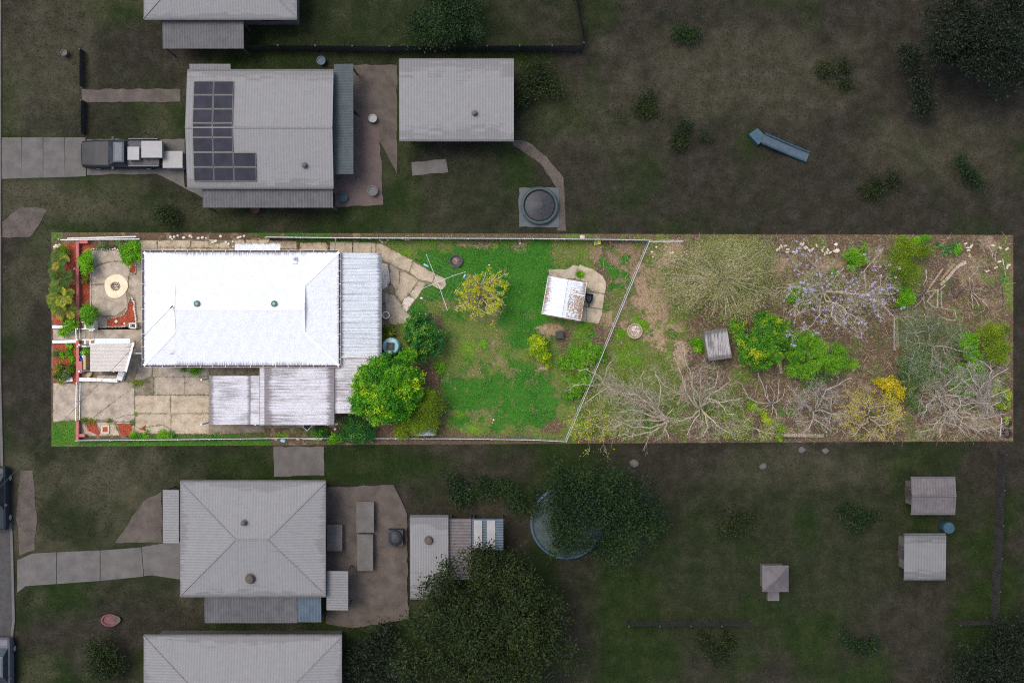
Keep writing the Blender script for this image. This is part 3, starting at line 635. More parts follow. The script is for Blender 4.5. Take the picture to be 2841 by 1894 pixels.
paved('driveway', 'concrete', drive, mats=drive_m, bed=qs(0, 1, (95, 640), (455, 640), (500, 590), (1140, 600), (1240, 200), (2352, 380))+qs(1, 1, (1830, 390), (1830, 1280), (800, 1290), (600, 1360), (0, 1380))+qs(0, 1, (2352, 1385), (1270, 1375), (1200, 1400), (500, 1410), (480, 1175), (95, 1205)))
# front court
front = [wob(qs(0, 0, (640, 290), (1050, 290), (1190, 330), (1180, 440), (930, 440), (760, 490), (640, 570)), 1.5),
         wob(qs(0, 0, (640, 590), (770, 500), (940, 450), (1180, 450), (1195, 640), (1170, 760), (850, 770), (640, 780)), 1.5),
         wob(qs(0, 0, (640, 790), (850, 780), (1170, 770), (1150, 860), (1160, 960), (1170, 1100), (1000, 1230), (780, 1220), (700, 1160), (640, 1000)), 1.5),
         wob(qs(0, 0, (1310, 320), (1400, 320), (1400, 1330), (1320, 1330), (1300, 1000), (1180, 880), (1200, 640), (1310, 640)), 1.5),
         wob(qs(0, 0, (740, 1240), (870, 1270), (870, 1410), (740, 1410)), 1.0)]
paved('front_court', 'concrete', front, bed=qs(0, 0, (630, 280), (1400, 290), (1400, 1330), (1330, 1430), (720, 1430), (630, 1100)))
entry = [qs(0, 0, (700, 1432), (1400, 1432), (1400, 1568))+qs(0, 1, (1400, 200), (1230, 200), (1290, 40), (1200, 70), (690, 70)),
         qs(0, 0, (570, 1440), (632, 1440), (632, 1568))+qs(0, 1, (632, 110), (570, 110)), qs(0, 0, (634, 1440), (696, 1440), (696, 1568))+qs(0, 1, (690, 70), (634, 70)),
         qs(0, 0, (505, 1440), (566, 1440), (566, 1568))+qs(0, 1, (566, 110), (505, 110)), qs(0, 0, (95, 1425), (450, 1420), (450, 1568))+qs(0, 1, (450, 10), (95, 10)),
         qs(0, 0, (508, 1330), (566, 1330), (566, 1432), (508, 1432)), qs(0, 0, (570, 1330), (700, 1330), (700, 1432), (570, 1432))]
paved('entry_path', 'concrete', entry, bed=qs(0, 0, (95, 1420), (505, 1330), (725, 1330), (1400, 1430))+qs(0, 1, (1400, 210), (690, 120), (500, 120), (95, 20)))
side = [qs(0, 0, (1350, 145), (1600, 145), (1600, 300), (1400, 310), (1340, 260))]
xs = [1612, 2085, 2352]
side += [qs(0, 0, (1612, 145), (2085, 140), (2085, 240), (1612, 240)), qs(0, 0, (1612, 248), (2100, 248), (2100, 320), (1612, 320)), qs(0, 0, (2098, 150), (2352, 160), (2352, 245), (2098, 245)), qs(0, 0, (2110, 252), (2352, 252), (2352, 320), (2110, 320)),
         qs(1, 0, (0, 130), (105, 130), (80, 190), (0, 200)), qs(1, 0, (0, 205), (300, 160), (300, 255), (0, 255)), qs(1, 0, (0, 262), (360, 262), (360, 320), (0, 320)), qs(1, 0, (370, 150), (430, 130), (500, 130), (525, 170), (525, 320), (370, 320)), qs(1, 0, (530, 135), (870, 135), (870, 320), (530, 320)),
         qs(1, 0, (880, 150), (1265, 155), (1275, 262), (880, 266)), qs(1, 0, (880, 272), (1270, 272), (1270, 330), (880, 330)), wob(qs(1, 0, (1320, 175), (1700, 170), (1720, 230), (1710, 330), (1300, 330)), 1.5), wob(qs(1, 0, (1755, 165), (2070, 165), (2080, 330), (1750, 330)), 1.2), wob(qs(1, 0, (2095, 170), (2352, 170), (2352, 335), (2090, 335)), 1.2)]
paved('side_path', 'concrete_warm', side, bed=qs(0, 0, (1340, 140), (2352, 135))+qs(1, 0, (1280, 150), (1280, 330), (0, 330))+qs(0, 0, (1400, 325)))
rear = [qs(2, 0, (0, 178), (62, 178), (62, 340), (0, 340)),
        wob(qs(2, 0, (75, 190), (150, 195), (600, 430), (550, 595), (420, 555), (230, 460), (155, 420), (75, 340)), 1.2),
        wob(qs(2, 0, (610, 450), (690, 500), (935, 625), (885, 745), (700, 712), (560, 600)), 1.0),
        wob(qs(2, 0, (945, 632), (1075, 695), (1085, 790), (1030, 855), (960, 840), (880, 780), (895, 745)), 1.0),
        wob(qs(2, 0, (275, 490), (410, 565), (405, 730), (380, 900), (290, 750), (270, 620)), 1.0), wob(qs(2, 0, (420, 570), (560, 640), (685, 718), (540, 930), (430, 1035), (345, 920), (415, 740)), 1.0),
        wob(qs(2, 0, (695, 722), (790, 770), (690, 935), (640, 1000), (560, 930)), 1.0), wob(qs(2, 0, (560, 940), (630, 1000), (515, 1180), (440, 1080), (480, 980)), 1.6),
        wob(qs(2, 0, (205, 900), (340, 930), (430, 1045), (510, 1185), (610, 1280), (380, 1365), (285, 1350), (205, 1150)), 1.0),
        qs(2, 0, (160, 880), (195, 870), (198, 1390), (160, 1390)), wob(qs(2, 0, (155, 470), (235, 480), (265, 620), (270, 740), (235, 820), (155, 855)), 1.6)]
paved('rear_path', 'concrete_warm', rear, mats=[None]*7+['concrete_pale', 'concrete', 'concrete_dark', 'concrete_pale'], bed=qs(2, 0, (0, 178), (150, 188), (610, 435), (930, 620), (1060, 690), (1075, 780), (1030, 845), (890, 790), (790, 780), (520, 1180), (600, 1280), (380, 1365), (280, 1360), (155, 1395), (155, 340), (0, 340)))
under_patio = MB(); under_patio.prism(WP([(942, 705), (1058, 705), (1058, 990), (1050, 1140), (930, 1140), (930, 1014), (942, 1010)]), 0.0, 0.03); under_patio.build('patio_slab', 'concrete', kind='structure')
shedpad = [wob(qs(3, 0, (215, 560), (400, 560), (500, 560), (575, 500), (660, 512), (660, 590), (600, 690), (300, 690), (230, 640)), 1.2),
           wob(qs(3, 0, (672, 488), (760, 530), (870, 560), (1000, 650), (1050, 740), (1050, 850), (1030, 912), (870, 890), (780, 820), (765, 750), (605, 690)), 1.2),
           wob(qs(3, 0, (870, 900), (1030, 922), (1000, 1130), (860, 1112), (720, 1085), (750, 900)), .8), wob(qs(3, 0, (780, 1108), (1000, 1142), (985, 1250), (940, 1350), (768, 1320)), .8), qs(3, 0, (715, 1095), (775, 1107), (760, 1322), (690, 1312)),
           qs(3, 0, (230, 700), (700, 760), (680, 1320), (590, 1310), (180, 1230))]
paved('shed_slab', 'concrete_warm', shedpad, mats=['concrete'], bed=qs(3, 0, (225, 570), (500, 570), (575, 510), (690, 500), (870, 570), (990, 650), (1040, 740), (1030, 912), (995, 1140), (935, 1340), (180, 1235)))

# ------------------------------------------------------------------ garden beds of red bark with stone edging
def chips(parent, polys, n, z=0.05, size=0.07, m='red_chip', rngseed=1):
    rg = np.random.default_rng(rngseed); out = []
    for poly in polys:
        P = np.array(poly); lo, hi = P.min(0), P.max(0)
        x = rg.uniform(lo[0], hi[0], n); y = rg.uniform(lo[1], hi[1], n); k = inpoly(x, y, poly); out.append(np.stack([x[k], y[k]], 1))
    xy = np.concatenate(out); C = np.stack([(xy[:, 0]-1420.5)*K, -(xy[:, 1]-947)*K, z+rg.random(len(xy))*0.02], 1)
    return mesh_quads('bark_chips', leafquads(C, size, size*0.35, 1.0, rg), m, rg.random(len(C)), parent, kind='stuff')
def stones(parent, line, n, r, m='white_stone', z=0.05, closed=False, name='stone', jit=0.6):
    segs = list(zip(line[:-1], line[1:]))+([(line[-1], line[0])] if closed else [])
    L = [math.hypot(b[0]-a[0], b[1]-a[1]) for a, b in segs]; T = sum(L)
    for i in range(n):
        d = T*(i+0.5)/n
        for (a, b), l_ in zip(segs, L):
            if d <= l_: break
            d -= l_
        t = d/l_; p = (a[0]+(b[0]-a[0])*t+random.uniform(-jit, jit), a[1]+(b[1]-a[1])*t+random.uniform(-jit, jit))
        rr = r*random.uniform(0.75, 1.2); s = MB(); s.rock(W(p, 0)+Vector((0, 0, z+rr*0.35)), rr); s.build(name, m, parent, smooth=True)
def bed(name, poly, n=500, seed=1):
    p0 = W(poly[0]); root = thing(name, None, None, (p0.x, p0.y, 0), kind='structure')
    b = MB(); b.prism(WP(wob(poly, 1.0)), 0.0, 0.055); b.build('mulch', 'red_mulch', root)
    chips(root, [poly], n, 0.06, rngseed=seed); return root
b1 = bed('garden_bed', qs(0, 0, (95, 260), (200, 200), (455, 180), (460, 1360), (95, 1360)), 3000, 1)
b2 = bed('garden_bed', qs(0, 0, (502, 195), (660, 180), (690, 240), (640, 290), (630, 1110), (502, 1110)), 1500, 2)
b3 = bed('garden_bed', qs(0, 1, (95, 70), (455, 60), (460, 590), (430, 690), (380, 640), (95, 600)), 2200, 3)
b4 = bed('garden_bed', qs(0, 0, (890, 1290), (1000, 1260), (1130, 1210), (1180, 1120), (1190, 1040), (1240, 1010), (1275, 1100), (1285, 1330), (1200, 1330), (1150, 1380), (890, 1390)), 900, 4)
stones(b4, qs(0, 0, (1230, 960), (1270, 1040), (1275, 1150), (1290, 1250), (1298, 1340)), 15, 0.075)
stones(b4, qs(0, 0, (1215, 980), (1170, 1060), (1170, 1130), (1120, 1220), (980, 1265), (890, 1275)), 20, 0.07, 'stone'); stones(b4, qs(0, 0, (875, 1290), (875, 1390), (1000, 1395), (1130, 1390), (1205, 1340)), 18, 0.075, 'stone')
b5 = bed('garden_bed', qs(0, 0, (1215, 480), (1285, 480), (1290, 600), (1220, 610)), 300, 5)
stones(b5, qs(0, 0, (1205, 480), (1205, 610), (1250, 632), (1295, 610), (1295, 480)), 14, 0.07, 'stone')
b6 = bed('garden_bed', qs(0, 1, (570, 1190), (715, 1190), (725, 1280), (785, 1370), (740, 1395), (650, 1350), (600, 1330)), 500, 6)
b7 = bed('garden_bed', qs(0, 1, (1020, 1215), (1250, 1220), (1240, 1360), (1210, 1395), (1070, 1390)), 600, 7)
b8 = bed('garden_bed', qs(0, 1, (1345, 1310), (1435, 1245), (1440, 1330)), 150, 8)
rb = MB(); rb.beam(W(q(0, 0, 634, 590), .06), W(q(0, 0, 634, 1105), .06), 0.06, 0.1); rb.build('timber_edging', 'pale_brick', b2)
rb = MB(); rb.beam(W(q(0, 1, 1015, 1212), .04), W(q(0, 1, 1250, 1222), .04), 0.06, 0.05); rb.beam(W(q(0, 1, 1256, 1222), .04), W(q(0, 1, 1246, 1370), .04), 0.06, 0.05); rb.build('timber_edging', 'pale_brick', b7)
stones(b2, qs(0, 0, (630, 280), (700, 262), (860, 275), (1000, 265), (1050, 290)), 11, 0.08, 'white_stone')
# round cream pad with its ring of stones
pc = W(q(0, 0, 1005, 805)); pad = thing('round_pad', 'round cream concrete pad with a ring of pebbles in the front court', 'garden feature', pc)
P_ = [(pc.x+0.81*math.cos(a)*(1+.05*math.sin(3*a+1)), pc.y+0.83*math.sin(a)*(1+.05*math.sin(2*a))) for a in np.linspace(0, 2*math.pi, 28, endpoint=False)]
mb = MB(); mb.prism(P_, 0.03, 0.075); mb.build('pad_slab', 'concrete_cream', pad)
mb = MB(); mb.lathe([(0.0, 0), (0.31, 0), (0.31, 0.03), (0, 0.03)], (pc.x-.04, pc.y, 0.072), 18); mb.build('pit_soil', 'soil', pad)
ring = [((pc.x-.04+0.31*math.cos(a))/K+1420.5, 947-(pc.y+0.26*math.sin(a))/K) for a in np.linspace(0, 6.28, 14)]
stones(pad, ring, 17, 0.06, 'river_stone', 0.08)
for i in range(16):
    a = random.random()*6.28; rr = 0.22*math.sqrt(random.random()); s = MB(); s.rock((pc.x-.04+rr*math.cos(a), pc.y+rr*math.sin(a), 0.12), 0.05); s.build('stone', random.choice(['river_stone', 'white_stone', 'stone']), pad, smooth=True)
# square planter of red bark by the driveway
pc = W(q(0, 1, 857, 1308)); pl = thing('square_planter', 'square brick edged planter of red bark beside the driveway', 'planter', pc)
mb = MB(); mb.box((pc.x, pc.y, 0.08), (0.16, 0.16, 0.05)); mb.build('bark_fill', 'red_mulch', pl)
for dx, dy, hx, hy in ((0, .225, .27, .05), (0, -.225, .27, .05), (.225, 0, .05, .172), (-.225, 0, .05, .172)):
    mb = MB(); mb.box((pc.x+dx, pc.y+dy, 0.10), (hx, hy, 0.06)); mb.build('brick', 'pale_brick', pl)
# red bins of white rock by the verge
def rocks(name, label, cat, spots, r, m, group):
    for p in spots:
        rr = r*random.uniform(0.7, 1.3); s = MB(); s.rock(W(p)+Vector((0, 0, rr*0.3)), rr); s.build(name, m, None, label, cat, group, smooth=True)
rocks('white_rock', 'white rock heaped at the top corner of the front garden bed', 'rock', qs(0, 0, (110, 235), (140, 215), (165, 240), (190, 210), (130, 250)), 0.10, 'white_stone', 'white rocks in the front bed corner')
rocks('rubble_stone', 'pale broken stone lying in the soil above the side path', 'rock', qs(0, 0, (1800, 95), (1850, 90), (1900, 72), (1990, 100), (2080, 78), (2100, 95), (2200, 110), (2260, 100), (2310, 108), (1820, 120))+qs(1, 0, (60, 170), (100, 150), (250, 165), (285, 195), (430, 100), (510, 78), (460, 90), (350, 160), (355, 235), (170, 80)), 0.10, 'white_stone', 'pale stones above the side path')
rocks('rubble_stone', 'small reddish stone lying on the side path by the window awning', 'rock', qs(1, 0, (560, 155), (600, 160), (640, 155), (715, 120), (740, 125), (690, 165)), 0.06, 'river_stone', 'reddish stones by the awning')
# weeds rooted in the slab joints
rgw = np.random.default_rng(31); pts_ = []
for grp_, dens_ in ((drive, .05), (side, .07), (rear, .05), (shedpad, .03), (front, .015)):
    for pc_ in grp_:
        for a_, b_ in zip(pc_, pc_[1:]+pc_[:1]):
            L_ = math.hypot(b_[0]-a_[0], b_[1]-a_[1])
            for k_ in range(rgw.poisson(L_*dens_)):
                t_ = rgw.random(); c_ = (a_[0]+(b_[0]-a_[0])*t_, a_[1]+(b_[1]-a_[1])*t_); m_ = rgw.integers(3, 22)
                pts_ += [(c_[0]+rgw.normal()*1.3*(1+m_/14), c_[1]+rgw.normal()*1.3*(1+m_/14)) for _ in range(m_)]
pts_ = np.array(pts_); C_ = np.stack([(pts_[:, 0]-1420.5)*K, -(pts_[:, 1]-947)*K, .05+.03*rgw.random(len(pts_))], 1)
mesh_quads('joint_weeds', leafquads(C_, .06, .022, .8, rgw), 'blade_olive', rgw.random(len(pts_))*.6, None, kind='stuff')

# ------------------------------------------------------------------ the white house
EZ, SL = 2.7, 0.20
A_, B_ = W((399, 1013.7), EZ), W((940.6, 699.3), EZ)
x0, y0, x1, y1 = A_.x, A_.y, B_.x, B_.y
yr = (y0+y1)/2; half = (y1-y0)/2; RZ = EZ+half*SL
d = 2.22; gx0, gx1 = x0+d, x1-d; GZ = EZ+d*SL
house = thing('white_house', 'low house with a white painted corrugated hip roof and two green vents', 'house', ((x0+x1)/2, yr, 0))
ov = 0.45
mb = MB(); mb.box(((x0+x1)/2, yr, EZ/2), ((x1-x0)/2-ov, half-ov, EZ/2)); mb.build('wall', 'wall_cream', house)
for (wx, wy, ww, hx, hy) in ((x0+2.5, y0+ov, 1.5, 1, 0), (x0+6, y0+ov, 1.2, 1, 0), (x0+10, y0+ov, 1.5, 1, 0), (x0+3, y1-ov, 1.2, 1, 0), (x0+7.6, y1-ov, 1.8, 1, 0), (x0+11, y1-ov, .9, 1, 0), (x0+ov, yr+1.6, 1.5, 0, 1), (x0+ov, yr-2, 1.5, 0, 1)):
    mb = MB(); mb.box((wx, wy, 1.5), (ww/2 if hx else .04, .04 if hx else ww/2, 0.6)); wdw = mb.build('window', 'white_paint', house)
    mb = MB(); mb.box((wx, wy, 1.5), (ww/2-.06 if hx else .05, .05 if hx else ww/2-.06, 0.53)); mb.build('pane', 'glass_dark', wdw)
mb = MB(); mb.box((x0+ov, yr-.2, 1.02), (.05, .45, 1.02)); dr = mb.build('door', 'red_brick_paint', house); mb = MB(); mb.box((x0+ov-.07, yr+.15, 1.0), (.03, .03, .05)); mb.build('handle', 'grey_metal', dr)
def slope_x(ya, sgn):   # long slopes, ribs run down the slope
    n = 18; wdt = (x1-x0)/n
    for i in range(n):
        xa = x0+i*wdt
        def lim(u, xa=xa):
            x = xa+u*wdt
            return min(half, (x-x0) if x < gx0 else half, (x1-x) if x > gx1 else half)/half
        s = MB(); s.sheet((xa, ya, EZ+.0015*(i % 2)), (wdt, 0, 0), (0, sgn*half, half*SL), v1=lim, nv=8, edges=(0.20, 0), amp=0.005)
        s.build('roof_sheet', 'roof_white_y', house)
slope_x(y0, 1); slope_x(y1, -1)
def slope_y(xa, sgn):
    n = 10; wdt = (y1-y0)/n
    for i in range(n):
        ya = y0+i*wdt
        def lim(u, ya=ya):
            y = ya+u*wdt
            return min(d, y-y0, y1-y)/d
        s = MB(); s.sheet((xa, ya, EZ+.0015*(i % 2)), (0, wdt, 0), (sgn*d, 0, d*SL), v1=lim, nv=8, edges=(0.20, 0), amp=0.005)
        s.build('roof_sheet', 'roof_white', house)
slope_y(x0, 1); slope_y(x1, -1)
for gx, sg in ((gx0, -1), (gx1, 1)):
    ys = d; mb = MB(); mb.add([(gx, y0+ys, GZ), (gx, y1-ys, GZ), (gx, yr, RZ), (gx-sg*.06, y0+ys, GZ), (gx-sg*.06, y1-ys, GZ), (gx-sg*.06, yr, RZ)], [(0, 1, 2), (3, 5, 4), (0, 3, 4, 1), (1, 4, 5, 2), (2, 5, 3, 0)]); mb.build('gablet', 'white_paint', house)
    mb = MB(); mb.beam((gx, y0+ys, GZ+.02), (gx, yr, RZ+.02), .13, .03); mb.beam((gx, yr, RZ+.022), (gx, y1-ys, GZ+.022), .13, .03); mb.build('barge_cap', 'white_paint', house)
mb = MB(); mb.beam((gx0, yr, RZ+.006), (gx1, yr, RZ+.006), .22, .024); mb.build('ridge_cap', 'white_paint', house)
for cx, cy, ex, ey in ((x0, y0, gx0, y0+d), (x0, y1, gx0, y1-d), (x1, y0, gx1, y0+d), (x1, y1, gx1, y1-d)):
    mb = MB(); mb.beam((cx, cy, EZ+.012), (ex, ey, GZ+.012), .17, .022); mb.build('hip_cap', 'white_paint', house)
def gutter(p, q_, out, parent, strap=0.84, wd=0.10):
    p, q_, out = Vector(p), Vector(q_), Vector(out); t = (q_-p).normalized(); L = (q_-p).length
    mb = MB(); mb.beam(p+out*(wd/2)-Vector((0, 0, .09)), q_+out*(wd/2)-Vector((0, 0, .09)), wd, .02); g = mb.build('gutter', 'gutter_dark', parent)
    mb = MB(); mb.beam(p+out*(wd+.008)-Vector((0, 0, .05)), q_+out*(wd+.008)-Vector((0, 0, .05)), .016, .12); mb.build('lip', 'white_paint', g)
    k = strap*.5; mb = MB()
    while k < L:
        mb.beam(p+t*k+Vector((0, 0, .012)), p+t*k+out*(wd+.01)+Vector((0, 0, .012)), .025, .008); k += strap
    mb.build('straps', 'white_paint', g)
e = 0.012
gutter((x0, y0-e, EZ), (x1, y0-e, EZ), (0, -1, 0), house); gutter((x0, y1+e, EZ), (x1, y1+e, EZ), (0, 1, 0), house)
gutter((x0-e, y0, EZ), (x0-e, y1, EZ), (-1, 0, 0), house); gutter((x1+e, y0, EZ), (x1+e, y1, EZ), (1, 0, 0), house)
mb = MB(); mb.box(W((817, 722), EZ+.2)+Vector((0, 0, -.03)), (.16, .22, .10)); pp = mb.build('flue_patch', 'white_paint', house); mb = MB(); mb.lathe([(0.07, 0), (0.07, .25), (.12, .27), (.12, .31), (0, .34)], W((817, 717), EZ+.2), 10); mb.build('flue', 'galvanised', pp)
def whirly(s, label):
    z = RZ-.25; p = W(s, z); r_ = thing('roof_vent', label, 'roof vent', p, 'green roof vents')
    m1 = MB(); m1.box(p+Vector((0.03, 0, 0.02)), (.215, .205, .10)); m1.build('base_flashing', 'vent_pale', r_)
    m1 = MB(); m1.lathe([(.12, .1), (.19, .16), (.21, .26), (.19, .34)], p, 16); dome = m1.build('turbine', 'vent_green', r_)
    for k in range(16):
        a = k*math.pi/8; m1 = MB(); m1.beam(p+Vector((.2*math.cos(a), .2*math.sin(a), .15)), p+Vector((.19*math.cos(a+.25), .19*math.sin(a+.25), .36)), .03, .012); m1.build('vane', 'vent_green', dome)
    m1 = MB(); m1.lathe([(.115, .34), (.11, .37), (.07, .385), (0, .39)], p, 16); m1.build('cap', 'vent_pale', r_)
whirly((549.5, 843), 'round green spinning vent on the white roof, nearer the front yard'); whirly((763, 843), 'round green spinning vent on the white roof, nearer the back patio')
# service cable and its mast on the roof
mp = W((480, 852), RZ); mast = thing('service_mast', 'dark service mast on the front end of the white roof', 'mast', mp-Vector((0, 0, .45)))
mb = MB(); mb.tube([mp-Vector((0, 0, .45)), mp+Vector((0, 0, .35))], .03, 6); mb.build('pole', 'grey_metal', mast); mb = MB(); mb.box(mp+Vector((0, 0, .33)), (.12, .03, .03), .8); mb.build('bracket', 'cable_black', mast)
pts = [W((477+(20-477)*t, 851+(1330-851)*t), RZ+.3+2.2*t-1.2*t*(1-t)) for t in np.linspace(0, 1.15, 14)]
mb = MB(); mb.tube(pts, .012, 5); mb.build('service_cable', 'cable_black', None, 'thin dark overhead cable crossing from the white roof over the driveway', 'cable')
# antenna
ap = W(q(0, 1, 1840, 220), EZ+.55); an = thing('tv_antenna', 'thin bent aerial on the lower front roof edge', 'antenna', ap-Vector((0, 0, .2))); mb = MB(); mb.tube([ap-Vector((0, 0, .2)), ap+Vector((0, 0, .8))], .015, 5); mb.build('pole', 'grey_metal', an); mb = MB(); mb.tube([ap+Vector((0, 0, .75)), ap+Vector((.35, .2, .78))], .01, 4); mb.tube([ap+Vector((.3, .05, .78)), ap+Vector((.24, .3, .78))], .008, 4); mb.build('boom', 'grey_metal', an)
# window awning
aw = thing('window_awning', 'small white corrugated awning above the side path', 'awning', W((714, 690), 2.1))
pA, pB = W((650, 700), 2.45), W((779, 674.5), 2.15); n = 4; wdt = (pB.x-pA.x)/n
for i in range(n):
    s = MB(); s.sheet((pA.x+i*wdt, pB.y, 2.15), (wdt, 0, 0), (0, pA.y-pB.y, .3), nv=6, edges=(.25, 0), amp=.008); s.build('awning_sheet', 'roof_white_y', aw)
for xx in (pA.x+.05, pB.x-.05):
    mb = MB(); mb.beam((xx, pA.y-.15, 2.42), (xx, pB.y+.02, 2.1), .04, .04); mb.build('bracket', 'white_paint', aw)
mb = MB(); mb.tube([W((932, 662), 1.5), W((927.5, 698), 2.3)], .035, 8); mb.build('drain_pipe', 'grey_metal', None, 'grey pipe from the mint fence to the house corner', 'pipe')

# ------------------------------------------------------------------ patio roof and carport roofs
def flat_roof(name, label, X0, X1, Y0, Y1, z, mname, zslope=0.12, posts=(), sheetw=0.762, breaks=(), fall=-1):
    """X.. in plot pixels; ribs run along x"""
    a, b = W((X0, Y1), z), W((X1, Y0), z); r_ = thing(name, label, 'roof', ((a.x+b.x)/2, (a.y+b.y)/2, 0))
    n = max(1, round((b.y-a.y)/sheetw)); wdt = (b.y-a.y)/n; xs_ = [X0]+list(breaks)+[X1]
    for j in range(len(xs_)-1):
        pa, pb = W((xs_[j], Y1), z).x, W((xs_[j+1], Y1), z).x
        for i in range(n):
            s = MB(); z0_ = z+zslope*(1-(pa-a.x)/(b.x-a.x)); z1_ = z+zslope*(1-(pb-a.x)/(b.x-a.x))
            ext = .12 if j < len(xs_)-2 else 0
            s.sheet((pa, a.y+i*wdt, z0_+.012*(i % 2)+.016*j), (0, wdt, 0), (pb-pa+ext, 0, z1_-z0_), pitch=0.10, amp=.017, per=6, nv=8, edges=(.10 if j else .05, .10))
            s.build('roof_sheet', mname, r_)
    mb = MB(); mb.beam((a.x+.03, a.y, z+zslope-.08), (a.x+.03, b.y, z+zslope-.08), .05, .10); mb.build('front_beam', 'white_paint', r_)
    mb = MB(); mb.beam((b.x-.03, a.y, z-.08), (b.x-.03, b.y, z-.08), .05, .10); mb.build('rear_beam', 'white_paint', r_)
    for px, py in posts:
        p = W((px, py), 0); mb = MB(); mb.box((p.x, p.y, z/2-.05), (.05, .05, z/2-.05)); mb.build('post', 'white_paint', r_)
    return r_
flat_roof('patio_roof', 'streaked pale blue grey corrugated patio roof joined to the back of the house', 943.5, 1059, 702, 989, 2.42, 'roof_patio', .16, [(1050, 712), (1050, 845), (1050, 980)])
flat_roof('rear_lean_to_roof', 'grey corrugated roof between patio and carport, partly under the mango tree', 922, 1052, 993.5, 1146, 2.26, 'roof_carport', .12, [(1045, 1000), (1045, 1138)])
flat_roof('carport_roof', 'stained grey corrugated carport roof along the bottom side of the house', 720, 927, 1016.5, 1178, 2.46, 'roof_carport', .05, [(925, 1170), (925, 1030), (730, 1170)], breaks=(734,))
flat_roof('carport_front_roof', 'weathered grey corrugated roof at the street end of the carport', 580.5, 727, 1042, 1177, 2.42, 'roof_carport', .05, [(585, 1170), (585, 1050)], breaks=(693,))
mb = MB(); mb.beam(W((942, 991), 2.55), W((1059, 991), 2.4), .06, .12); mb.build('white_fascia', 'white_paint', None, 'white board between the patio roof and the lean-to roof', 'fascia')
mb = MB(); mb.prism(WP(qs(1, 1, (1360, 1270), (1390, 1235), (1500, 1250), (1430, 1330)), .02), .05, .07); g_ = mb.build('solar_module', 'solar_cell', None, 'small dark solar panel lying on the ground beside the carport', 'solar panel')
for a, b in (((1360, 1272), (1420, 1330)), ((1420, 1332), (1500, 1250)), ((1358, 1270), (1390, 1234))):
    mb = MB(); mb.beam(W(q(1, 1, *a), .07), W(q(1, 1, *b), .07), .035, .04); mb.build('frame', 'galvanised', g_)

# ------------------------------------------------------------------ front wall, gates, railings, entry shelter
def z2(u, v): return (210+u/8.711, 885+v/8.711)
fx = 222.0
wallr = thing('front_wall', 'low red painted brick wall along the street front', 'wall', W((fx, 900)))
def wallrun(parent, a, b, h=0.38, w=0.14, m='red_brick_paint', cm='red_brick_paint', step=0.24, cw=0.2):
    pa, pb = W(a), W(b); L = (pb-pa).length; t = (pb-pa).normalized(); n = max(1, round(L/step)); s = L/n
    mb = MB(); mb.beam(pa+Vector((0, 0, h/2)), pb+Vector((0, 0, h/2)), w, h); mb.build('core', m, parent)
    an = math.atan2(t.y, t.x)
    for i in range(n):
        c = pa+t*(s*(i+.5)); mb = MB(); mb.box((c.x, c.y, h+.032+random.uniform(-.004, .004)), (s/2-.004, cw/2, .032), an); mb.build('coping_brick', cm, parent)
wallrun(wallr, (fx-.5, 671), (fx, 910)); wallrun(wallr, (fx, 945), (fx, 1060)); wallrun(wallr, (fx-.5, 1167), (fx-1, 1219)); wallrun(wallr, (227, 673), (250, 673)); wallrun(wallr, (227, 1206), (242, 1206))
def gate(name, label, a, b, h=0.75):
    pa, pb = W(a), W(b); r_ = thing(name, label, 'gate', (pa+pb)/2)
    for z in (.08, h):
        mb = MB(); mb.beam(pa+Vector((0, 0, z)), pb+Vector((0, 0, z)), .05, .05); mb.build('rail', 'white_paint', r_)
    L = (pb-pa).length; n = max(4, int(L/.13))
    for i in range(n+1):
        p = pa+(pb-pa)*(i/n); th = .025 if i in (0, n) else .011
        mb = MB(); mb.box((p.x, p.y, h/2+.02), (th, th, h/2-.01)); mb.build('stile' if i in (0, n) else 'bar', 'white_paint', r_)
    return r_
gate('driveway_gate', 'white metal driveway gate leaf nearer the entry shelter', (224, 1060), (223, 1111)); gate('driveway_gate', 'white metal driveway gate leaf nearer the grass verge', (223, 1113), (222, 1164))
gate('path_gate', 'small white metal gate at the front path', z2(108, 240), z2(120, 490))
def block_wall(label, pts, wdt, h):
    r_ = thing('white_block_wall', label, 'wall', W(pts[0]))
    for a, b in zip(pts[:-1], pts[1:]):
        pa, pb = W(a), W(b); n = max(1, round((pb-pa).length/.32))
        for i in range(n):
            p, q_ = pa+(pb-pa)*((i+.02)/n), pa+(pb-pa)*((i+.98)/n); mb = MB(); hh = h+random.uniform(-.02, .02); mb.beam(p+Vector((0, 0, hh/2)), q_+Vector((0, 0, hh/2)), wdt+random.uniform(-.015, .015), hh); mb.build('block', 'white_paint', r_)
    return r_
block_wall('white painted block edging above the front path', qs(0, 0, (95, 1392), (250, 1396), (455, 1398)), .22, .2)
block_wall('white painted block edging below the front path', qs(0, 1, (95, 42), (250, 40), (455, 32)), .22, .2)
block_wall('white painted block edging beside the driveway crossing', qs(0, 1, (200, 610), (310, 590), (390, 580)), .28, .22)
rl = thing('entry_railing', 'white timber railing above the entry steps', 'railing', W(z2(300, 200)))
for a, b, z in (((150, 238), (465, 240), .85), ((148, 70), (240, 75), .8), ((440, 70), (490, 70), .8)):
    mb = MB(); mb.beam(W(z2(*a), z), W(z2(*b), z), .07, .05); mb.build('rail', 'white_paint', rl)
for a, b in (((228, 90), (232, 225)), ((352, 160), (352, 225))):
    mb = MB(); mb.beam(W(z2(*a), .8), W(z2(*b), .8), .09, .05); mb.build('cross_rail', 'white_paint', rl)
for u, v in ((155, 238), (300, 238)):
    p = W(z2(u, v)); mb = MB(); mb.box((p.x, p.y, .41), (.035, .035, .41)); mb.build('post', 'white_paint', rl)
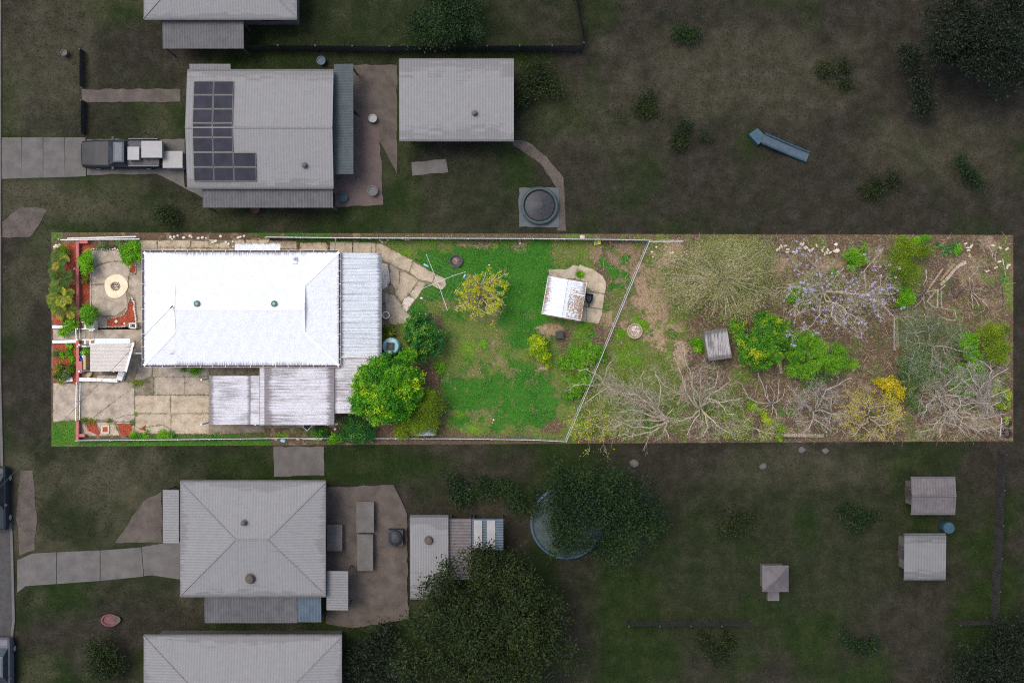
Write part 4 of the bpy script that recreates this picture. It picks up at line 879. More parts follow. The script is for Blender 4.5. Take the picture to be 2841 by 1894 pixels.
p = W(z2(487, 160)); mb = MB(); mb.box((p.x, p.y, .42), (.16, .36, .42)); mb.build('pier', 'white_paint', rl)
rl = thing('entry_railing', 'white timber railing below the entry steps', 'railing', W(z2(300, 500)))
for a, b in (((150, 497), (450, 495)), ((150, 658), (340, 658))):
    mb = MB(); mb.beam(W(z2(*a), .85), W(z2(*b), .85), .07, .05); mb.build('rail', 'white_paint', rl)
for a, b in (((226, 515), (230, 650)), ((352, 515), (350, 640))):
    mb = MB(); mb.beam(W(z2(*a), .83), W(z2(*b), .83), .09, .05); mb.build('cross_rail', 'white_paint', rl)
for u, v in ((155, 497), (440, 496), (155, 658), (335, 658)):
    p = W(z2(u, v)); mb = MB(); mb.box((p.x, p.y, .41), (.035, .035, .41)); mb.build('post', 'white_paint', rl)
sp = thing('stone_planter', 'square white planter holding grey stones by the entry path', 'planter', W(z2(1400, 165)))
for a, b in (((1325, 110), (1325, 220)), ((1470, 110), (1470, 215)), ((1320, 215), (1480, 220)), ((1320, 105), (1480, 105))):
    mb = MB(); mb.beam(W(z2(*a), .2), W(z2(*b), .2), .09 if a[0] == b[0] else .07, .38); mb.build('side', 'white_paint', sp)
p = W(z2(1395, 160)); mb = MB(); mb.box((p.x, p.y, .15), (.17, .12, .14)); mb.build('soil', 'soil', sp)
for i in range(9): s = MB(); s.rock((p.x+random.uniform(-.13, .13), p.y+random.uniform(-.09, .09), .32), .05); s.build('stone', 'stone', sp, smooth=True)
# shelter
SZ = 2.15
sh = thing('entry_shelter', 'beige corrugated roof over the front porch, cut on a slant', 'shelter', W(z2(800, 900)))
ylo, yhi = W(z2(0, 1262), SZ).y, W(z2(0, 598), SZ).y; n = 4; wdt = (yhi-ylo)/n; xl = W(z2(350, 0), SZ).x; xr_t, xr_b = W(z2(1388, 0), SZ).x, W(z2(1200, 0), SZ).x
for i in range(n):
    def lim(u, i=i):
        yy = (ylo+(i+u)*wdt-ylo)/(yhi-ylo); return (xr_b+(xr_t-xr_b)*yy-xl)/(xr_t-xl)
    s = MB(); s.sheet((xl, ylo+i*wdt, SZ+.015*(i % 2)), (0, wdt, 0), (xr_t-xl, 0, .0), v1=lim, pitch=.1, amp=.016, per=6, nv=6, edges=(0, .4)); s.build('roof_sheet', 'roof_beige', sh)
n = 4; xa, xb = W(z2(448, 0), SZ+.1).x, W(z2(1300, 0), SZ+.1).x; ya, yb = W(z2(0, 598), SZ+.1).y, W(z2(0, 472), SZ+.1).y
for i in range(n):
    s = MB(); s.sheet((xa+(xb-xa)*i/n, ya, SZ+.08), ((xb-xa)/n, 0, 0), (0, yb-ya, -.06), pitch=.1, amp=.012, nv=2); s.build('mint_sheet', 'roof_mint', sh)
mb = MB(); mb.beam(W(z2(1400, 570), SZ+.05), W(z2(1210, 1270), SZ+.05), .14, .08); mb.build('slant_beam', 'white_paint', sh)
mb = MB(); mb.tube([W(z2(1428, 510), SZ), W(z2(1450, 600), SZ), W(z2(1380, 770), SZ)], .03, 6); mb.build('gutter_rim', 'gutter_dark', sh)
mb = MB(); mb.beam(W(z2(340, 598), SZ+.02), W(z2(1385, 592), SZ+.02), .05, .05); mb.build('top_beam', 'white_paint', sh)
for u, v in ((370, 620), (370, 1240), (1180, 1240), (1370, 620)):
    p = W(z2(u, v)); mb = MB(); mb.box((p.x, p.y, SZ/2-.03), (.05, .05, SZ/2-.03)); mb.build('post', 'white_paint', sh)
mb = MB(); mb.tube([W(z2(1345, 828), 1.9), W(z2(1650, 830), 1.9)], .03, 6); mb.build('conduit', 'white_paint', sh)
block_wall('low white wall at the driveway edge of the porch', [z2(100, 1448), z2(560, 1458), z2(1060, 1478)], .24, .42)
block_wall('short slanted white wall at the porch corner', [z2(1170, 1255), z2(1100, 1470)], .42, .45)
pf = MB(); pf.prism(WP([z2(350, 640), z2(1380, 620), z2(1190, 1260), z2(1080, 1450), z2(140, 1440), z2(140, 700), z2(350, 700)]), 0.0, .05); pf.build('porch_floor', 'concrete_dark', kind='structure')
scal = [z2(535, 1465), z2(1060, 1470), z2(1080, 1370)]+[z2(1080-i*30, 1362+(8 if i % 2 else -6)) for i in range(1, 18)]+[z2(535, 1365)]
mb = MB(); mb.prism(WP(scal), .05, .10); mb.build('scalloped_mat', 'concrete_warm', None, 'tan scalloped edged mat on the porch floor below the beige roof', 'mat')
mb = MB(); mb.prism(WP([z2(700, 1270), z2(1010, 1265), z2(1020, 1320), z2(700, 1325)]), .05, .45); mb.build('porch_bench', 'dark_timber', None, 'dark bench edge under the beige porch roof', 'bench')
mb = MB(); mb.prism(WP([z2(140, 1012), z2(276, 1012), z2(276, 1290), z2(140, 1290)], 0), 0, .85); mb.prism(WP([z2(136, 1008), z2(280, 1008), z2(280, 1294), z2(136, 1294)], 0), .852, .9); mb.build('red_pier', 'red_brick_paint', None, 'rose painted brick pier behind the front wall', 'pier')
mb = MB(); mb.beam(W(z2(318, 860), .75), W(z2(318, 1205), .75), .62*.9/1, .04); mb.v = [(x*1, y, z) for x, y, z in mb.v]; mb = MB(); mb.prism(WP([z2(285, 850), z2(350, 885), z2(350, 1205), z2(288, 1210)]), .0, .8); mb.build('cardboard_crate', 'cardboard', None, 'tall brown carton standing between the rose pier and the porch roof', 'carton')
mb = MB(); mb.prism(WP([z2(275, 1350), z2(330, 1280), z2(440, 1275), z2(400, 1360), z2(330, 1425)]), .05, .3); mb.build('cardboard_box', 'cardboard', None, 'flattened tan carton on the porch floor behind the low white wall', 'carton')
p = W(z2(225, 915), 0); tb = thing('laundry_tub', 'bright blue plastic tub with a white cloth beside the rose pier', 'tub', p)
mb = MB(); mb.lathe([(.16, 0), (.21, .4), (.225, .42), (.2, .42), (.17, .1), (0, .1)], p, 16); mb.build('tub', 'blue_plastic', tb); mb = MB(); mb.rock(p+Vector((.06, .04, .38)), .13, flat=.5); mb.build('cloth', 'white_paint', tb, smooth=True); mb = MB(); mb.rock(p+Vector((-.02, -.1, .3)), .12, flat=.6); mb.build('blue_cloth', 'blue_plastic', tb, smooth=True)
p = W(z2(205, 805)); mb = MB(); mb.lathe([(.1, 0), (.14, .3), (.15, .32), (.12, .32), (.1, .2), (0, .2)], p, 14, 1.2, .7); mb.build('green_tub', 'green_plastic', None, 'lime green plastic tub beside the blue tub', 'tub')
p = W(q(0, 1, 212, 440)); mb = MB(); mb.beam(p+Vector((-.2, -.14, .09)), p+Vector((.2, .16, .1)), .08, .05); mb.build('timber_offcut', 'bare_wood_grey', None, 'grey timber offcut on red bark among the verge plants', 'timber')
p = W(q(0, 0, 330, 425)); mb = MB(); mb.box(p+Vector((0, 0, .12)), (.07, .11, .06), -.15); mb.build('white_block', 'white_stone', None, 'white block lying on red bark near the rose wall', 'block')
mb = MB(); mb.box(W(q(0, 0, 428, 552))+Vector((0, 0, .09)), (.17, .09, .04)); mb.build('grey_paver', 'stone', None, 'dark grey paver on red bark beside the palms', 'paver')
mb = MB(); mb.box(W(q(0, 0, 1015, 1315))+Vector((0, 0, .1)), (.09, .09, .045), .7); mb.build('white_paver', 'white_stone', None, 'small white square paver set on the triangular red bed', 'paver')
mb = MB(); mb.lathe([(.05, 0), (.07, .12), (.055, .12), (.04, .05), (0, .05)], W(q(0, 0, 1135, 1345))+Vector((0, 0, .06)), 12); mb.build('little_pot', 'white_paint', None, 'tiny white pot in the triangular red bed', 'pot')

# ------------------------------------------------------------------ fences
def corr_fence(name, label, pts, h, mname, panel=2.35, post_m='white_paint', mpitch=.15):
    r_ = thing(name, label, 'fence', W(pts[0]))
    for a, b in zip(pts[:-1], pts[1:]):
        pa, pb = W(a), W(b); L = (pb-pa).length; n = max(1, round(L/panel)); t = (pb-pa)/n; nr = Vector((-t.y, t.x, 0)).normalized()
        for i in range(n):
            s = MB(); s.sheet(pa+t*i, t*.995, Vector((0, 0, h+random.uniform(-.02, .02))), pitch=mpitch, amp=.022, per=6, nv=1)
            s.build('panel', mname, r_)
            p = pa+t*i-nr*.05; mb = MB(); mb.box((p.x, p.y, h/2), (.03, .03, h/2+.01)); mb.build('post', post_m, r_)
        mb = MB(); mb.beam(pa-nr*.03+Vector((0, 0, h-.06)), pb-nr*.03+Vector((0, 0, h-.06)), .035, .05); mb.build('rail', post_m, r_)
    return r_
corr_fence('mint_fence', 'pale mint corrugated fence along the top boundary of the back lawn', [(748, 660.5), (1030, 663), (1480, 664.5), (1735, 667.5), (1798, 669)], 1.05, 'fence_mint', post_m='galvanised')
mb = MB(); f2_ = thing('wire_top_fence', 'thin pale rail fence running on under the feathery tree', 'fence', W((1800, 671)))
mb.tube([W((1800, 670), 1.1), W((1895, 669.5), 1.1)], .025, 6); mb.build('rail', 'fence_mint', f2_)
for x in (1830, 1862, 1893):
    p = W((x, 670)); mb = MB(); mb.tube([p, p+Vector((0, 0, 1.12))], .022, 6); mb.build('post', 'fence_mint', f2_)
corr_fence('grey_fence', 'low pale grey metal fence along the bottom boundary', [(220, 1218.5), (500, 1216), (760, 1212.5), (1100, 1213), (1250, 1213.5), (1480, 1217), (1566, 1221.5)], .55, 'fence_grey', post_m='galvanised')
# long white pipes along the top left boundary
mb = MB(); mb.tube([W(q(0, 0, 300, 112), .55), W(q(0, 0, 1295, 86), .55)], .045, 8); mb.build('white_pipe', 'white_paint', None, 'long white pipe lying on the top left boundary, upper one', 'pipe')
pf_ = thing('white_rail_fence', 'white rail fence with pipe posts at the top left boundary', 'fence', W(q(0, 0, 700, 130)))
mb = MB(); mb.tube([W(q(0, 0, 200, 134), .5), W(q(0, 0, 780, 126), .5), W(q(0, 0, 1345, 122), .5)], .04, 8); mb.build('rail', 'white_paint', pf_)
for u in (210, 480, 770, 1060, 1335):
    p = W(q(0, 0, u, 134)); mb = MB(); mb.tube([p, p+Vector((0, 0, .52))], .035, 7); mb.build('post', 'white_paint', pf_)
# chain wire fence across the yard
FA, FB = (1796, 672), (1568, 1221)
cw = thing('chain_wire_fence', 'white framed chain wire fence running aslant across the back yard', 'fence', W(((FA[0]+FB[0])/2, (FA[1]+FB[1])/2)))
pa, pb = W(FA), W(FB); n = 7; fh = 1.45
for i in range(n):
    p, q_ = pa+(pb-pa)*(i/n), pa+(pb-pa)*((i+1)/n); dv = (q_-p).normalized()*.04
    for z, nm in ((fh, 'top_rail'), (.08, 'bottom_rail')):
        mb = MB(); mb.tube([p+dv+Vector((0, 0, z)), q_-dv+Vector((0, 0, z))], .017, 7); mb.build(nm, 'pale_rail', cw)
    wm = MB(); L = (q_-p).length; t = (q_-p).normalized(); st = .16; k = -fh
    while k < L:
        a0, b0 = max(0, k), min(L, k+fh)
        if b0 > a0:
            wm.tube([p+t*a0+Vector((0, 0, .08+(a0-k))), p+t*b0+Vector((0, 0, .08+(b0-k)))], .0022, 3, False)
            wm.tube([p+t*a0+Vector((0, 0, fh-.0-(a0-k)+.0)), p+t*b0+Vector((0, 0, max(.08, fh-(b0-k))))], .0022, 3, False)
        k += st
    wm.build('wire_mesh', 'grey_metal', cw)
for i in range(n+1):
    p = pa+(pb-pa)*(i/n); mb = MB(); mb.tube([p, p+Vector((0, 0, fh+.06))], .026, 8); mb.build('post', 'pale_rail', cw)

# ------------------------------------------------------------------ garden shed and backyard things
def shed4(name, label, c, z, mname, ridge=None, ribs_along='long', walls=True, wallm='galvanised', pitch=.16, amp=.02, n=4, rise=.18):
    """c: TL, TR, BR, BL roof corners"""
    P0, P1, P2, P3 = [W(p, z) for p in c]; cen = (P0+P1+P2+P3)/4
    r_ = thing(name, label, 'shed', (cen.x, cen.y, 0))
    if walls:
        ins = [cen+(p-cen)*.90 for p in (P0, P1, P2, P3)]
        for i in range(4):
            a, b = ins[i], ins[(i+1) % 4]; s = MB(); s.sheet((a.x, a.y, 0), (b-a).to_3d()*1.0+Vector((0, 0, -(b-a).z)), (0, 0, z-.03), pitch=.12, amp=.012, nv=1); s.build('wall_panel', wallm, r_)
    return r_, P0, P1, P2, P3
cs = [q(3, 0, 215, 660), q(3, 0, 770, 760), q(3, 0, 685, 1300), q(3, 0, 120, 1200)]
sr, P0, P1, P2, P3 = shed4('garden_shed', 'white ribbed metal shed littered with leaves in the middle of the yard', cs, 1.95, 'roof_shed')
Mt, Mb = (P0+P1)/2+Vector((-.02, 0, .20)), (P3+P2)/2+Vector((-.02, 0, .20))
for (A, B, C_) in ((P3, P0, Mb), (P2, P1, Mt)):
    pass
nsh = 4
for i in range(nsh):
    a0, a1 = P3+(P0-P3)*(i/nsh), P3+(P0-P3)*((i+1)/nsh); m0 = Mb+(Mt-Mb)*(i/nsh)
    s = MB(); s.sheet(a0, a1-a0, m0-a0, pitch=.145, amp=.018, square=True, per=12, nv=8, edges=(.35, 0)); s.build('roof_sheet', 'roof_shed', sr)
    b0, b1 = P2+(P1-P2)*(i/nsh), P2+(P1-P2)*((i+1)/nsh)
    s = MB(); s.sheet(b0, b1-b0, m0-b0, pitch=.145, amp=.018, square=True, per=12, nv=8, edges=(.35, 0)); s.build('roof_sheet', 'roof_shed', sr)
mb = MB(); mb.tube([Mb+Vector((0, 0, .0)), Mt], .06, 6); mb.build('ridge_cap', 'roof_mint', sr)
for A, B in ((P3, P0), (P2, P1)):
    mb = MB(); mb.beam(A+Vector((0, 0, -.03)), B+Vector((0, 0, -.03)), .04, .06); mb.build('eave_rail', 'white_paint', sr)
for A, B, Cc in ((P0, Mt, P1), (P3, Mb, P2)):
    mb = MB(); mb.beam(A, B, .03, .05); mb.beam(B, Cc, .03, .05); mb.build('barge', 'white_paint', sr)
mb = MB(); mb.beam(P2+(P1-P2)*.66+Vector((-.02, 0, .06)), P2+(P1-P2)*.66+(Mt-P1)*.72+Vector((0, 0, .06)), .07, .04); mb.build('loose_batten', 'white_paint', None, 'white batten lying on the shed roof among dry leaves', 'batten')
rg = np.random.default_rng(5); n = 640; tt = rg.random(n)
t1 = np.clip(rg.normal(.36, .22, n), .03, .97); t2 = np.abs(rg.normal(.0, .38, n)); t2 = np.where(rg.random(n) < .1, rg.random(n), t2); t2 = np.clip(t2, .02, .75)
base = np.array(P2)[None]+np.array(P1-P2)[None]*t1[:, None]; C = base+(np.array(Mt)-np.array(P1))[None]*t2[:, None]; C[:, 2] += .025
n2 = 90; u1 = np.clip(rg.normal(.52, .12, n2), .1, .9); u2 = np.clip(np.abs(rg.normal(0, .14, n2)), .02, .5); C2 = np.array(P3)[None]+np.array(P0-P3)[None]*u1[:, None]+(np.array(Mt)-np.array(P0))[None]*u2[:, None]; C2[:, 2] += .025
C = np.concatenate([C, C2]); mesh_quads('leaf_litter', leafquads(C, .10, .05, 2.0, rg), 'dry_leaf', .35+rg.random(len(C))*.6, None, origin=P2, kind='stuff')
# old roof further back
cs = [q(4, 0, 115, 1455), q(4, 0, 470, 1425), q(4, 1, 525, 275), q(4, 1, 190, 320)]
sr, P0, P1, P2, P3 = shed4('old_shed', 'small grey weathered corrugated shed under bare branches', cs, 1.7, 'roof_old', wallm='weathered_timber')
for i in range(3):
    a0, a1 = P3+(P2-P3)*(i/3), P3+(P2-P3)*((i+1)/3); s = MB(); s.sheet(a0+Vector((0, 0, .01*(i % 2))), a1-a0, P0-P3, pitch=.105, amp=.017, per=6, nv=6, edges=(.2, .4)); s.build('roof_sheet', 'roof_old', sr)
# low white sheet roof near bottom fence
cs = [q(2, 1, 610, 1270), q(2, 1, 935, 1255), q(2, 1, 935, 1400), q(2, 1, 620, 1405)]
sr, P0, P1, P2, P3 = shed4('chicken_coop', 'low coop with a peeling white corrugated roof under olive branches', cs, .9, 'roof_shed', wallm='weathered_timber')
for i in range(2):
    a0, a1 = P3+(P0-P3)*(i/2), P3+(P0-P3)*((i+1)/2); s = MB(); s.sheet(a0, a1-a0, P2-P3, pitch=.1, amp=.016, per=6, nv=6, edges=(.4, .2)); s.build('roof_sheet', 'roof_shed', sr)
# barbecue / wheelbarrow beside the shed
p = W(q(3, 0, 800, 985)); bw = thing('wheelbarrow', 'black wheelbarrow parked on concrete beside the garden shed', 'wheelbarrow', p)
o2 = [Vector(((W(q(3, 0, *t)) - p).x, (W(q(3, 0, *t))-p).y, 0)) for t in ((752, 910), (860, 925), (850, 1015), (815, 1062), (775, 1058), (745, 1020))]
mb = MB(); ins = [v*.62 for v in o2]; N = 6
mb.add([p+v+Vector((0, 0, .62)) for v in o2]+[p+v+Vector((0, 0, .32)) for v in ins]+[p+v*.93+Vector((0, 0, .62)) for v in o2]+[p+v*.95+Vector((0, 0, .35)) for v in ins],
       [(i, (i+1) % N, N+(i+1) % N, N+i)[::-1] for i in range(N)]+[tuple(N+i for i in range(N))[::-1]]+[(2*N+i, 2*N+(i+1) % N, 3*N+(i+1) % N, 3*N+i) for i in range(N)]+[tuple(3*N+i for i in range(N))]+[(i, (i+1) % N, 2*N+(i+1) % N, 2*N+i) for i in range(N)]); mb.build('tray', 'black_plastic', bw)
for sgn in (-1, 1):
    mb = MB(); mb.tube([p+Vector((.12*sgn-.02, .62, .6)), p+Vector((.11*sgn-.02, .1, .38)), p+Vector((.03*sgn, -.48, .22))], .016, 6); mb.build('handle', 'grey_metal', bw)
    mb = MB(); mb.tube([p+Vector((.12*sgn, .2, .4)), p+Vector((.13*sgn, .22, 0.05))], .014, 6); mb.build('leg', 'grey_metal', bw)
mb = MB(); mb.tube([p+Vector((-.035, -.42, .21)), p+Vector((.035, -.42, .21))], .18, 14); mb.build('wheel', 'rubber', bw)
p = W(q(3, 0, 378, 1512)); cb = thing('compost_bin', 'square black compost bin on bare soil below the shed', 'bin', p)
mb = MB(); mb.add([(p.x+x*s_*.27, p.y+y*s_*.27, z) for z, s_ in ((0.0, 1.05), (.55, .9), (.6, .9)) for x, y in ((-1, -1), (1, -1), (1, 1), (-1, 1))], [(0, 3, 2, 1)]+[(i, (i+1) % 4, 4+(i+1) % 4, 4+i) for i in range(4)]+[(4+i, 4+(i+1) % 4, 8+(i+1) % 4, 8+i) for i in range(4)]+[(8, 9, 10, 11)]); mb.build('body', 'charcoal', cb)
mb = MB(); mb.box((p.x, p.y, .62), (.21, .21, .02)); mb.build('lid', 'black_plastic', cb)
# stone filled planter ring
p = W(q(3, 0, 1463, 1455)); pr_ = thing('round_planter', 'round stone-filled concrete planter beyond the wire fence', 'planter', p)
mb = MB(); mb.lathe([(.47, 0), (.52, .3), (.535, .33), (.46, .33), (.44, .2), (0, .2)], p, 28); mb.build('ring', 'terracotta_pale', pr_)
for i in range(46):
    a = random.random()*6.28; rr = .38*math.sqrt(random.random()); s = MB(); s.rock((p.x+rr*math.cos(a), p.y+rr*math.sin(a), .23), random.uniform(.045, .075)); s.build('stone', random.choice(['river_stone', 'white_stone', 'white_stone', 'terracotta_pale']), pr_, smooth=True)
# fire pit
p = W(q(2, 0, 1232, 443)); fp = thing('fire_pit', 'round dark steel fire pit holding a charred stick on the lawn', 'fire pit', p)
mb = MB(); mb.lathe([(.2, 0), (.24, .1), (.43, .26), (.455, .28), (.43, .285), (.26, .16), (0, .13)], p, 28); mb.build('bowl', 'charcoal', fp); mb = MB(); mb.lathe([(.0, .165), (.24, .17), (.2, .19), (0, .2)], p+Vector((-.02, .02, 0)), 16); mb.build('ash', 'ash', fp)
for a, b in (((-.1, .13), (.02, .05)), ((0, .02), (.06, -.04))):
    mb = MB(); mb.tube([p+Vector((a[0], a[1], .24)), p+Vector((b[0], b[1], .23))], .022, 6); mb.build('stick', 'pale_brick', fp)
# pot, water tank
p = W(q(2, 0, 223, 1225)); pt = thing('white_rim_pot', 'round pot with a white rim and bare soil by the patio roof', 'pot', p)
mb = MB(); mb.lathe([(.18, 0), (.24, .4), (.26, .42), (.195, .42), (.19, .36), (0, .36)], p, 24); mb.build('pot', 'white_paint', pt); mb = MB(); mb.lathe([(0, .362), (.2, .362), (.15, .385), (0, .39)], p, 20); mb.build('soil', 'concrete_dark', pt)
p = W(q(2, 1, 278, 105), 1.2); p.z = 0; tk = thing('water_tank', 'pale blue rainwater tank with a black strainer at the patio corner', 'water tank', p)
mb = MB(); mb.lathe([(.55, 0), (.57, .03), (.57, 1.1), (.52, 1.17), (.12, 1.24), (0, 1.24)], p, 32); mb.build('body', 'tank_blue', tk, smooth=False)
for k in range(5):
    mb = MB(); mb.lathe([(.572, 0), (.585, .02), (.572, .04)], p+Vector((0, 0, .15+.2*k)), 32); mb.build('rib', 'tank_blue', tk)
mb = MB(); mb.box(p+Vector((.0, .0, 1.27)), (.26, .25, .05), -.05); mb.build('strainer_box', 'black_plastic', tk); mb = MB(); mb.lathe([(.2, 0), (.2, .05), (.17, .05), (.16, .02), (0, .03)], p+Vector((.02, -.03, 1.33)), 20); mb.build('strainer', 'charcoal', tk)
mb = MB(); mb.box(p+Vector((-.08, -.4, 1.2)), (.05, .08, .03)); mb.build('outlet', 'white_paint', tk)
# rotary clothes line
cp = W(q(2, 0, 962, 745), 1.9); cp.z = 0; cl = thing('clothes_line', 'galvanised rotary clothes line over the back path', 'clothes line', cp)
mb = MB(); mb.tube([cp, cp+Vector((0, 0, 1.95))], .03, 8); mb.build('post', 'galvanised', cl)
tips = []
for tgt, mid in (((795, 340), None), ((1105, 1155), None), ((1368, 598), (1220, 640)), ((560, 905), (760, 830))):
    tip = W(q(2, 0, *tgt), 1.95); pts = [cp+Vector((0, 0, 1.85))]
    if mid: pts.append(W(q(2, 0, *mid), 1.9))
    pts.append(tip); tips.append(tip); mb = MB(); mb.tube(pts, .016, 6); mb.build('arm', 'galvanised', cl)
order = [0, 2, 1, 3]
for f_ in (1.0, .8, .6, .42):
    for i in range(4):
        a, b = tips[order[i]], tips[order[(i+1) % 4]]; c_ = cp+Vector((0, 0, 1.88)); pA, pB = c_+(a-c_)*f_, c_+(b-c_)*f_; md_ = (pA+pB)/2-Vector((0, 0, .04))
        mb = MB(); mb.tube([pA, md_, pB], .0028, 4, False); mb.build('wire', 'galvanised', cl)
def clothes(label, u, v, dx, dy):
    p = W(q(2, 0, u, v)); mb = MB()
    for k in range(4): mb.rock(p+Vector((dx*k/4, dy*k/4, .05)), random.uniform(.06, .09), flat=.35)
    mb.build('cloth', 'cyan_cloth', None, label, 'cloth', smooth=True)
clothes('crumpled pale blue cloth on the lawn edge beside the clothes line', 770, 490, .32, -.16); clothes('pale blue cloth dropped below the bent clothes line arm', 1360, 640, -.1, -.25)
# small loose things
def loose(name, label, cat, c, r, u, v, m, rad, flat=.5):
    mb = MB(); p = W(q(c, r, u, v)); mb.rock(p+Vector((0, 0, rad*flat*.8)), rad, flat=flat); mb.build(name, m, None, label, cat, smooth=True)
loose('white_ball', 'white ball on the lawn below the back path', 'ball', 2, 0, 730, 980, 'white_paint', .10, 1.0); loose('white_ball', 'small white ball on the dark lawn above the yellow tree', 'ball', 2, 0, 1712, 497, 'white_paint', .06, 1.0)
loose('pale_rock', 'pale rock at the foot of the mint fence near its far end', 'rock', 2, 0, 2158, 185, 'white_stone', .09); loose('white_scrap', 'white scrap on the lower lawn near the bottom fence', 'scrap', 2, 1, 1775, 1172, 'white_paint', .07, .3)
loose('rose_block', 'rose coloured block against the mint fence', 'block', 2, 0, 2155, 145, 'red_brick_paint', .11, .7)
rocks('fence_stone', 'pale stone along the mint fence at the end of the side path', 'rock', qs(2, 0, (130, 140), (160, 165), (210, 170), (240, 140), (500, 130), (540, 132), (1030, 120)), .09, 'pale_brick', 'stones at the mint fence')
p = W(q(2, 1, 1490, 155)); mb = MB(); mb.tube([p+Vector((-.25, .28, .04)), p+Vector((.0, .0, .05))], .02, 6); rk = thing('garden_fork', 'rusty garden fork lying on the lawn', 'fork', p)
mb.build('handle', 'ash', rk); mb = MB(); mb.tube([p, p+Vector((.3, -.28, .04))], .018, 6); mb.build('shaft', 'black_plastic', rk)
for k in (-1, 0, 1): mb = MB(); mb.tube([p+Vector((-.26, .28, .05)), p+Vector((-.36+.03*k, .36+.05*k, .04))], .009, 5); mb.build('tine', 'ash', rk)
p = W(q(3, 0, 922, 178)); ch = thing('toy_car', 'bright lime plastic ride-on toy by the mint fence', 'toy', p)
mb = MB(); mb.box(p+Vector((0, 0, .14)), (.22, .14, .09), .1); mb.build('body', 'lime_plastic', ch); mb = MB(); mb.box(p+Vector((-.1, 0, .26)), (.08, .12, .05), .1); mb.build('seat', 'grey_metal', ch); mb = MB(); mb.box(p+Vector((.19, .02, .27)), (.03, .13, .08), .1); mb.build('backrest', 'lime_plastic', ch)
for dx in (-.14, .14):
    for dy in (-.14, .14): mb = MB(); mb.tube([p+Vector((dx, dy-.02, .07)), p+Vector((dx, dy+.02, .07))], .07, 10); mb.build('wheel', 'black_plastic', ch)
p = W(q(3, 0, 1112, 170)); mb = MB(); mb.lathe([(.05, 0), (.075, .06), (.06, .09), (.03, .09), (.03, .05), (0, .05)], p, 12); mb.build('orange_cup', 'orange_plastic', None, 'small orange cup on the ground near the lime toy', 'cup')
p = W(q(3, 0, 710, 95)); mb = MB(); mb.rock(p+Vector((0, 0, .1)), .2, flat=.5); mb.build('sandstone', 'pale_brick', None, 'tan boulder just outside the mint fence', 'rock', smooth=True)
for u, lab in ((970, 'tan brick outside the bottom fence beside the blue tarp'), (1290, 'tan brick alone outside the bottom fence')):
    p = W(q(1, 1, u, 1452)); mb = MB(); mb.box(p+Vector((0, 0, .05)), (.12, .055, .04)); mb.build('loose_brick', 'pale_brick', None, lab, 'brick')
p = W(q(1, 1, 1075, 1465)); mb = MB(); mb.rock(p+Vector((0, 0, .06)), .2, flat=.3); mb.build('blue_tarp', 'cyan_cloth', None, 'crumpled bright blue tarp outside the bottom fence', 'tarp', smooth=True)
mb = MB(); mb.beam(W(q(1, 1, 1380, 1448), .08), W(q(1, 1, 1665, 1455), .08), .07, .05); mb.build('white_plank', 'white_paint', None, 'white plank lying along the outside of the bottom fence', 'plank')
for u, v, lab in ((1830, 1305, 'white block in the weeds below the carport'), (1855, 1230, 'pale block at the carport roof corner')):
    mb = MB(); mb.box(W(q(1, 1, u, v))+Vector((0, 0, .08)), (.09, .07, .06), .2); mb.build('white_block', 'white_stone', None, lab, 'block')

# ------------------------------------------------------------------ bricks, logs, stone edging in the far garden
bk = MB(); bk.box((0, 0, .038), (.115, .053, .038)); brick0 = bk.build('brick', 'pale_brick', None); BRICK = brick0.data
bk2 = bpy.data.meshes.new('brick_old'); bk2 = BRICK.copy(); bk2.materials.clear(); bk2.materials.append(M('weathered_brick')); bk3 = BRICK.copy(); bk3.materials.clear(); bk3.materials.append(M('mid_brick')); bpy.data.objects.remove(brick0)
def put_brick(s, rz, parent=None, z=.012, me=None, label=None, group=None, sc=1.0):
    o = bpy.data.objects.new('brick', me or BRICK); COL.objects.link(o); p = W(s)+Vector((0, 0, z))
    if parent is not None: o.parent = parent; o.location = p-worldloc(parent)
    else: o.location = p; settags(o, label, 'brick', group); o.name = 'loose_brick'
    o.rotation_euler = (random.uniform(-.1, .1), random.uniform(-.1, .1), rz); o.scale = (sc,)*3
    return o
for u, v, a in ((1180, 278, 60), (1212, 258, 70), (1242, 227, -60), (1297, 220, 15), (1332, 273, 0), (1325, 310, 0), (1418, 310, 0), (1460, 297, 85), (1520, 190, 60), (1555, 190, 70), (1578, 255, -40), (1605, 243, -40), (1645, 288, -55), (1690, 270, 40), (1748, 215, -70), (1860, 243, 45), (1832, 290, -75), (1915, 280, -60), (1948, 320, 35), (1870, 335, 80), (2010, 303, -30), (1900, 320, -80)):
    put_brick(q(4, 0, u, v), R(a), label='pale brick scattered on dark soil above the purple flowering tree', group='loose bricks above the purple tree')
for (u, v, r_, lab) in ((2035, 200, .13, 'upright pale block near the top boundary above the purple tree'), (2050, 290, .18, 'largest pale rock beside the scattered bricks')):
    mb = MB(); mb.rock(W(q(4, 0, u, v))+Vector((0, 0, .05)), r_, flat=.4); mb.build('pale_rock', 'white_stone', None, lab, 'rock', smooth=True)
for u, v, a in ((1645, 215, 40), (1598, 285, 10), (1612, 360, 65), (1640, 235, 45), (1590, 250, 0), (1555, 188, 20)):
    put_brick(q(5, 0, u, v), R(a), label='loose tan brick near the spiky plants', group='loose bricks near the spiky plants')
for u, v, a in ((1955, 215, -20), (2057, 250, -35), (2155, 265, 35), (2045, 450, 20), (2180, 498, 5), (1995, 535, 30), (2158, 535, 70), (1875, 588, 20)):
    put_brick(q(5, 0, u, v), R(a), label='loose pale brick scattered at the far end of the garden', group='loose bricks at the far end', sc=1.15)
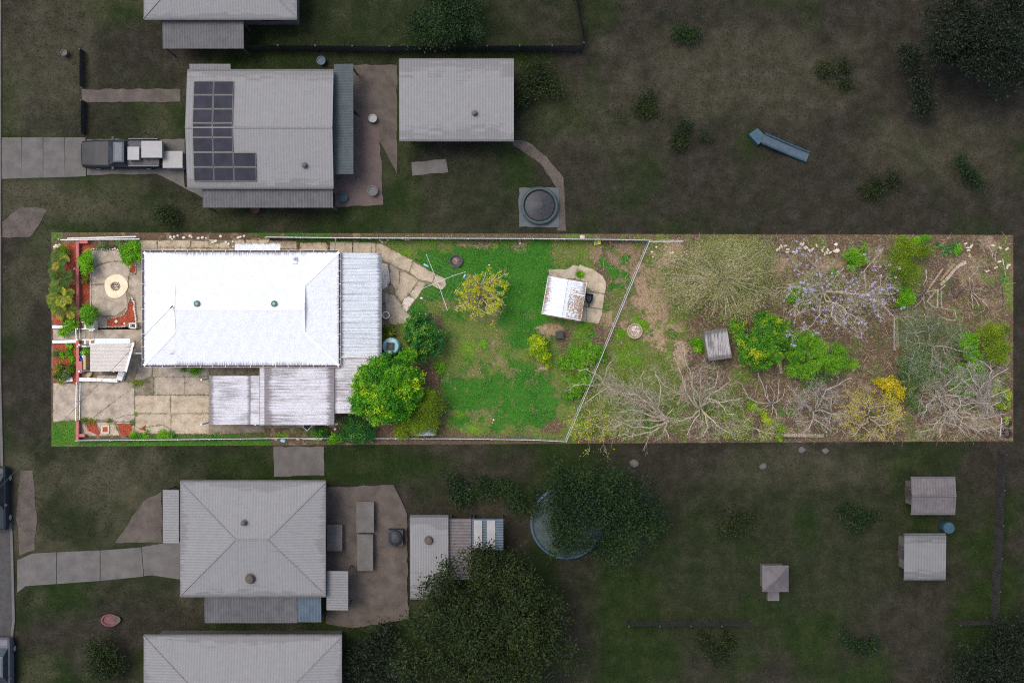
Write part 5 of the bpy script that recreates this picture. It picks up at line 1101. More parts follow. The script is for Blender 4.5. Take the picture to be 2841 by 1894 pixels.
for u, v, a in ((1330, 910, 80), (1365, 940, 85), (1700, 1160, 60), (1665, 1175, 80), (1685, 1055, 0)):
    put_brick(q(5, 1, u, v), R(a), label='brick half buried under the big bare tree', group='bricks under the bare tree')
def edging(name, label, line, n, along=False, me=None, sc=1.0):
    r_ = thing(name, label, 'edging', W(line[0]))
    segs = list(zip(line[:-1], line[1:])); L = [math.hypot(b[0]-a[0], b[1]-a[1]) for a, b in segs]; T = sum(L)
    for i in range(n):
        d_ = T*(i+.5)/n
        for (a, b), l_ in zip(segs, L):
            if d_ <= l_: break
            d_ -= l_
        t = d_/l_; p = (a[0]+(b[0]-a[0])*t, a[1]+(b[1]-a[1])*t); an = math.atan2(-(b[1]-a[1]), b[0]-a[0])
        put_brick(p, an+(0 if along else math.pi/2)+random.uniform(-.12, .12), r_, me=me, sc=sc*random.uniform(.93, 1.05))
    return r_
edging('brick_edging', 'row of pale bricks laid side by side below the thick log', qs(5, 0, (1195, 785), (1300, 685), (1400, 560), (1470, 500), (1565, 458)), 21, False, bk3)
edging('brick_edging', 'line of worn bricks laid end to end above the thick log', qs(5, 0, (1000, 880), (1080, 760), (1130, 690), (1190, 600), (1225, 555)), 10, True, bk2)
edging('brick_edging', 'line of worn bricks at the left corner of the log garden', qs(5, 0, (1130, 860), (1060, 950), (1000, 1025), (1050, 1075), (1120, 1120)), 9, True, bk2)
edging('brick_edging', 'brick edging crossing upward under the purple tree', qs(5, 0, (545, 1250), (555, 1400), (565, 1568))+qs(5, 1, (570, 60), (575, 120)), 17, False, bk2)
edging('brick_edging', 'row of upright bricks along the bottom boundary', qs(4, 1, (1240, 1390), (1850, 1400)), 24, False, bk2)
edging('brick_edging', 'short brick row showing between the two green bushes', qs(4, 1, (1215, 310), (1225, 400), (1240, 500)), 8, False, bk2)
def stone_row(label, line, n, r):
    r_ = thing('stone_edging', label, 'edging', W(line[0])); stones(r_, line, n, r, 'stone', .02); return r_
stone_row('curve of small round pale stones below the log', qs(5, 0, (1270, 780), (1205, 840), (1210, 900), (1205, 1000), (1215, 1125), (1300, 1140), (1400, 1155)), 26, .065)
stone_row('row of round pale stones lower in the log garden', qs(5, 0, (1195, 1250), (1300, 1290), (1405, 1305)), 10, .075)
stone_row('line of stones running left from the round stone row', qs(5, 0, (870, 1235), (1000, 1240), (1120, 1245)), 8, .06)
def log(name, label, pts, r0, r1, m, cat='log'):
    P = [W(p)+Vector((0, 0, (r0+(r1-r0)*i/(len(pts)-1))*.85)) for i, p in enumerate(pts)]
    mb = MB(); mb.tube(P, [r0+(r1-r0)*i/(len(pts)-1)+random.uniform(-.01, .01) for i in range(len(pts))], 9); mb.build(name, m, None, label, cat, smooth=False)
log('fallen_log', 'thick tan log lying between two brick rows', qs(5, 0, (1190, 740), (1250, 650), (1310, 580), (1360, 520), (1390, 490)), .10, .15, 'log_bark')
log('fallen_log', 'dark split log lying on leaf litter below the brick row', qs(5, 0, (1375, 720), (1370, 800), (1365, 880), (1395, 970)), .06, .10, 'dark_timber')
log('fallen_log', 'straight grey log in the log garden', qs(5, 0, (1155, 850), (1152, 980), (1148, 1120)), .05, .055, 'bare_wood_grey')
log('fallen_branch', 'black charred branch next to the dark split log', qs(5, 0, (1425, 975), (1490, 890), (1550, 850)), .03, .025, 'black_plastic', 'branch')
log('fallen_branch', 'crooked pale branch at the left of the log garden', qs(5, 0, (985, 555), (995, 690), (945, 780)), .035, .03, 'bare_wood_grey', 'branch')
log('fallen_branch', 'long grey branch near the far boundary', qs(5, 0, (2095, 410), (2120, 520), (2145, 690)), .035, .02, 'bare_wood_grey', 'branch')
log('fallen_branch', 'short grey branch at the far end above the loose bricks', qs(5, 0, (1890, 205), (1950, 330), (1945, 380)), .025, .02, 'bare_wood_grey', 'branch')
log('fallen_branch', 'straight grey stick between loose bricks at the far end', qs(5, 0, (1992, 340), (1985, 500)), .025, .02, 'bare_wood_grey', 'branch')
log('fallen_branch', 'pale stick beside the round stone row', qs(5, 0, (1405, 1160), (1435, 1290)), .022, .018, 'bare_wood', 'branch')
log('fallen_branch', 'dark branch leaning near the far boundary', qs(5, 0, (2095, 850), (2110, 1000), (2085, 1170)), .03, .02, 'dark_timber', 'branch')
log('white_stick', 'short white stick under the green tree near the top boundary', qs(5, 0, (460, 280), (500, 305)), .03, .03, 'white_paint', 'stick')
mb = MB(); mb.beam(W(q(4, 0, 1125, 320), .03), W(q(4, 0, 1600, 330), .03), .05, .06); mb.build('black_edging', 'black_plastic', None, 'thin black garden edging below the loose bricks', 'edging')
mb = MB(); mb.beam(W(q(5, 0, 520, 1245), .15), W(q(5, 1, 530, 170), .15), .04, .3); mb.build('timber_edge_board', 'bare_wood_grey', None, 'grey board standing along the brick edging under the purple tree', 'board')
def tyre(label, u, v, r_=.33):
    p = W(q(5, 1, u, v)); mb = MB(); mb.lathe([(r_*.55, .02), (r_*.9, 0), (r_, .05), (r_, .15), (r_*.9, .2), (r_*.55, .18), (r_*.5, .1)], p, 22); mb.f = mb.f[:-2]; n = 22; mb.f += [(6*n+k, 6*n+(k+1) % n, (k+1) % n, k) for k in range(n)]; mb.build('old_tyre', 'rubber', None, label, 'tyre')
tyre('upper old black tyre in the far bottom corner', 2155, 1215); tyre('lower old black tyre in the far bottom corner', 2155, 1370)
mb = MB(); mb.tube([W(q(5, 1, 2088, 1140), .9), W(q(5, 1, 2062, 1415), .4)], .025, 6); mb.build('white_pole', 'white_paint', None, 'white pole leaning beside the old tyres', 'pole')
mb = MB(); mb.prism(WP(qs(4, 1, (1225, 1422), (1480, 1425), (1470, 1455), (1225, 1455))), .012, .02); mb.build('pit_soil', 'black_plastic', kind='structure')
rocks('pale_pebble', 'pale rock lying under the bare shrubs near the bottom boundary', 'rock', qs(4, 1, (1665, 1030), (1895, 1350), (1900, 1400), (1975, 585)), .08, 'white_stone', 'pale rocks under bare shrubs')
rocks('pale_pebble', 'grey white stone in the litter behind the wire fence', 'rock', qs(3, 0, (1720, 310), (1730, 380), (1990, 330), (2020, 320), (2150, 370), (2230, 340), (1780, 240)), .09, 'white_stone', 'stones behind the wire fence')

# ------------------------------------------------------------------ trees
def spine(P, seg=.35, jit=.05, rng=random):
    out = [Vector(P[0])]
    for a, b in zip(P[:-1], P[1:]):
        a, b = Vector(a), Vector(b); n = max(1, int((b-a).length/seg))
        for i in range(1, n+1):
            j = jit if i < n else jit*.4
            out.append(a+(b-a)*(i/n)+Vector((rng.uniform(-j, j), rng.uniform(-j, j), rng.uniform(-j, j)*.6)))
    return out
def outside(v, m=0):
    f = H/(K*(H-v.z)); sx_, sy_ = 1420.5+v.x*f, 947-v.y*f
    return 150 < sx_ and 640 < sy_ < 1245 and not (sx_ < 2806+m and 653-m < sy_ < 1234-12*(sx_-143)/2668+m)
def twigs(mb, pts, r0, depth, cfg, rng, tips):
    """side branches along pts, recursively"""
    L = sum((pts[i+1]-pts[i]).length for i in range(len(pts)-1))
    n = max(1, int(L*cfg['dens'][depth]*rng.uniform(.8, 1.2)))
    for k in range(n):
        f = rng.uniform(.22 if depth == 0 else .1, 1.0); i = min(len(pts)-2, int(f*(len(pts)-1))); p = pts[i]+(pts[i+1]-pts[i])*rng.random(); t = (pts[i+1]-pts[i]).normalized()
        ax = Vector((rng.gauss(0, 1), rng.gauss(0, 1), rng.gauss(0, .6)))
        ax = ax-t*ax.dot(t)
        if ax.length < 1e-3: continue
        ax.normalize(); an = R(rng.uniform(*cfg.get('ang', (25, 60)))); dr = (t*math.cos(an)+ax*math.sin(an)); dr.z += cfg.get('up', .12); dr.normalize()
        l_ = cfg['len'][depth]*rng.uniform(.5, 1.25)*(1.1-.45*f); m = 4; q_ = [p]; dd = dr.copy()
        for s in range(m):
            dd = (dd+Vector((rng.gauss(0, .16), rng.gauss(0, .16), rng.gauss(0, .10)+.03))).normalized(); q_.append(q_[-1]+dd*(l_/m))
        if min(v.z for v in q_) < .15: continue
        if outside(q_[-1]): continue
        ra = max(cfg['rmin'], r0*(1-.75*f)*.40); rb = max(cfg['rmin']*.7, ra*.35)
        mb.tube(q_, [ra+(rb-ra)*s/m for s in range(m+1)], 4 if ra > .02 else 3, False)
        if depth+1 < len(cfg['dens']): twigs(mb, q_, ra, depth+1, cfg, rng, tips)
        tips.append(q_[-1]); tips.append(q_[-2])
def limb_tree(name, label, base, limbs, cfg, m='bare_wood', leaf=None, group=None, r0=.14, fork=1.2, seed=1, cat='tree', trunk_to=None):
    """base and limbs in plot pixels; limbs: list of [(s, z), ...]"""
    rng = random.Random(seed); b = W(base); r_ = thing(name, label, cat, b, group); tips = []
    ft = W(trunk_to or base, fork); mb = MB()
    tp = [b-Vector((0, 0, .1)), b+(ft-b)*.4, b+(ft-b)*.8, ft]; mb.tube(tp, [r0*1.25, r0*1.0, r0*.92, r0*.9], 9); mb.build('trunk', m, r_, smooth=True)
    for li in limbs:
        mb = MB(); sec = li[0] == 'S'; li = li[1:] if sec else li
        P = spine(([] if sec else [ft-Vector((0, 0, .15))])+[W(s, z) for s, z in li], .35, .07, rng); n = len(P); rr = r0*rng.uniform(.5, .68)*(.5 if sec else 1)
        mb.tube(P, [rr*(1-.8*i/(n-1))+.006 for i in range(n)], 6); twigs(mb, P, rr, 0, cfg, rng, tips); mb.build('branch', m, r_, smooth=True)
    if leaf:
        rg = np.random.default_rng(seed); T = np.array([tuple(t) for t in tips]); k = leaf['n']
        C = T[rg.integers(0, len(T), k)]+rg.normal(size=(k, 3))*leaf['spread']; C = C[[not outside(Vector(c)) for c in C]]; k = len(C)
        rb_ = np.clip(rg.normal(.5, .28, k), 0, 1); mesh_quads('crown', leafquads(C, leaf['l'], leaf['w'], .8, rg), leaf['m'], rb_, r_)
    return r_, tips
def lerp_limb(c, r, uv, z0, z1):
    n = len(uv); return [(q(c, r, u, v), z0+(z1-z0)*(i+1)/n) for i, (u, v) in enumerate(uv)]
def auto_limbs(base, rx, ry, n, z0, z1, rng, a0=0):
    out = []; m = max(3, n//3)
    for i in range(m):
        a = a0+2*math.pi*(i+rng.uniform(-.35, .35))/m; r1 = rng.uniform(.35, .55)
        pm = (base[0]+rx*r1*math.cos(a)+rng.uniform(-5, 5), base[1]+ry*r1*math.sin(a)+rng.uniform(-5, 5)); zm = z0+(z1-z0)*rng.uniform(.4, .6)
        def tip(da, rr): return ((base[0]+rx*rr*math.cos(a+da), base[1]+ry*rr*math.sin(a+da)), z1*rng.uniform(.8, 1.1))
        out.append([((base[0]*.5+pm[0]*.5+rng.uniform(-4, 4), base[1]*.5+pm[1]*.5+rng.uniform(-4, 4)), z0+(zm-z0)*.5), (pm, zm), tip(rng.uniform(-.15, .15), rng.uniform(.8, 1.05))])
        for s_ in (-1, 1):
            t_ = tip(s_*rng.uniform(.45, .9), rng.uniform(.7, 1.05)); mid = ((pm[0]*.5+t_[0][0]*.5+rng.uniform(-6, 6), pm[1]*.5+t_[0][1]*.5+rng.uniform(-6, 6)), (zm+t_[1])/2)
            out.append(['S', (pm, zm), mid, t_])
    return out
CFG = dict(dens=[4.3, 4.4, 3.6], len=[1.2, .72, .40], rmin=.0068, up=.08)
CFGT = dict(dens=[4.2, 4.6, 3.8], len=[1.2, .6, .3], rmin=.008, up=.14)
# purple flowering tree
jb = q(4, 0, 1850, 870)
jl = [lerp_limb(4, 0, [(1700, 690), (1560, 630), (1480, 560), (1390, 430)], 2.0, 4.2), lerp_limb(4, 0, [(1640, 830), (1450, 820), (1180, 835)], 2.0, 4.0), lerp_limb(4, 0, [(1700, 975), (1490, 1055), (1340, 1190)], 2.0, 4.2),
      lerp_limb(4, 0, [(1800, 1060), (1800, 1220), (1680, 1380), (1540, 1450)], 2.0, 4.4), lerp_limb(4, 0, [(1950, 780), (2030, 660), (2150, 540)], 2.0, 3.8), lerp_limb(4, 0, [(2080, 890), (2352, 920), (2490, 930), (2680, 800), (2700, 640)], 2.0, 4.5),
      lerp_limb(4, 0, [(1900, 1020), (2080, 1080), (2200, 1200), (2350, 1275), (2500, 1420)], 2.0, 4.2), lerp_limb(4, 0, [(2352, 915), (2480, 940), (2450, 720), (2440, 600), (2640, 350), (2720, 260)], 2.2, 4.6), lerp_limb(4, 0, [(2340, 930), (2500, 930), (2750, 920), (2900, 900)], 2.2, 4.2),
      lerp_limb(4, 0, [(2340, 930), (2500, 950), (2660, 1030), (2780, 1160), (2870, 1230)], 2.2, 4.0), lerp_limb(4, 0, [(1990, 1060), (1960, 1230), (2060, 1330), (2200, 1420)], 2.0, 4.0), lerp_limb(4, 0, [(1820, 760), (1800, 620), (1740, 520), (1620, 400)], 2.0, 4.0)]
jac, tips = limb_tree('flowering_tree', 'nearly leafless tree dotted with purple blossoms in the far garden', jb, jl, dict(dens=[3.4, 3.6, 2.8], len=[1.5, .85, .42], rmin=.0075, up=.06), 'bare_wood', None, seed=11, r0=.085)
rg = np.random.default_rng(12); T = np.array([tuple(t) for t in tips]); Cn = T[rg.integers(0, len(T), 310)]; petals = []; rnds = []
for c in Cn:
    k = 8; a = np.arange(k)*2*np.pi/k+rg.random(); rad = rg.uniform(.048, .066)
    for pz in range(1):
        cc = c+np.array([rg.normal()*.06, rg.normal()*.06, .05])
        pts = np.stack([cc[0]+rad*np.cos(a), cc[1]+rad*np.sin(a), cc[2]+rg.normal(size=k)*.015], 1); petals.append(leafquads(pts, .06, .05, 1.5, rg)); rnds.append(rg.random(k))
mesh_quads('blossoms', np.concatenate(petals), 'petal_purple', np.concatenate(rnds), jac)
kk = 7000; C = T[rg.integers(0, len(T), kk)]+rg.normal(size=(kk, 3))*.16; mesh_quads('crown', leafquads(C, .09, .02, .8, rg), 'leaf_feather', rg.random(kk), jac)
# big bare trees behind the wire fence
b1_ = q(3, 1, 1950, 1190)
bl = [[(q(3, 1, u, v), z) for u, v, z in [(1800, 1040, 2), (1630, 900, 2.6), (1500, 800, 3), (1290, 785, 3.2), (1100, 700, 3.3), (1010, 650, 3.4), (930, 520, 3.6), (760, 440, 3.8), (665, 462, 3.9)]],
      [(q(3, 1, u, v), z) for u, v, z in [(1300, 790, 3.1), (1100, 700, 3.2), (1010, 660, 3.3), (860, 680, 3.5), (720, 658, 3.6), (575, 682, 3.7)]], [(q(3, 1, u, v), z) for u, v, z in [(1100, 700, 3.2), (1010, 600, 3.4), (1075, 400, 3.7), (1160, 285, 3.9)]],
      [(q(3, 1, u, v), z) for u, v, z in [(1280, 790, 3.1), (1060, 715, 3.1), (900, 810, 3.1), (740, 930, 3.1)]],
      lerp_limb(3, 1, [(1700, 1290), (1450, 1280), (1180, 1170)], 1.6, 3.4), lerp_limb(3, 1, [(1620, 1080), (1440, 1020), (1250, 1065)], 1.6, 3.4), lerp_limb(3, 1, [(1900, 1300), (1970, 1450)], 1.6, 2.6), lerp_limb(3, 1, [(1700, 1350), (1480, 1400), (1230, 1390)], 1.5, 3.0),
      lerp_limb(3, 1, [(1750, 960), (1600, 760), (1550, 560), (1600, 460)], 1.8, 3.6), lerp_limb(3, 1, [(1800, 1000), (1850, 700), (1760, 520)], 1.8, 3.4), lerp_limb(3, 1, [(1650, 920), (1420, 870), (1350, 740), (1280, 640)], 2.4, 3.4), lerp_limb(3, 1, [(1600, 1180), (1380, 1180), (1180, 1280), (1080, 1180)], 1.6, 3.2)]
limb_tree('bare_tree', 'leafless tan tree spreading over the wire fence', b1_, bl, CFG, 'bare_wood', None, seed=21, r0=.105, group='leafless trees in the far garden')
b2_ = q(4, 1, 75, 1010)
bl = [[(q(3, 1, u, v), z) for u, v, z in [(2330, 950, 1.9), (2200, 770, 2.5), (2160, 560, 3.1), (2050, 280, 3.6)]], [(q(3, 1, u, v), z) for u, v, z in [(2340, 900, 1.9), (2300, 600, 2.8), (2200, 250, 3.5), (2160, 60, 3.9)]], [(q(3, 1, u, v), z) for u, v, z in [(2250, 850, 2), (2120, 800, 2.8), (1900, 680, 3.4), (1760, 500, 3.8)]], [(q(3, 1, u, v), z) for u, v, z in [(2300, 1130, 1.6), (2100, 1190, 2.2), (1920, 1120, 3), (2030, 1000, 3.3)]],
      lerp_limb(4, 1, [(200, 895), (340, 925), (440, 1080), (560, 1085)], 1.8, 3.6), lerp_limb(4, 1, [(150, 855), (350, 920), (500, 890), (650, 860)], 1.8, 3.4), lerp_limb(4, 1, [(110, 1050), (250, 1180), (400, 1320), (520, 1370)], 1.6, 3.2), lerp_limb(4, 1, [(130, 750), (280, 690), (330, 470)], 1.8, 3.8), lerp_limb(4, 1, [(80, 700), (60, 470), (90, 400)], 1.8, 3.8), lerp_limb(4, 1, [(50, 1100), (-60, 1250), (-120, 1400)], 1.6, 3), lerp_limb(4, 1, [(150, 1120), (180, 1280), (100, 1420)], 1.6, 3), lerp_limb(4, 1, [(180, 830), (350, 730), (480, 640)], 1.8, 3.6), lerp_limb(4, 1, [(60, 850), (-60, 660), (-30, 480)], 1.8, 3.5)]
limb_tree('bare_tree', 'densely twigged leafless tree below the small grey shed', b2_, bl, CFG, 'bare_wood', None, seed=22, r0=.10, group='leafless trees in the far garden')
rng = random.Random(5)
bs = q(4, 1, 1115, 955)
limb_tree('bare_shrub', 'small silvery bare shrub on dark leaf litter', bs, [lerp_limb(4, 1, [(900, 920), (760, 830), (665, 650), (560, 600)], .5, 1.8), lerp_limb(4, 1, [(1040, 880), (1000, 740), (920, 560), (905, 490)], .6, 1.9), lerp_limb(4, 1, [(1050, 900), (1030, 740), (1020, 660)], .6, 1.7), lerp_limb(4, 1, [(1190, 900), (1270, 830), (1290, 730)], .6, 1.8), lerp_limb(4, 1, [(1190, 890), (1200, 740), (1215, 600)], .6, 1.7), lerp_limb(4, 1, [(1120, 1040), (1090, 1110)], .5, 1.2), lerp_limb(4, 1, [(1165, 1040), (1178, 1160)], .5, 1.3), lerp_limb(4, 1, [(1000, 1000), (920, 1030)], .5, 1.2), lerp_limb(4, 1, [(1140, 860), (1140, 770), (1080, 670)], .6, 1.6)],
          dict(dens=[1.3, 1.2], len=[.45, .25], rmin=.009, up=.1), 'bare_wood_grey', None, seed=23, r0=.06, fork=.35, cat='shrub')
b = q(4, 1, 1740, 1040); limb_tree('bare_tree', 'grey leafless tree with fine twigs beside the silvery shrub', b, auto_limbs(b, 82, 74, 13, 1.0, 2.9, rng)+[lerp_limb(4, 1, [(1900, 740), (2130, 610), (2250, 560)], 1.5, 3), lerp_limb(4, 1, [(1500, 900), (1430, 760), (1340, 680)], 1.5, 3)], CFGT, 'bare_wood_grey', None, seed=24, r0=.085, fork=.8, group='leafless trees in the far garden')
b = q(4, 1, 850, 1300); limb_tree('bare_tree', 'sparse bare tree with a few lime leaves at the bottom boundary', b, auto_limbs(b, 75, 30, 9, 1.0, 2.2, rng), CFG, 'bare_wood', dict(n=1100, spread=.14, l=.09, w=.055, m='leaf_bright'), seed=25, r0=.09, fork=.6, group='leafless trees in the far garden')
b = q(5, 1, 170, 1130); limb_tree('golden_tree', 'twiggy tree with scattered golden leaves near the bottom boundary', b, auto_limbs(b, 84, 62, 15, 1.0, 2.8, rng), CFGT, 'bare_wood', dict(n=2600, spread=.10, l=.075, w=.045, m='leaf_gold'), seed=26, r0=.085, fork=.8, group='yellow trees')
b = q(3, 1, 850, 1230); limb_tree('bare_shrub', 'low bare shrub with yellow leaves at the foot of the wire fence', b, auto_limbs(b, 70, 40, 8, .6, 1.6, rng), CFG, 'bare_wood', dict(n=900, spread=.12, l=.09, w=.055, m='leaf_yellow'), seed=27, r0=.06, fork=.4, cat='shrub')
b = q(5, 1, 1210, 770); limb_tree('bare_tree', 'grey bare tree with open branches over the green bush', b, [lerp_limb(5, 1, [(1120, 830), (1000, 960), (960, 1090)], 1.4, 2.8), lerp_limb(5, 1, [(1270, 680), (1340, 600), (1530, 500), (1600, 400)], 1.5, 3.2), lerp_limb(5, 1, [(1190, 620), (1050, 650), (1020, 700)], 1.4, 2.6), lerp_limb(5, 1, [(1300, 820), (1450, 820), (1490, 960), (1410, 1060)], 1.4, 2.8), lerp_limb(5, 1, [(1180, 880), (1290, 960), (1370, 1000)], 1.3, 2.6), lerp_limb(5, 1, [(1280, 560), (1190, 480), (1200, 330)], 1.5, 3), lerp_limb(5, 1, [(1480, 960), (1740, 920), (1900, 930)], 1.8, 3), lerp_limb(5, 1, [(1340, 740), (1500, 620), (1640, 580)], 1.5, 3)], CFG, 'bare_wood_grey', None, seed=28, r0=.10, fork=.9, group='leafless trees in the far garden')
b = q(5, 1, 1820, 900); limb_tree('bare_tree', 'pale limbed bare tree at the far boundary', b, [lerp_limb(5, 1, [(1780, 720), (1700, 640), (1590, 430), (1620, 340)], 1.6, 3.6), lerp_limb(5, 1, [(1770, 730), (1900, 600), (1940, 460), (1850, 350), (1760, 310)], 1.6, 3.8), lerp_limb(5, 1, [(1930, 580), (2050, 490), (2180, 425)], 2.4, 3.6), lerp_limb(5, 1, [(1900, 850), (2060, 780), (2200, 720)], 1.6, 3), lerp_limb(5, 1, [(1700, 650), (1680, 480), (1700, 400)], 1.8, 3.4), lerp_limb(5, 1, [(1840, 1040), (1960, 960), (2080, 900)], 1.4, 2.6), lerp_limb(5, 1, [(1700, 760), (1650, 700), (1500, 580)], 1.6, 3.2), lerp_limb(5, 1, [(1920, 700), (1900, 820)], 1.6, 2.8)], CFG, 'bare_wood_grey', None, seed=29, r0=.11, fork=1.0, group='leafless trees in the far garden')
b = q(5, 1, 1330, 1020); limb_tree('bare_tree', 'low sprawling bare tree in the far bottom corner', b, auto_limbs(b, 95, 66, 9, .8, 2.4, rng)+[lerp_limb(5, 1, [(1500, 1130), (1800, 1150), (2150, 1080)], 1.0, 2.4), lerp_limb(5, 1, [(1500, 1200), (1750, 1330), (2000, 1280), (2150, 1200)], 1.0, 2.4), lerp_limb(5, 1, [(1230, 1120), (1100, 1290), (900, 1340)], 1.0, 2.2), lerp_limb(5, 1, [(1210, 1200), (1190, 1430)], 1, 2.2), lerp_limb(5, 1, [(1420, 1250), (1560, 1400)], 1, 2)], CFG, 'bare_wood', None, seed=30, r0=.08, fork=.7, group='leafless trees in the far garden')
b = q(5, 1, 1080, 90); limb_tree('grey_leaved_tree', 'grey green tree with bare twigs on top in the far garden', b, auto_limbs(b, 95, 90, 12, 1.0, 2.8, rng), CFGT, 'bare_wood_grey', dict(n=9500, spread=.26, l=.12, w=.03, m='leaf_grey'), seed=31, r0=.11, fork=.8, group='leafless trees in the far garden')
b = q(5, 0, 1650, 890); limb_tree('bare_sapling', 'thin dead sapling on leaf litter beside the dark log', b, [lerp_limb(5, 0, uv, .5, 1.4) for uv in ([(1560, 840), (1500, 780)], [(1750, 850), (1830, 815)], [(1665, 1000), (1665, 1130)], [(1720, 1000), (1760, 1110)], [(1800, 1000), (1900, 1120)], [(1690, 800), (1620, 680)], [(1620, 690), (1720, 590), (1755, 470)])], dict(dens=[1.6, 1.4], len=[.4, .2], rmin=.008, up=.1), 'bare_wood', None, seed=32, r0=.04, fork=.3, cat='sapling')
b = q(5, 0, 960, 930); limb_tree('bare_sapling', 'forked dead sapling left of the log garden', b, [lerp_limb(5, 0, uv, .4, 1.2) for uv in ([(965, 820), (945, 780)], [(870, 920), (770, 915)], [(930, 1000), (810, 1110)], [(1040, 920), (1060, 960)], [(970, 1080), (1000, 1140)], [(1000, 890), (1160, 850)])], dict(dens=[1.2, 1.0], len=[.35, .2], rmin=.008, up=.1), 'bare_wood_grey', None, seed=33, r0=.035, fork=.3, cat='sapling')
# yellow tree on the lawn
b = q(2, 0, 1590, 965); yt, tips = limb_tree('yellow_tree', 'sparse tree with yellow leaves and orange flowers on the back lawn', b, auto_limbs(b, 66, 58, 21, 1.0, 2.6, rng)+[lerp_limb(2, 0, [(1700, 770), (1830, 700), (1970, 620)], 1.6, 2.8), lerp_limb(2, 0, [(1690, 760), (1770, 700), (1840, 610)], 1.6, 2.8), lerp_limb(2, 0, [(1750, 760), (1870, 800), (1950, 810)], 1.6, 2.4), lerp_limb(2, 0, [(1560, 860), (1640, 680), (1670, 590)], 1.4, 2.6)], dict(dens=[4.5, 4.0, 3], len=[.75, .45, .25], rmin=.009, up=.12), 'bare_wood', None, seed=41, r0=.10, fork=.7, group='yellow trees')
rg = np.random.default_rng(42); T = np.array([tuple(t) for t in tips]); cc = T[rg.integers(0, len(T), 190)]; C = cc[rg.integers(0, len(cc), 3000)]+rg.normal(size=(3000, 3))*.08
mesh_quads('crown', leafquads(C, .10, .06, .9, rg), 'leaf_yellow', np.clip(rg.normal(.55, .25, 3000), 0, 1), yt)
cc = T[rg.integers(0, len(T), 30)]; C = cc[rg.integers(0, 30, 240)]+rg.normal(size=(240, 3))*.045; mesh_quads('blossoms', leafquads(C, .07, .05, .9, rg), 'petal_orange', rg.random(240), yt)

# leafy crowns -----------------------------------------------------
def crown_tree(name, label, lobes, m, n, l, wd, z0=.6, seed=1, cat='tree', group=None, trunk=.09, bark='bark', clump=26, up=.7, spread=.10, tone=.28, twig=None, fill=.25):
    """lobes: (s, radius px, z of lobe centre, vertical radius m)"""
    rg = np.random.default_rng(seed); rn = random.Random(seed)
    big = lobes; lobes = []
    for s, rp, zc, rz in big:
        k_ = 8 if rp > 14 else (4 if rp > 7 else 1)
        for j in range(k_):
            a_ = rn.random()*6.283; o_ = rp*(.72*math.sqrt(rn.random())) if k_ > 1 else 0; f_ = rn.uniform(.36, .60) if k_ > 1 else 1.0
            lobes.append(((s[0]+o_*math.cos(a_), s[1]+o_*math.sin(a_)), rp*f_, zc+rn.uniform(-.3, .35)*rz*2*(k_ > 1), rz*max(.5, f_)))
    cx = sum(b[0][0] for b in lobes)/len(lobes); cy = sum(b[0][1] for b in lobes)/len(lobes); b0 = W((cx, cy))
    r_ = thing(name, label, cat, b0, group); top = sum(b[2] for b in lobes)/len(lobes)
    mb = MB(); mb.tube([b0-Vector((0, 0, .1)), b0+Vector((.03, .02, top*.4)), b0+Vector((0, 0, top*.75))], [trunk*1.2, trunk, trunk*.7], 8); mb.build('trunk', bark, r_, smooth=True)
    mb = MB()
    for s, rp, zc, rz in big:
        e_ = W(s, zc); P = spine([b0+Vector((0, 0, top*.5)), (b0+Vector((0, 0, top*.5)))*.5+e_*.5, e_], .4, .06, rn); mb.tube(P, [max(.012, trunk*.6*(1-.7*i/(len(P)-1))) for i in range(len(P))], 5); t_ = []; twigs(mb, P, trunk*.5, 0, dict(dens=[3, 2.5], len=[rp*K*.8, rp*K*.5], rmin=.008, up=.1), rn, t_)
    mb.build('branches', twig or bark, r_, smooth=True)
    A = np.array([b[1]**2 for b in lobes]); A = A/A.sum(); nc = max(3, n//clump); li = rg.choice(len(lobes), nc, p=A)
    d_ = unit(rg.normal(size=(nc, 3))); d_[:, 2] = np.where(rg.random(nc) < .8, np.abs(d_[:, 2]), d_[:, 2]); rr = np.where(rg.random(nc) < fill, rg.random(nc)**.5, rg.uniform(.7, 1.22, nc))
    lc = np.array([tuple(W(b[0], b[2])) for b in lobes])[li]; lr = np.array([b[1]*K for b in lobes])[li]; lz = np.array([b[3] for b in lobes])[li]
    cen = lc+d_*rr[:, None]*np.stack([lr, lr, lz], 1); cen[:, 2] = np.maximum(cen[:, 2], .12)
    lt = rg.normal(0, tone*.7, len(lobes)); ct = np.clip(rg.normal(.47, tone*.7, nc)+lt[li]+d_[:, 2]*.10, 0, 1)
    k = rg.integers(0, nc, n); C = cen[k]+rg.normal(size=(n, 3))*spread*np.array([1, 1, .7]); C[:, 2] = np.maximum(C[:, 2], .03)
    ff = H/(K*(H-C[:, 2])); qx, qy = 1420.5+C[:, 0]*ff, 947-C[:, 1]*ff
    if 150 < cx < 2811 and 640 < cy < 1240:
        ok = (qx < 2806) & (qy > 652) & (qy < 1234-12*(qx-143)/2668); C, k, n = C[ok], k[ok], int(ok.sum())
    out = unit(C-lc[k])
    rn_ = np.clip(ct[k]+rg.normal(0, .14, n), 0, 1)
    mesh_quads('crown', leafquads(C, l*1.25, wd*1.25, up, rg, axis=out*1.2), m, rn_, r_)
    return r_
def Lb(c, r, *items): return [(q(c, r, u, v), ru/5.22667, zc, rz) for u, v, ru, zc, rz in items]
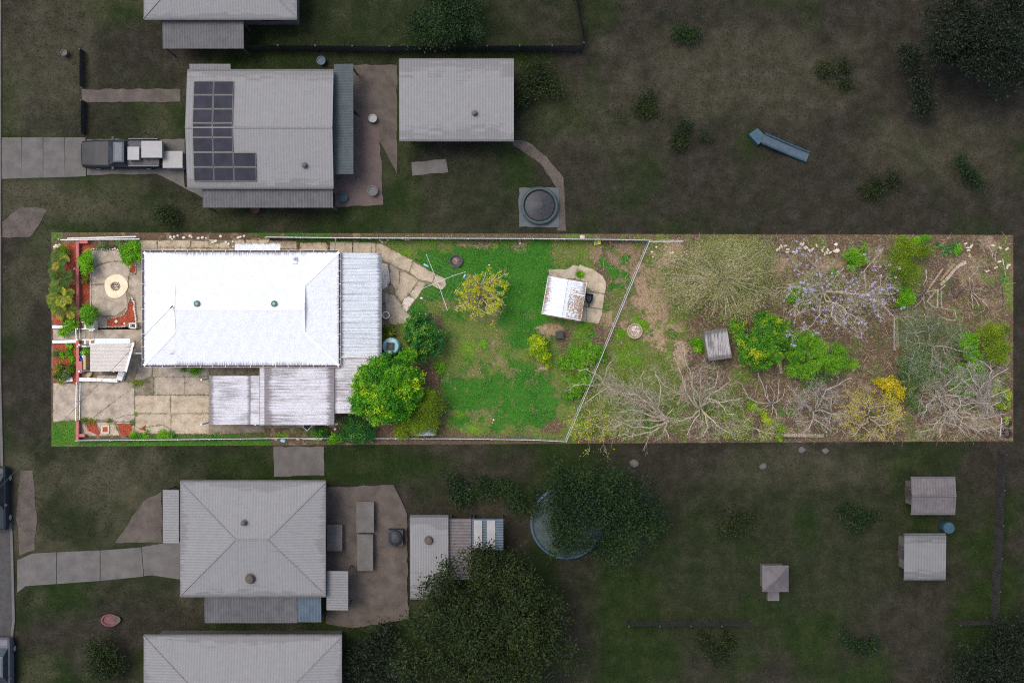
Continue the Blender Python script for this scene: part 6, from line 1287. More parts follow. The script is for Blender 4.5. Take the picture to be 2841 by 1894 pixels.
crown_tree('mango_tree', 'large bright green tree with yellow tips overhanging the carport', Lb(2, 1, (340, 400, 200, 2.9, .9), (530, 230, 90, 2.5, .5), (470, 330, 130, 2.6, .6), (150, 560, 260, 3.3, 1.1), (430, 620, 250, 3.2, 1.0), (620, 540, 150, 2.7, .7), (80, 850, 270, 3.3, 1.0), (420, 860, 260, 3.1, 1.0), (-170, 760, 170, 2.9, .8), (-120, 480, 140, 2.9, .7), (-100, 1000, 170, 2.8, .8), (180, 1060, 220, 2.7, .8), (450, 1040, 150, 2.4, .7), (620, 760, 140, 2.5, .6)), 'leaf_mango', 34000, .15, .055, seed=51, trunk=.16, spread=.12)
crown_tree('dark_tree', 'rounded dark green tree beside the water tank', Lb(2, 0, (600, 1400, 200, 2.0, .8), (820, 1380, 170, 1.9, .7), (700, 1540, 240, 2.2, .8), (930, 1560, 150, 1.8, .6), (600, 1540, 120, 1.9, .6), (900, 1680, 150, 1.7, .6), (740, 1740, 150, 1.6, .5)), 'leaf_dark', 12000, .12, .05, seed=52, trunk=.10)
crown_tree('yellow_green_shrub', 'small yellow green shrub on the lawn side of the dark tree', Lb(2, 0, (890, 1480, 70, 1.9, .4), (900, 1400, 50, 1.8, .3)), 'leaf_yellow', 700, .10, .04, seed=53, trunk=.03, cat='shrub')
crown_tree('olive_tree', 'olive green drooping tree between the mango tree and the lawn', Lb(2, 1, (780, 880, 210, 1.9, .7), (900, 1000, 130, 1.6, .6), (760, 1080, 220, 1.8, .6), (860, 1200, 150, 1.4, .5), (600, 1200, 160, 1.4, .5), (480, 1300, 170, 1.2, .5)), 'leaf_olive', 17000, .12, .022, seed=54, trunk=.10, clump=40, spread=.16, fill=.4, twig='bare_wood')
crown_tree('weedy_shrub', 'mixed green weeds at the carport corner by the bottom fence', Lb(1, 1, (2000, 1330, 150, .8, .4), (2180, 1380, 160, .9, .4), (2320, 1300, 140, .9, .4), (2080, 1200, 120, .7, .3)), 'leaf_dark', 5200, .11, .035, seed=55, trunk=.03, cat='shrub')
crown_tree('weedy_shrub', 'lime green weeds spilling over the bottom fence', Lb(1, 1, (1840, 1420, 90, .5, .3), (1780, 1480, 60, .4, .2), (1590, 1400, 60, .4, .2), (2300, 1450, 60, .5, .2)), 'leaf_lime', 1500, .09, .035, seed=56, trunk=.02, cat='shrub')
crown_tree('weedy_shrub', 'low green weeds under the carport edge near the fence', Lb(1, 1, (1640, 1330, 110, .35, .2), (1700, 1400, 80, .3, .2)), 'leaf_dark', 1300, .09, .03, seed=57, trunk=.02, cat='shrub')
crown_tree('weedy_shrub', 'lime weeds at the foot of the mango tree on the lawn edge', Lb(2, 1, (970, 440, 70, .35, .2), (1000, 380, 45, .3, .2), (960, 800, 50, .5, .25), (955, 900, 50, .5, .25)), 'leaf_lime', 1300, .08, .035, seed=58, trunk=.02, cat='shrub')
crown_tree('small_palm_shrub', 'tufted yellow green plant beside the water tank', Lb(2, 0, (235, 1480, 75, .6, .4)), 'leaf_palm', 700, .22, .03, seed=59, trunk=.04, cat='plant')
crown_tree('front_tree', 'bright lime green small tree at the corner of the front court', Lb(0, 0, (1180, 260, 110, 1.5, .5), (1270, 220, 80, 1.5, .4), (1230, 350, 130, 1.7, .5), (1130, 270, 80, 1.3, .4), (1320, 340, 70, 1.4, .4), (1240, 450, 70, 1.2, .4), (1180, 400, 80, 1.3, .4)), 'leaf_lime', 7500, .085, .04, seed=60, trunk=.05)
crown_tree('leafy_shrub', 'glossy green shrub against the inside of the front wall', Lb(0, 0, (570, 440, 85, 1.0, .4), (600, 530, 70, .9, .4), (560, 580, 55, .7, .3), (610, 330, 35, .6, .2)), 'leaf_lime', 3200, .10, .045, seed=61, trunk=.03, cat='shrub', tone=.2)
crown_tree('leafy_shrub', 'tiny yellow green shrub in the narrow red bed', Lb(0, 0, (545, 690, 45, .4, .2)), 'leaf_palm', 320, .09, .035, seed=62, trunk=.015, cat='shrub')
crown_tree('leafy_shrub', 'dense green shrub over the white entry railing', Lb(0, 0, (590, 1170, 90, 1.2, .4), (670, 1180, 75, 1.1, .4), (600, 1270, 85, 1.1, .4), (580, 1100, 50, 1.0, .3), (620, 1340, 50, 1.0, .3)), 'leaf_fern', 4800, .10, .03, seed=63, trunk=.04, cat='shrub')
crown_tree('flowering_shrub', 'white flowering shrub in the top corner of the front bed', Lb(0, 0, (220, 260, 80, .5, .25), (290, 330, 60, .4, .2), (150, 300, 50, .4, .2)), 'leaf_olive', 1500, .08, .03, seed=64, trunk=.02, cat='shrub')
crown_tree('verge_plant', 'leafy green plant over the white block edging at the front path', Lb(0, 0, (380, 1330, 80, .6, .3), (300, 1280, 60, .6, .3), (200, 1470, 60, .5, .2), (270, 1450, 50, .4, .2)), 'leaf_fern', 1700, .14, .045, seed=65, trunk=.02, cat='plant')
crown_tree('verge_plant', 'yellow green plants at the street edge below the front path', Lb(0, 1, (150, 480, 70, .4, .25), (350, 460, 60, .4, .2), (180, 390, 40, .4, .2), (220, 620, 40, .3, .15)), 'leaf_palm', 1500, .12, .035, seed=66, trunk=.02, cat='plant')
crown_tree('verge_plant', 'grey green plant between the yellow green street plants', Lb(0, 1, (260, 520, 65, .35, .2), (130, 210, 50, .3, .2)), 'leaf_grey', 800, .12, .03, seed=67, trunk=.02, cat='plant')
crown_tree('creeping_vine', 'trailing lime vine on red bark below the front path', Lb(0, 1, (320, 140, 40, .15, .08), (375, 150, 30, .15, .08), (335, 210, 35, .15, .08), (210, 235, 30, .15, .08), (255, 265, 30, .15, .08), (360, 290, 35, .15, .08)), 'leaf_lime', 420, .12, .08, seed=68, trunk=.01, cat='plant')
crown_tree('flower_border', 'low flowering border above the front court', Lb(0, 0, (760, 240, 50, .25, .15), (850, 230, 60, .25, .15), (930, 235, 45, .25, .15), (1060, 160, 50, .3, .2)), 'leaf_grey', 1300, .07, .025, seed=69, trunk=.01, cat='plant')
crown_tree('porch_fern', 'small dark green fern between the railing and the blue tub', Lb(0, 1, (560, 145, 45, .4, .2), (590, 160, 35, .35, .2)), 'leaf_fern', 500, .10, .03, seed=70, trunk=.015, cat='plant')
crown_tree('wall_weeds', 'green weeds growing beside the house wall above the driveway', Lb(0, 1, (2140, 420, 90, .3, .2), (2230, 420, 70, .3, .2), (2170, 490, 40, .2, .1), (1960, 410, 40, .2, .1)), 'leaf_lime', 1300, .08, .03, seed=71, trunk=.01, cat='weeds')
crown_tree('grass_clump', 'long green grass clump along the bottom edge of the driveway', Lb(0, 1, (1300, 1395, 70, .25, .15), (1440, 1400, 70, .2, .15), (1650, 1395, 90, .2, .12), (1780, 1385, 70, .2, .12)), 'leaf_lime', 1900, .16, .018, seed=72, trunk=.01, cat='grass clump')
crown_tree('grass_clump', 'spiky green tuft growing in the shed slab crack', Lb(3, 0, (675, 630, 55, .2, .15)), 'leaf_lime', 320, .26, .018, seed=73, trunk=.01, cat='grass clump', clump=300)
crown_tree('driveway_weed', 'small ring of weeds in the grey driveway patch', Lb(0, 1, (1440, 630, 28, .1, .06), (1370, 640, 18, .1, .05), (1285, 640, 22, .1, .06)), 'leaf_olive', 420, .07, .03, seed=74, trunk=.01, cat='weeds')
crown_tree('driveway_weed', 'low weeds in the joint by the red bark squares', Lb(0, 1, (900, 1180, 32, .12, .06), (620, 1175, 60, .1, .05), (540, 1172, 30, .1, .05), (1300, 1085, 22, .1, .05), (1240, 1215, 20, .1, .05)), 'leaf_olive', 600, .08, .03, seed=75, trunk=.01, cat='weeds')
# back yard bushes
crown_tree('lime_bush', 'yellow green bush at the right edge of the lawn', Lb(3, 1, (90, 120, 130, .9, .4), (170, 220, 110, .8, .4), (40, 30, 90, .8, .3), (190, 360, 60, .5, .3), (-40, 180, 70, .7, .3)), 'leaf_bright', 4600, .09, .04, seed=81, trunk=.04, cat='bush', tone=.3)
crown_tree('green_bush', 'spreading green bush left of the wire fence', Lb(3, 1, (650, 160, 150, .9, .4), (820, 130, 130, .9, .4), (760, 280, 150, 1.0, .4), (930, 300, 90, .9, .3), (560, 320, 110, .7, .3), (950, 190, 90, .9, .3), (420, 370, 90, .5, .2)), 'leaf_fern', 4600, .095, .04, seed=82, trunk=.04, cat='bush')
crown_tree('green_bush', 'dark green bush under the bare limb at the wire fence', Lb(3, 1, (560, 600, 110, .6, .3), (640, 700, 120, .6, .3), (760, 560, 100, .7, .3), (540, 800, 90, .5, .25), (700, 480, 90, .7, .3), (480, 560, 60, .5, .2)), 'leaf_fern', 3400, .09, .035, seed=83, trunk=.03, cat='bush')
_r = random.Random(4); FR = tuple((320+a_*1.0+_r.uniform(-60, 60), 640+b_+_r.uniform(-50, 50), _r.uniform(45, 110), _r.uniform(1.6, 2.6), .3) for a_, b_ in ((-760, -120), (-720, 120), (-620, 330), (-380, 520), (-120, 560), (150, 590), (420, 480), (560, 330), (720, 180), (760, -60), (740, -260), (560, -380), (-600, -300), (-300, -330), (-820, 10), (640, 30), (-500, 450), (300, 560)))
crown_tree('feathery_tree', 'broad grey olive feathery tree beyond the wire fence', [(q(4, 0, u, v), ru/5.22667, z*.72, rz*.8) for u, v, ru, z, rz in FR+((150, 420, 300, 3.0, .6), (500, 400, 300, 3.1, .6), (850, 420, 260, 2.9, .6), (-150, 430, 270, 2.8, .6), (-400, 420, 220, 2.4, .5), (-480, 700, 180, 2.2, .4), (-380, 950, 180, 2.0, .4), (1000, 260, 140, 2.4, .4), (80, 700, 330, 3.3, .8), (450, 680, 340, 3.5, .9), (800, 700, 290, 3.2, .8), (-250, 700, 230, 2.8, .7), (300, 980, 300, 3.0, .8), (650, 1000, 280, 3.0, .7), (950, 900, 200, 2.8, .6), (-100, 950, 220, 2.7, .6), (500, 1180, 200, 2.5, .6), (980, 560, 180, 2.9, .6), (300, 240, 150, 2.4, .4), (700, 230, 150, 2.4, .4))], 'leaf_feather', 25000, .12, .017, seed=84, trunk=.12, clump=22, spread=.30, fill=.75, twig='bare_wood', tone=.3)
crown_tree('citrus_tree', 'rounded green tree with yellow leaf tips beside the small grey shed', Lb(4, 1, (720, 50, 170, 1.9, .7), (950, -60, 180, 2.1, .7), (1150, -60, 170, 2.0, .7), (860, 170, 200, 2.1, .7), (1080, 130, 200, 2.1, .7), (720, 250, 110, 1.5, .5), (1230, 60, 100, 1.8, .5), (950, 290, 130, 1.6, .5), (1300, -140, 110, 1.9, .5), (620, -170, 100, 1.6, .4), (860, 380, 50, 1.0, .3))+Lb(4, 0, (980, 1300, 150, 2.1, .6), (1150, 1350, 140, 2.0, .6), (560, 1330, 80, 1.6, .4)), 'leaf_citrus', 17000, .16, .045, seed=85, trunk=.12)
crown_tree('ferny_bush', 'dome of bright ferny green foliage below the purple tree', Lb(4, 1, (1450, 200, 170, 1.7, .5), (1650, 100, 170, 1.9, .5), (1850, 180, 170, 1.9, .5), (1550, 380, 180, 1.6, .5), (1800, 350, 190, 1.7, .5), (2050, 280, 160, 1.6, .5), (2200, 400, 130, 1.3, .4), (1430, 480, 90, 1.1, .3), (1620, 500, 110, 1.2, .3), (2000, 430, 120, 1.2, .4), (1400, 50, 110, 1.6, .4), (2100, 120, 120, 1.7, .4), (1500, -20, 130, 1.7, .4)), 'leaf_fern', 24000, .10, .022, seed=86, trunk=.10, clump=40)
crown_tree('green_bush', 'grey green undergrowth below the ferny dome', Lb(4, 1, (1700, 600, 110, .5, .3), (1800, 560, 100, .5, .3), (1680, 680, 80, .4, .2)), 'leaf_grey', 1800, .10, .03, seed=87, trunk=.02, cat='bush')
crown_tree('mixed_tree', 'soft green tree near the top boundary right of the purple tree', Lb(5, 0, (620, 180, 130, 1.8, .5), (720, 260, 130, 1.8, .5), (560, 420, 150, 2.0, .5), (720, 450, 150, 2.0, .6), (620, 600, 170, 2.1, .6), (780, 650, 130, 1.9, .5), (560, 720, 110, 1.7, .5), (900, 300, 110, 1.5, .4), (980, 280, 80, 1.3, .4)), 'leaf_olive', 13000, .10, .022, seed=88, trunk=.09, clump=40, spread=.17, fill=.4)
crown_tree('green_bush', 'bright green bush at the foot of the soft green tree', Lb(5, 0, (700, 930, 110, 1.2, .4), (650, 1030, 90, 1.0, .3), (760, 1000, 60, .9, .3), (620, 870, 70, 1.0, .3)), 'leaf_lime', 3600, .10, .04, seed=89, trunk=.04, cat='bush')
crown_tree('green_bush', 'dark green bush at the top boundary among the purple flowers', Lb(5, 0, (-60, 380, 130, 1.1, .4), (30, 430, 90, 1.0, .3), (110, 220, 60, .8, .2), (-60, 480, 90, .9, .3)), 'leaf_fern', 3600, .09, .03, seed=90, trunk=.04, cat='bush')
crown_tree('green_bush', 'small lime bush at the top boundary above the spiky plants', Lb(5, 0, (960, 120, 60, .6, .25), (870, 140, 40, .5, .2)), 'leaf_lime', 800, .09, .035, seed=91, trunk=.02, cat='bush')
crown_tree('green_bush', 'ferny patch under the purple tree branches', Lb(4, 0, (1480, 930, 130, .6, .25), (1400, 980, 70, .5, .2), (1660, 1050, 60, .5, .2), (1960, 600, 70, .5, .25)), 'leaf_fern', 2200, .09, .025, seed=92, trunk=.02, cat='bush')
crown_tree('golden_shrub', 'shrub covered in golden yellow leaves near the far bottom corner', Lb(5, 1, (490, 600, 70, 1.4, .4), (400, 660, 90, 1.5, .4), (560, 680, 90, 1.5, .4), (640, 780, 90, 1.4, .4), (480, 780, 110, 1.5, .4), (300, 620, 60, 1.2, .3), (560, 880, 80, 1.3, .3), (440, 920, 70, 1.1, .3), (580, 1020, 70, 1.0, .3)), 'leaf_gold', 3600, .085, .045, seed=93, trunk=.05, cat='shrub', tone=.42)
crown_tree('green_bush', 'deep green thicket under the grey bare branches', Lb(5, 1, (750, 450, 150, 1.0, .4), (650, 380, 120, .9, .4), (800, 650, 150, .9, .4), (760, 850, 120, .8, .4), (860, 300, 140, 1.0, .4), (880, 980, 110, .6, .3), (600, 560, 60, .7, .3), (930, 480, 110, .8, .4)), 'leaf_grey', 8500, .10, .03, seed=94, trunk=.05, cat='bush')
crown_tree('green_bush', 'bright green bush right of the grey leaved tree', Lb(5, 1, (1600, 120, 150, 1.8, .5), (1680, 200, 120, 1.7, .5), (1540, 20, 100, 1.6, .4), (1650, 20, 100, 1.6, .4), (1430, -20, 60, 1.2, .3)), 'leaf_lime', 5200, .10, .045, seed=95, trunk=.06, cat='bush')
crown_tree('green_bush', 'vivid green bush behind the crossing bare limbs', Lb(5, 1, (1250, 480, 80, 1.0, .4), (1450, 480, 130, 1.1, .4), (1600, 560, 140, 1.1, .4), (1480, 680, 140, 1.0, .4), (1620, 740, 110, .9, .4), (1760, 560, 110, 1.1, .4), (1780, 450, 100, 1.2, .4), (1650, 400, 80, 1.2, .4)), 'leaf_fern', 8000, .10, .035, seed=96, trunk=.05, cat='bush')
crown_tree('mixed_tree', 'dull green tree at the far boundary above the bare tree', [(q(5, 1, u, v), ru/5.22667, z, rz) for u, v, ru, z, rz in ((1980, 60, 150, 2.0, .6), (2100, 130, 110, 2.0, .5), (1950, 220, 120, 1.7, .5), (2080, 280, 110, 1.6, .5), (1900, -80, 130, 1.8, .5), (2080, -100, 110, 1.8, .5), (1920, -190, 80, 1.5, .4))], 'leaf_olive', 8500, .10, .025, seed=97, trunk=.08, clump=40, spread=.17, fill=.4)
crown_tree('green_bush', 'yellow green bush at the far boundary beside the pale bare limbs', Lb(5, 1, (2020, 660, 70, .9, .3), (1980, 760, 80, .9, .3), (2130, 800, 80, .9, .4), (2100, 950, 90, .8, .4), (2160, 1180, 50, .6, .3)), 'leaf_bright', 2000, .09, .035, seed=98, trunk=.03, cat='bush')
crown_tree('green_bush', 'small green bush left of the small grey shed', Lb(4, 1, (40, 60, 70, .5, .25), (30, 150, 50, .4, .2), (110, 100, 50, .4, .2)), 'leaf_lime', 1200, .10, .04, seed=99, trunk=.02, cat='bush')
crown_tree('green_bush', 'low lime bushes along the bottom boundary under bare branches', Lb(4, 1, (1010, 1150, 60, .5, .25), (960, 1080, 50, .4, .2), (820, 1000, 60, .4, .2), (1060, 1200, 40, .5, .2), (1240, 1310, 45, .4, .2), (1200, 1430, 40, .4, .2)), 'leaf_bright', 1500, .10, .045, seed=100, trunk=.02, cat='bush')
# palms and spiky plants: each frond is a part
def frond_plant(name, label, c, n, L, z, m, seed, wl=.28, droop=.5, leaflets=22, cat='palm', stem=.06, lw=.04, tilt=(10, 75), single=False):
    rg = np.random.default_rng(seed); b = W(c); r_ = thing(name, label, cat, b, None)
    mb = MB(); mb.tube([b-Vector((0, 0, .05)), b+Vector((0, 0, z))], [stem*1.2, stem], 8); mb.build('trunk', 'bark', r_)
    for i in range(n):
        a = 2*math.pi*i*0.381966+rg.normal()*.15; el = R(rg.uniform(*tilt)); l_ = L*rg.uniform(.75, 1.15); dx, dy = math.cos(a), math.sin(a); p = np.array([b.x, b.y, b.z+z]); sp_ = []; seg = 8
        for s in range(seg+1):
            sp_.append(p.copy()); e2 = el-droop*2.2*(s/seg); p = p+np.array([dx*math.cos(e2), dy*math.cos(e2), math.sin(e2)])*l_/seg
        sp_ = np.array(sp_); sp_[:, 2] = np.maximum(sp_[:, 2], .08); quads = []
        side = np.array([-dy, dx, 0])
        if single:
            for s in range(seg):
                w0, w1 = lw*math.sin(math.pi*min(1, (s+.6)/(seg+.6))), lw*math.sin(math.pi*min(1, (s+1.6)/(seg+.6))); up_ = np.array([0, 0, .3])
                for sg in (-1, 1):
                    quads.append([sp_[s], sp_[s]+(side*sg+up_)*w0, sp_[s+1]+(side*sg+up_)*w1, sp_[s+1]])
        else:
            for k in range(leaflets):
                t = .12+.88*k/leaflets; j = t*seg; s = min(seg-1, int(j)); pt = sp_[s]+(sp_[s+1]-sp_[s])*(j-s); tg = unit(sp_[s+1]-sp_[s]); ll = wl*math.sin(math.pi*(.15+.8*t))*rg.uniform(.8, 1.15)
                for sg in (-1, 1):
                    dr = unit(side*sg*.9+tg*.65+np.array([0, 0, -.15+rg.normal()*.1])); wd_ = unit(np.cross(dr, [0, 0, 1]))*lw*.5; quads.append([pt, pt+dr*ll*.45+wd_, pt+dr*ll, pt+dr*ll*.45-wd_])
            for s in range(seg): quads.append([sp_[s]-side*.012, sp_[s]+side*.012, sp_[s+1]+side*.008, sp_[s+1]-side*.008])
        Q = np.array(quads); base = np.clip(rg.normal(.45, .36), 0, 1); mesh_quads('frond', Q, m, np.clip(base+rg.normal(0, .12, len(Q)), 0, 1), r_)
    return r_
for i, (u, v, n, L, z, lab) in enumerate(((285, 470, 10, .85, 1.1, 'topmost yellow green palm in the front bed'), (330, 690, 11, 1.05, 1.3, 'second palm from the top of the front bed, fullest of the row'), (260, 830, 9, .8, 1.0, 'low palm at the street edge in the middle of the row'), (350, 940, 10, 1.0, 1.4, 'palm leaning over the rose wall in the front bed'), (270, 1080, 10, .85, 1.1, 'yellowish palm below the middle of the front bed'), (360, 1150, 8, .8, 1.0, 'bottom palm of the front bed above the white edging'))):
    frond_plant('palm', lab, q(0, 0, u, v), n, L, z, 'leaf_palm', 200+i, wl=.40, leaflets=15, lw=.042, droop=.5)
for i, (u, v, L, lab) in enumerate(((1170, 215, .32, 'leftmost spiky rosette near the top boundary'), (1245, 250, .5, 'large spiky rosette in the middle of the spiky plants'), (1335, 245, .42, 'spiky rosette right of the large one'), (1425, 215, .38, 'rightmost spiky rosette beside a lime shrub'), (1235, 340, .3, 'small spiky rosette below the large one'), (1410, 335, .3, 'small spiky rosette nearest the thick log'), (1310, 310, .36, 'spiky rosette with yellow edges below the others'))):
    frond_plant('spiky_plant', lab, q(5, 0, u, v), 13, L*1.15, .06, 'leaf_spiky', 230+i, cat='plant', stem=.03, lw=.022, single=True, droop=.3, tilt=(15, 60))
crown_tree('green_bush', 'lime shrub squeezed beside the rightmost spiky rosette', Lb(5, 0, (1460, 265, 40, .4, .2), (1430, 300, 30, .3, .15)), 'leaf_lime', 420, .09, .04, seed=240, trunk=.02, cat='bush')
frond_plant('spiky_plant', 'lone spiky rosette at the far boundary', q(5, 0, 2100, 700), 16, .36, .06, 'leaf_spiky', 250, cat='plant', stem=.04, lw=.026, single=True, droop=.3, tilt=(15, 60))

# ------------------------------------------------------------------ grass blades and litter on the plot
rg = np.random.default_rng(99)
N = 420000; xx = rg.uniform(146, 2808, N); yy = rg.uniform(650, 1234, N); keep = yy < 1237-15*(xx-143)/2668; xx, yy = xx[keep], yy[keep]; ww = cover(xx, yy)
HARD = [(224, 672, 1062, 1200), (600, 1005, 930, 1185)]
bad = np.zeros(len(xx), bool)
for a, b_, c_, d_ in HARD: bad |= (xx > a) & (xx < c_) & (yy > b_) & (yy < d_)
for pc_ in rear+shedpad+drive+[qs(0, 0, (95, 180), (700, 180), (700, 1430), (95, 1430)), qs(0, 1, (95, 0), (460, 0), (460, 700), (95, 700))]: bad |= inpoly(xx, yy, pc_)
def blades(cls, thr, pm, L_, Wd_, m, name, up):
    pr = ww[cls]; k = (pr > thr) & (~bad) & (rg.random(len(xx)) < pm*pr); x_, y_ = xx[k], yy[k]; n = len(x_); P = np.stack([(x_-1420.5)*K, -(y_-947)*K, np.full(n, .012)], 1)
    a = rg.random(n)*6.283; ln = L_*(.6+.8*rg.random(n)); lean = rg.uniform(.25, .9, n); tip = P+np.stack([np.cos(a)*ln*lean, np.sin(a)*ln*lean, ln*.55*np.sqrt(1-lean**2*.8)], 1); sd = np.stack([-np.sin(a), np.cos(a), np.zeros(n)], 1)*(Wd_*(.6+.8*rg.random(n)))[:, None]
    Q = np.stack([P-sd*.5, P+sd*.5, tip], 1); tone = np.clip(.5+fbm(x_/40, y_/40, 3)*2+rg.normal(0, .2, n), 0, 1)
    mesh_quads(name, Q, m, tone, None, n=3, kind='stuff')
blades(LAWN, .3, .62, .13, .03, 'blade_lawn', 'lawn_grass', 1); blades(OLIVE, .25, .40, .12, .026, 'blade_olive', 'rough_grass', 1); blades(LIME, .25, .8, .12, .035, 'blade_lime', 'lime_weeds', 1)
N = 130000; xx = rg.uniform(1060, 2808, N); yy = rg.uniform(652, 1225, N); ww = cover(xx, yy); bad = np.zeros(N, bool)
for pc_ in rear+shedpad: bad |= inpoly(xx, yy, pc_)
k = (rg.random(N) < (.75*ww[TAN]+.35*ww[BROWN]+.08*ww[OLIVE])) & ~bad; C = np.stack([(xx[k]-1420.5)*K, -(yy[k]-947)*K, .02+.025*rg.random(k.sum())], 1)
mesh_quads('leaf_litter', leafquads(C, .055+.075*rg.random(len(C))**2, .045, 1.6, rg), 'dry_leaf', np.clip(rg.normal(.42, .25, len(C))+.12*ww[TAN][k]-.12*(xx[k] > 1905), 0, 1), None, kind='stuff')

# low weeds, saplings and fallen twigs over the wild end of the plot
N = 150000; xx = rg.uniform(1560, 2800, N); yy = rg.uniform(656, 1222, N); ww = cover(xx, yy); f_ = fbm(xx/34+5, yy/34+60, 4); g_ = fbm(xx/22+45, yy/22+3, 4); bad = np.zeros(N, bool)
for pc_ in shedpad: bad |= inpoly(xx, yy, pc_)
def low(name, k, l_, w_, m, zmax):
    C = np.stack([(xx[k]-1420.5)*K, -(yy[k]-947)*K, .04+zmax*rg.random(k.sum())**1.5], 1)
    mesh_quads(name, leafquads(C, l_, w_, .7, rg), m, np.clip(rg.normal(.5, .25, len(C)), 0, 1), None, kind='stuff')
low('undergrowth', (rg.random(N) < .55*ww[OLIVE]*np.clip(.35+f_*5, 0, 1)+.35*ww[LIME]) & ~bad, .10, .035, 'leaf_olive', .22)
low('undergrowth', (rg.random(N) < np.clip(f_*4-.28, 0, .6)) & (xx > 1900) & ~bad, .11, .03, 'leaf_grey', .3)
low('undergrowth', (rg.random(N) < np.clip(g_*4-.50, 0, .6)*(1+.6*(xx < 1950)*(yy > 930))) & (xx > 1600) & ~bad, .10, .04, 'leaf_lime', .25)
N = 5600; x_ = rg.uniform(1660, 2795, N); y_ = rg.uniform(660, 1216, N); kk_ = rg.random(N) < .35+.65*np.clip((x_-1800)/300, 0, 1); x_, y_ = x_[kk_], y_[kk_]; n = len(x_)
P = np.stack([(x_-1420.5)*K, -(y_-947)*K, .05+.10*rg.random(n)], 1); a = rg.random(n)*6.283; ln = .12+.6*rg.random(n)**2.2; e2 = P+np.stack([np.cos(a)*ln, np.sin(a)*ln, rg.normal(0, .03, n)], 1); e2[:, 2] = np.maximum(e2[:, 2], .03); sd = np.stack([-np.sin(a), np.cos(a), np.zeros(n)], 1)*(.006+.007*rg.random(n))[:, None]
mesh_quads('fallen_twigs', np.stack([P-sd, P+sd, e2+sd*.5, e2-sd*.5], 1), 'twig_litter', rg.random(n), None, kind='stuff')

# ------------------------------------------------------------------ neighbouring lots
def slab(name, pts, m, z=.05, kind='structure', **k):
    mb = MB(); mb.prism(WP(wob([D(*p) for p in pts], 2.2, 16)), 0.0, z); return mb.build(name, m, None, kind=kind, **k)
def nhouse(name, label, rect, z=2.9, kind='hip', m='roof_neighbour', sl=.2, axis='x', group='neighbouring houses', windows=3, cat='house', dy_=0.0, wall='neighbour_wall'):
    """rect in overview pixels: u0, v0, u1, v1"""
    a, b = W(D(rect[0], rect[3]), z), W(D(rect[2], rect[1]), z); X0, Y0, X1, Y1 = a.x, a.y, b.x, b.y
    r_ = thing(name, label, cat, ((X0+X1)/2, (Y0+Y1)/2, 0), group); lx, ly = X1-X0, Y1-Y0; sw = .95
    mb = MB(); mb.box(((X0+X1)/2, (Y0+Y1)/2, z/2), (lx/2-.4, ly/2-.4, z/2)); mb.build('wall', wall, r_)
    if kind == 'skillion':
        n = max(1, round(lx/sw)); w_ = lx/n
        for i in range(n):
            s = MB(); s.sheet((X0+i*w_, Y0, z+.006*(i % 2)), (w_, 0, 0), (0, ly, ly*.03), pitch=.19, amp=.007, nv=3, edges=(.3, .2)); s.build('roof_sheet', m, r_)
    else:
        hf = ly/2; ins = hf if kind == 'hip' else 0.0
        n = max(1, round(lx/sw)); w_ = lx/n
        for i in range(n):
            for ya, sg in ((Y0, 1), (Y1, -1)):
                def lim(u, xa=X0+i*w_):
                    x = xa+u*w_; return 1.0 if not ins else max(0, min(hf, x-X0, X1-x))/hf
                s = MB(); s.sheet((X0+i*w_, ya, z+.006*(i % 2)), (w_, 0, 0), (0, sg*hf, hf*sl), v1=lim, pitch=.19, amp=.007, nv=4, edges=(.3, 0)); s.build('roof_sheet', m, r_)
        if ins:
            n = max(1, round(ly/sw)); w_ = ly/n
            for i in range(n):
                for xa, sg in ((X0, 1), (X1, -1)):
                    def lim(u, ya=Y0+i*w_):
                        y = ya+u*w_; return max(0, min(hf, y-Y0, Y1-y))/hf
                    s = MB(); s.sheet((xa, Y0+i*w_, z+.006*(i % 2)), (0, w_, 0), (sg*hf, 0, hf*sl), v1=lim, pitch=.19, amp=.007, nv=4, edges=(.3, 0)); s.build('roof_sheet', m, r_)
        mb = MB(); mb.tube([(X0+ins, (Y0+Y1)/2, z+hf*sl+.02), (X1-ins, (Y0+Y1)/2, z+hf*sl+.02)], .06, 6); mb.build('ridge_cap', m, r_)
        if ins:
            for cx, cy in ((X0, Y0), (X0, Y1), (X1, Y0), (X1, Y1)):
                mb = MB(); mb.tube([(cx, cy, z+.02), (cx+(hf if cx == X0 else -hf), (Y0+Y1)/2, z+hf*sl+.02)], .05, 6); mb.build('hip_cap', m, r_)
    for p_, q_ in (((X0, Y0-.06, z-.05), (X1, Y0-.06, z-.05)), ((X0, Y1+.06, z-.05), (X1, Y1+.06, z-.05))):
        mb = MB(); mb.beam(p_, q_, .10, .10); mb.build('gutter', 'grey_awning', r_)
    for i in range(windows):
        x = X0+lx*(i+.7)/(windows+.4)
        for y in (Y0+.4, Y1-.4):
            mb = MB(); mb.box((x, y, 1.5), (.7, .04, .55)); w1 = mb.build('window', 'grey_awning', r_); mb = MB(); mb.box((x, y, 1.5), (.63, .05, .48)); mb.build('pane', 'glass_dark', w1)
    mb = MB(); mb.box((X0+.4, (Y0+Y1)/2, 1.02), (.05, .42, 1.02)); dr = mb.build('door', 'brown_paving', r_); mb = MB(); mb.box((X0+.33, (Y0+Y1)/2+.3, 1.0), (.03, .02, .05)); mb.build('handle', 'grey_metal', dr)
    return r_
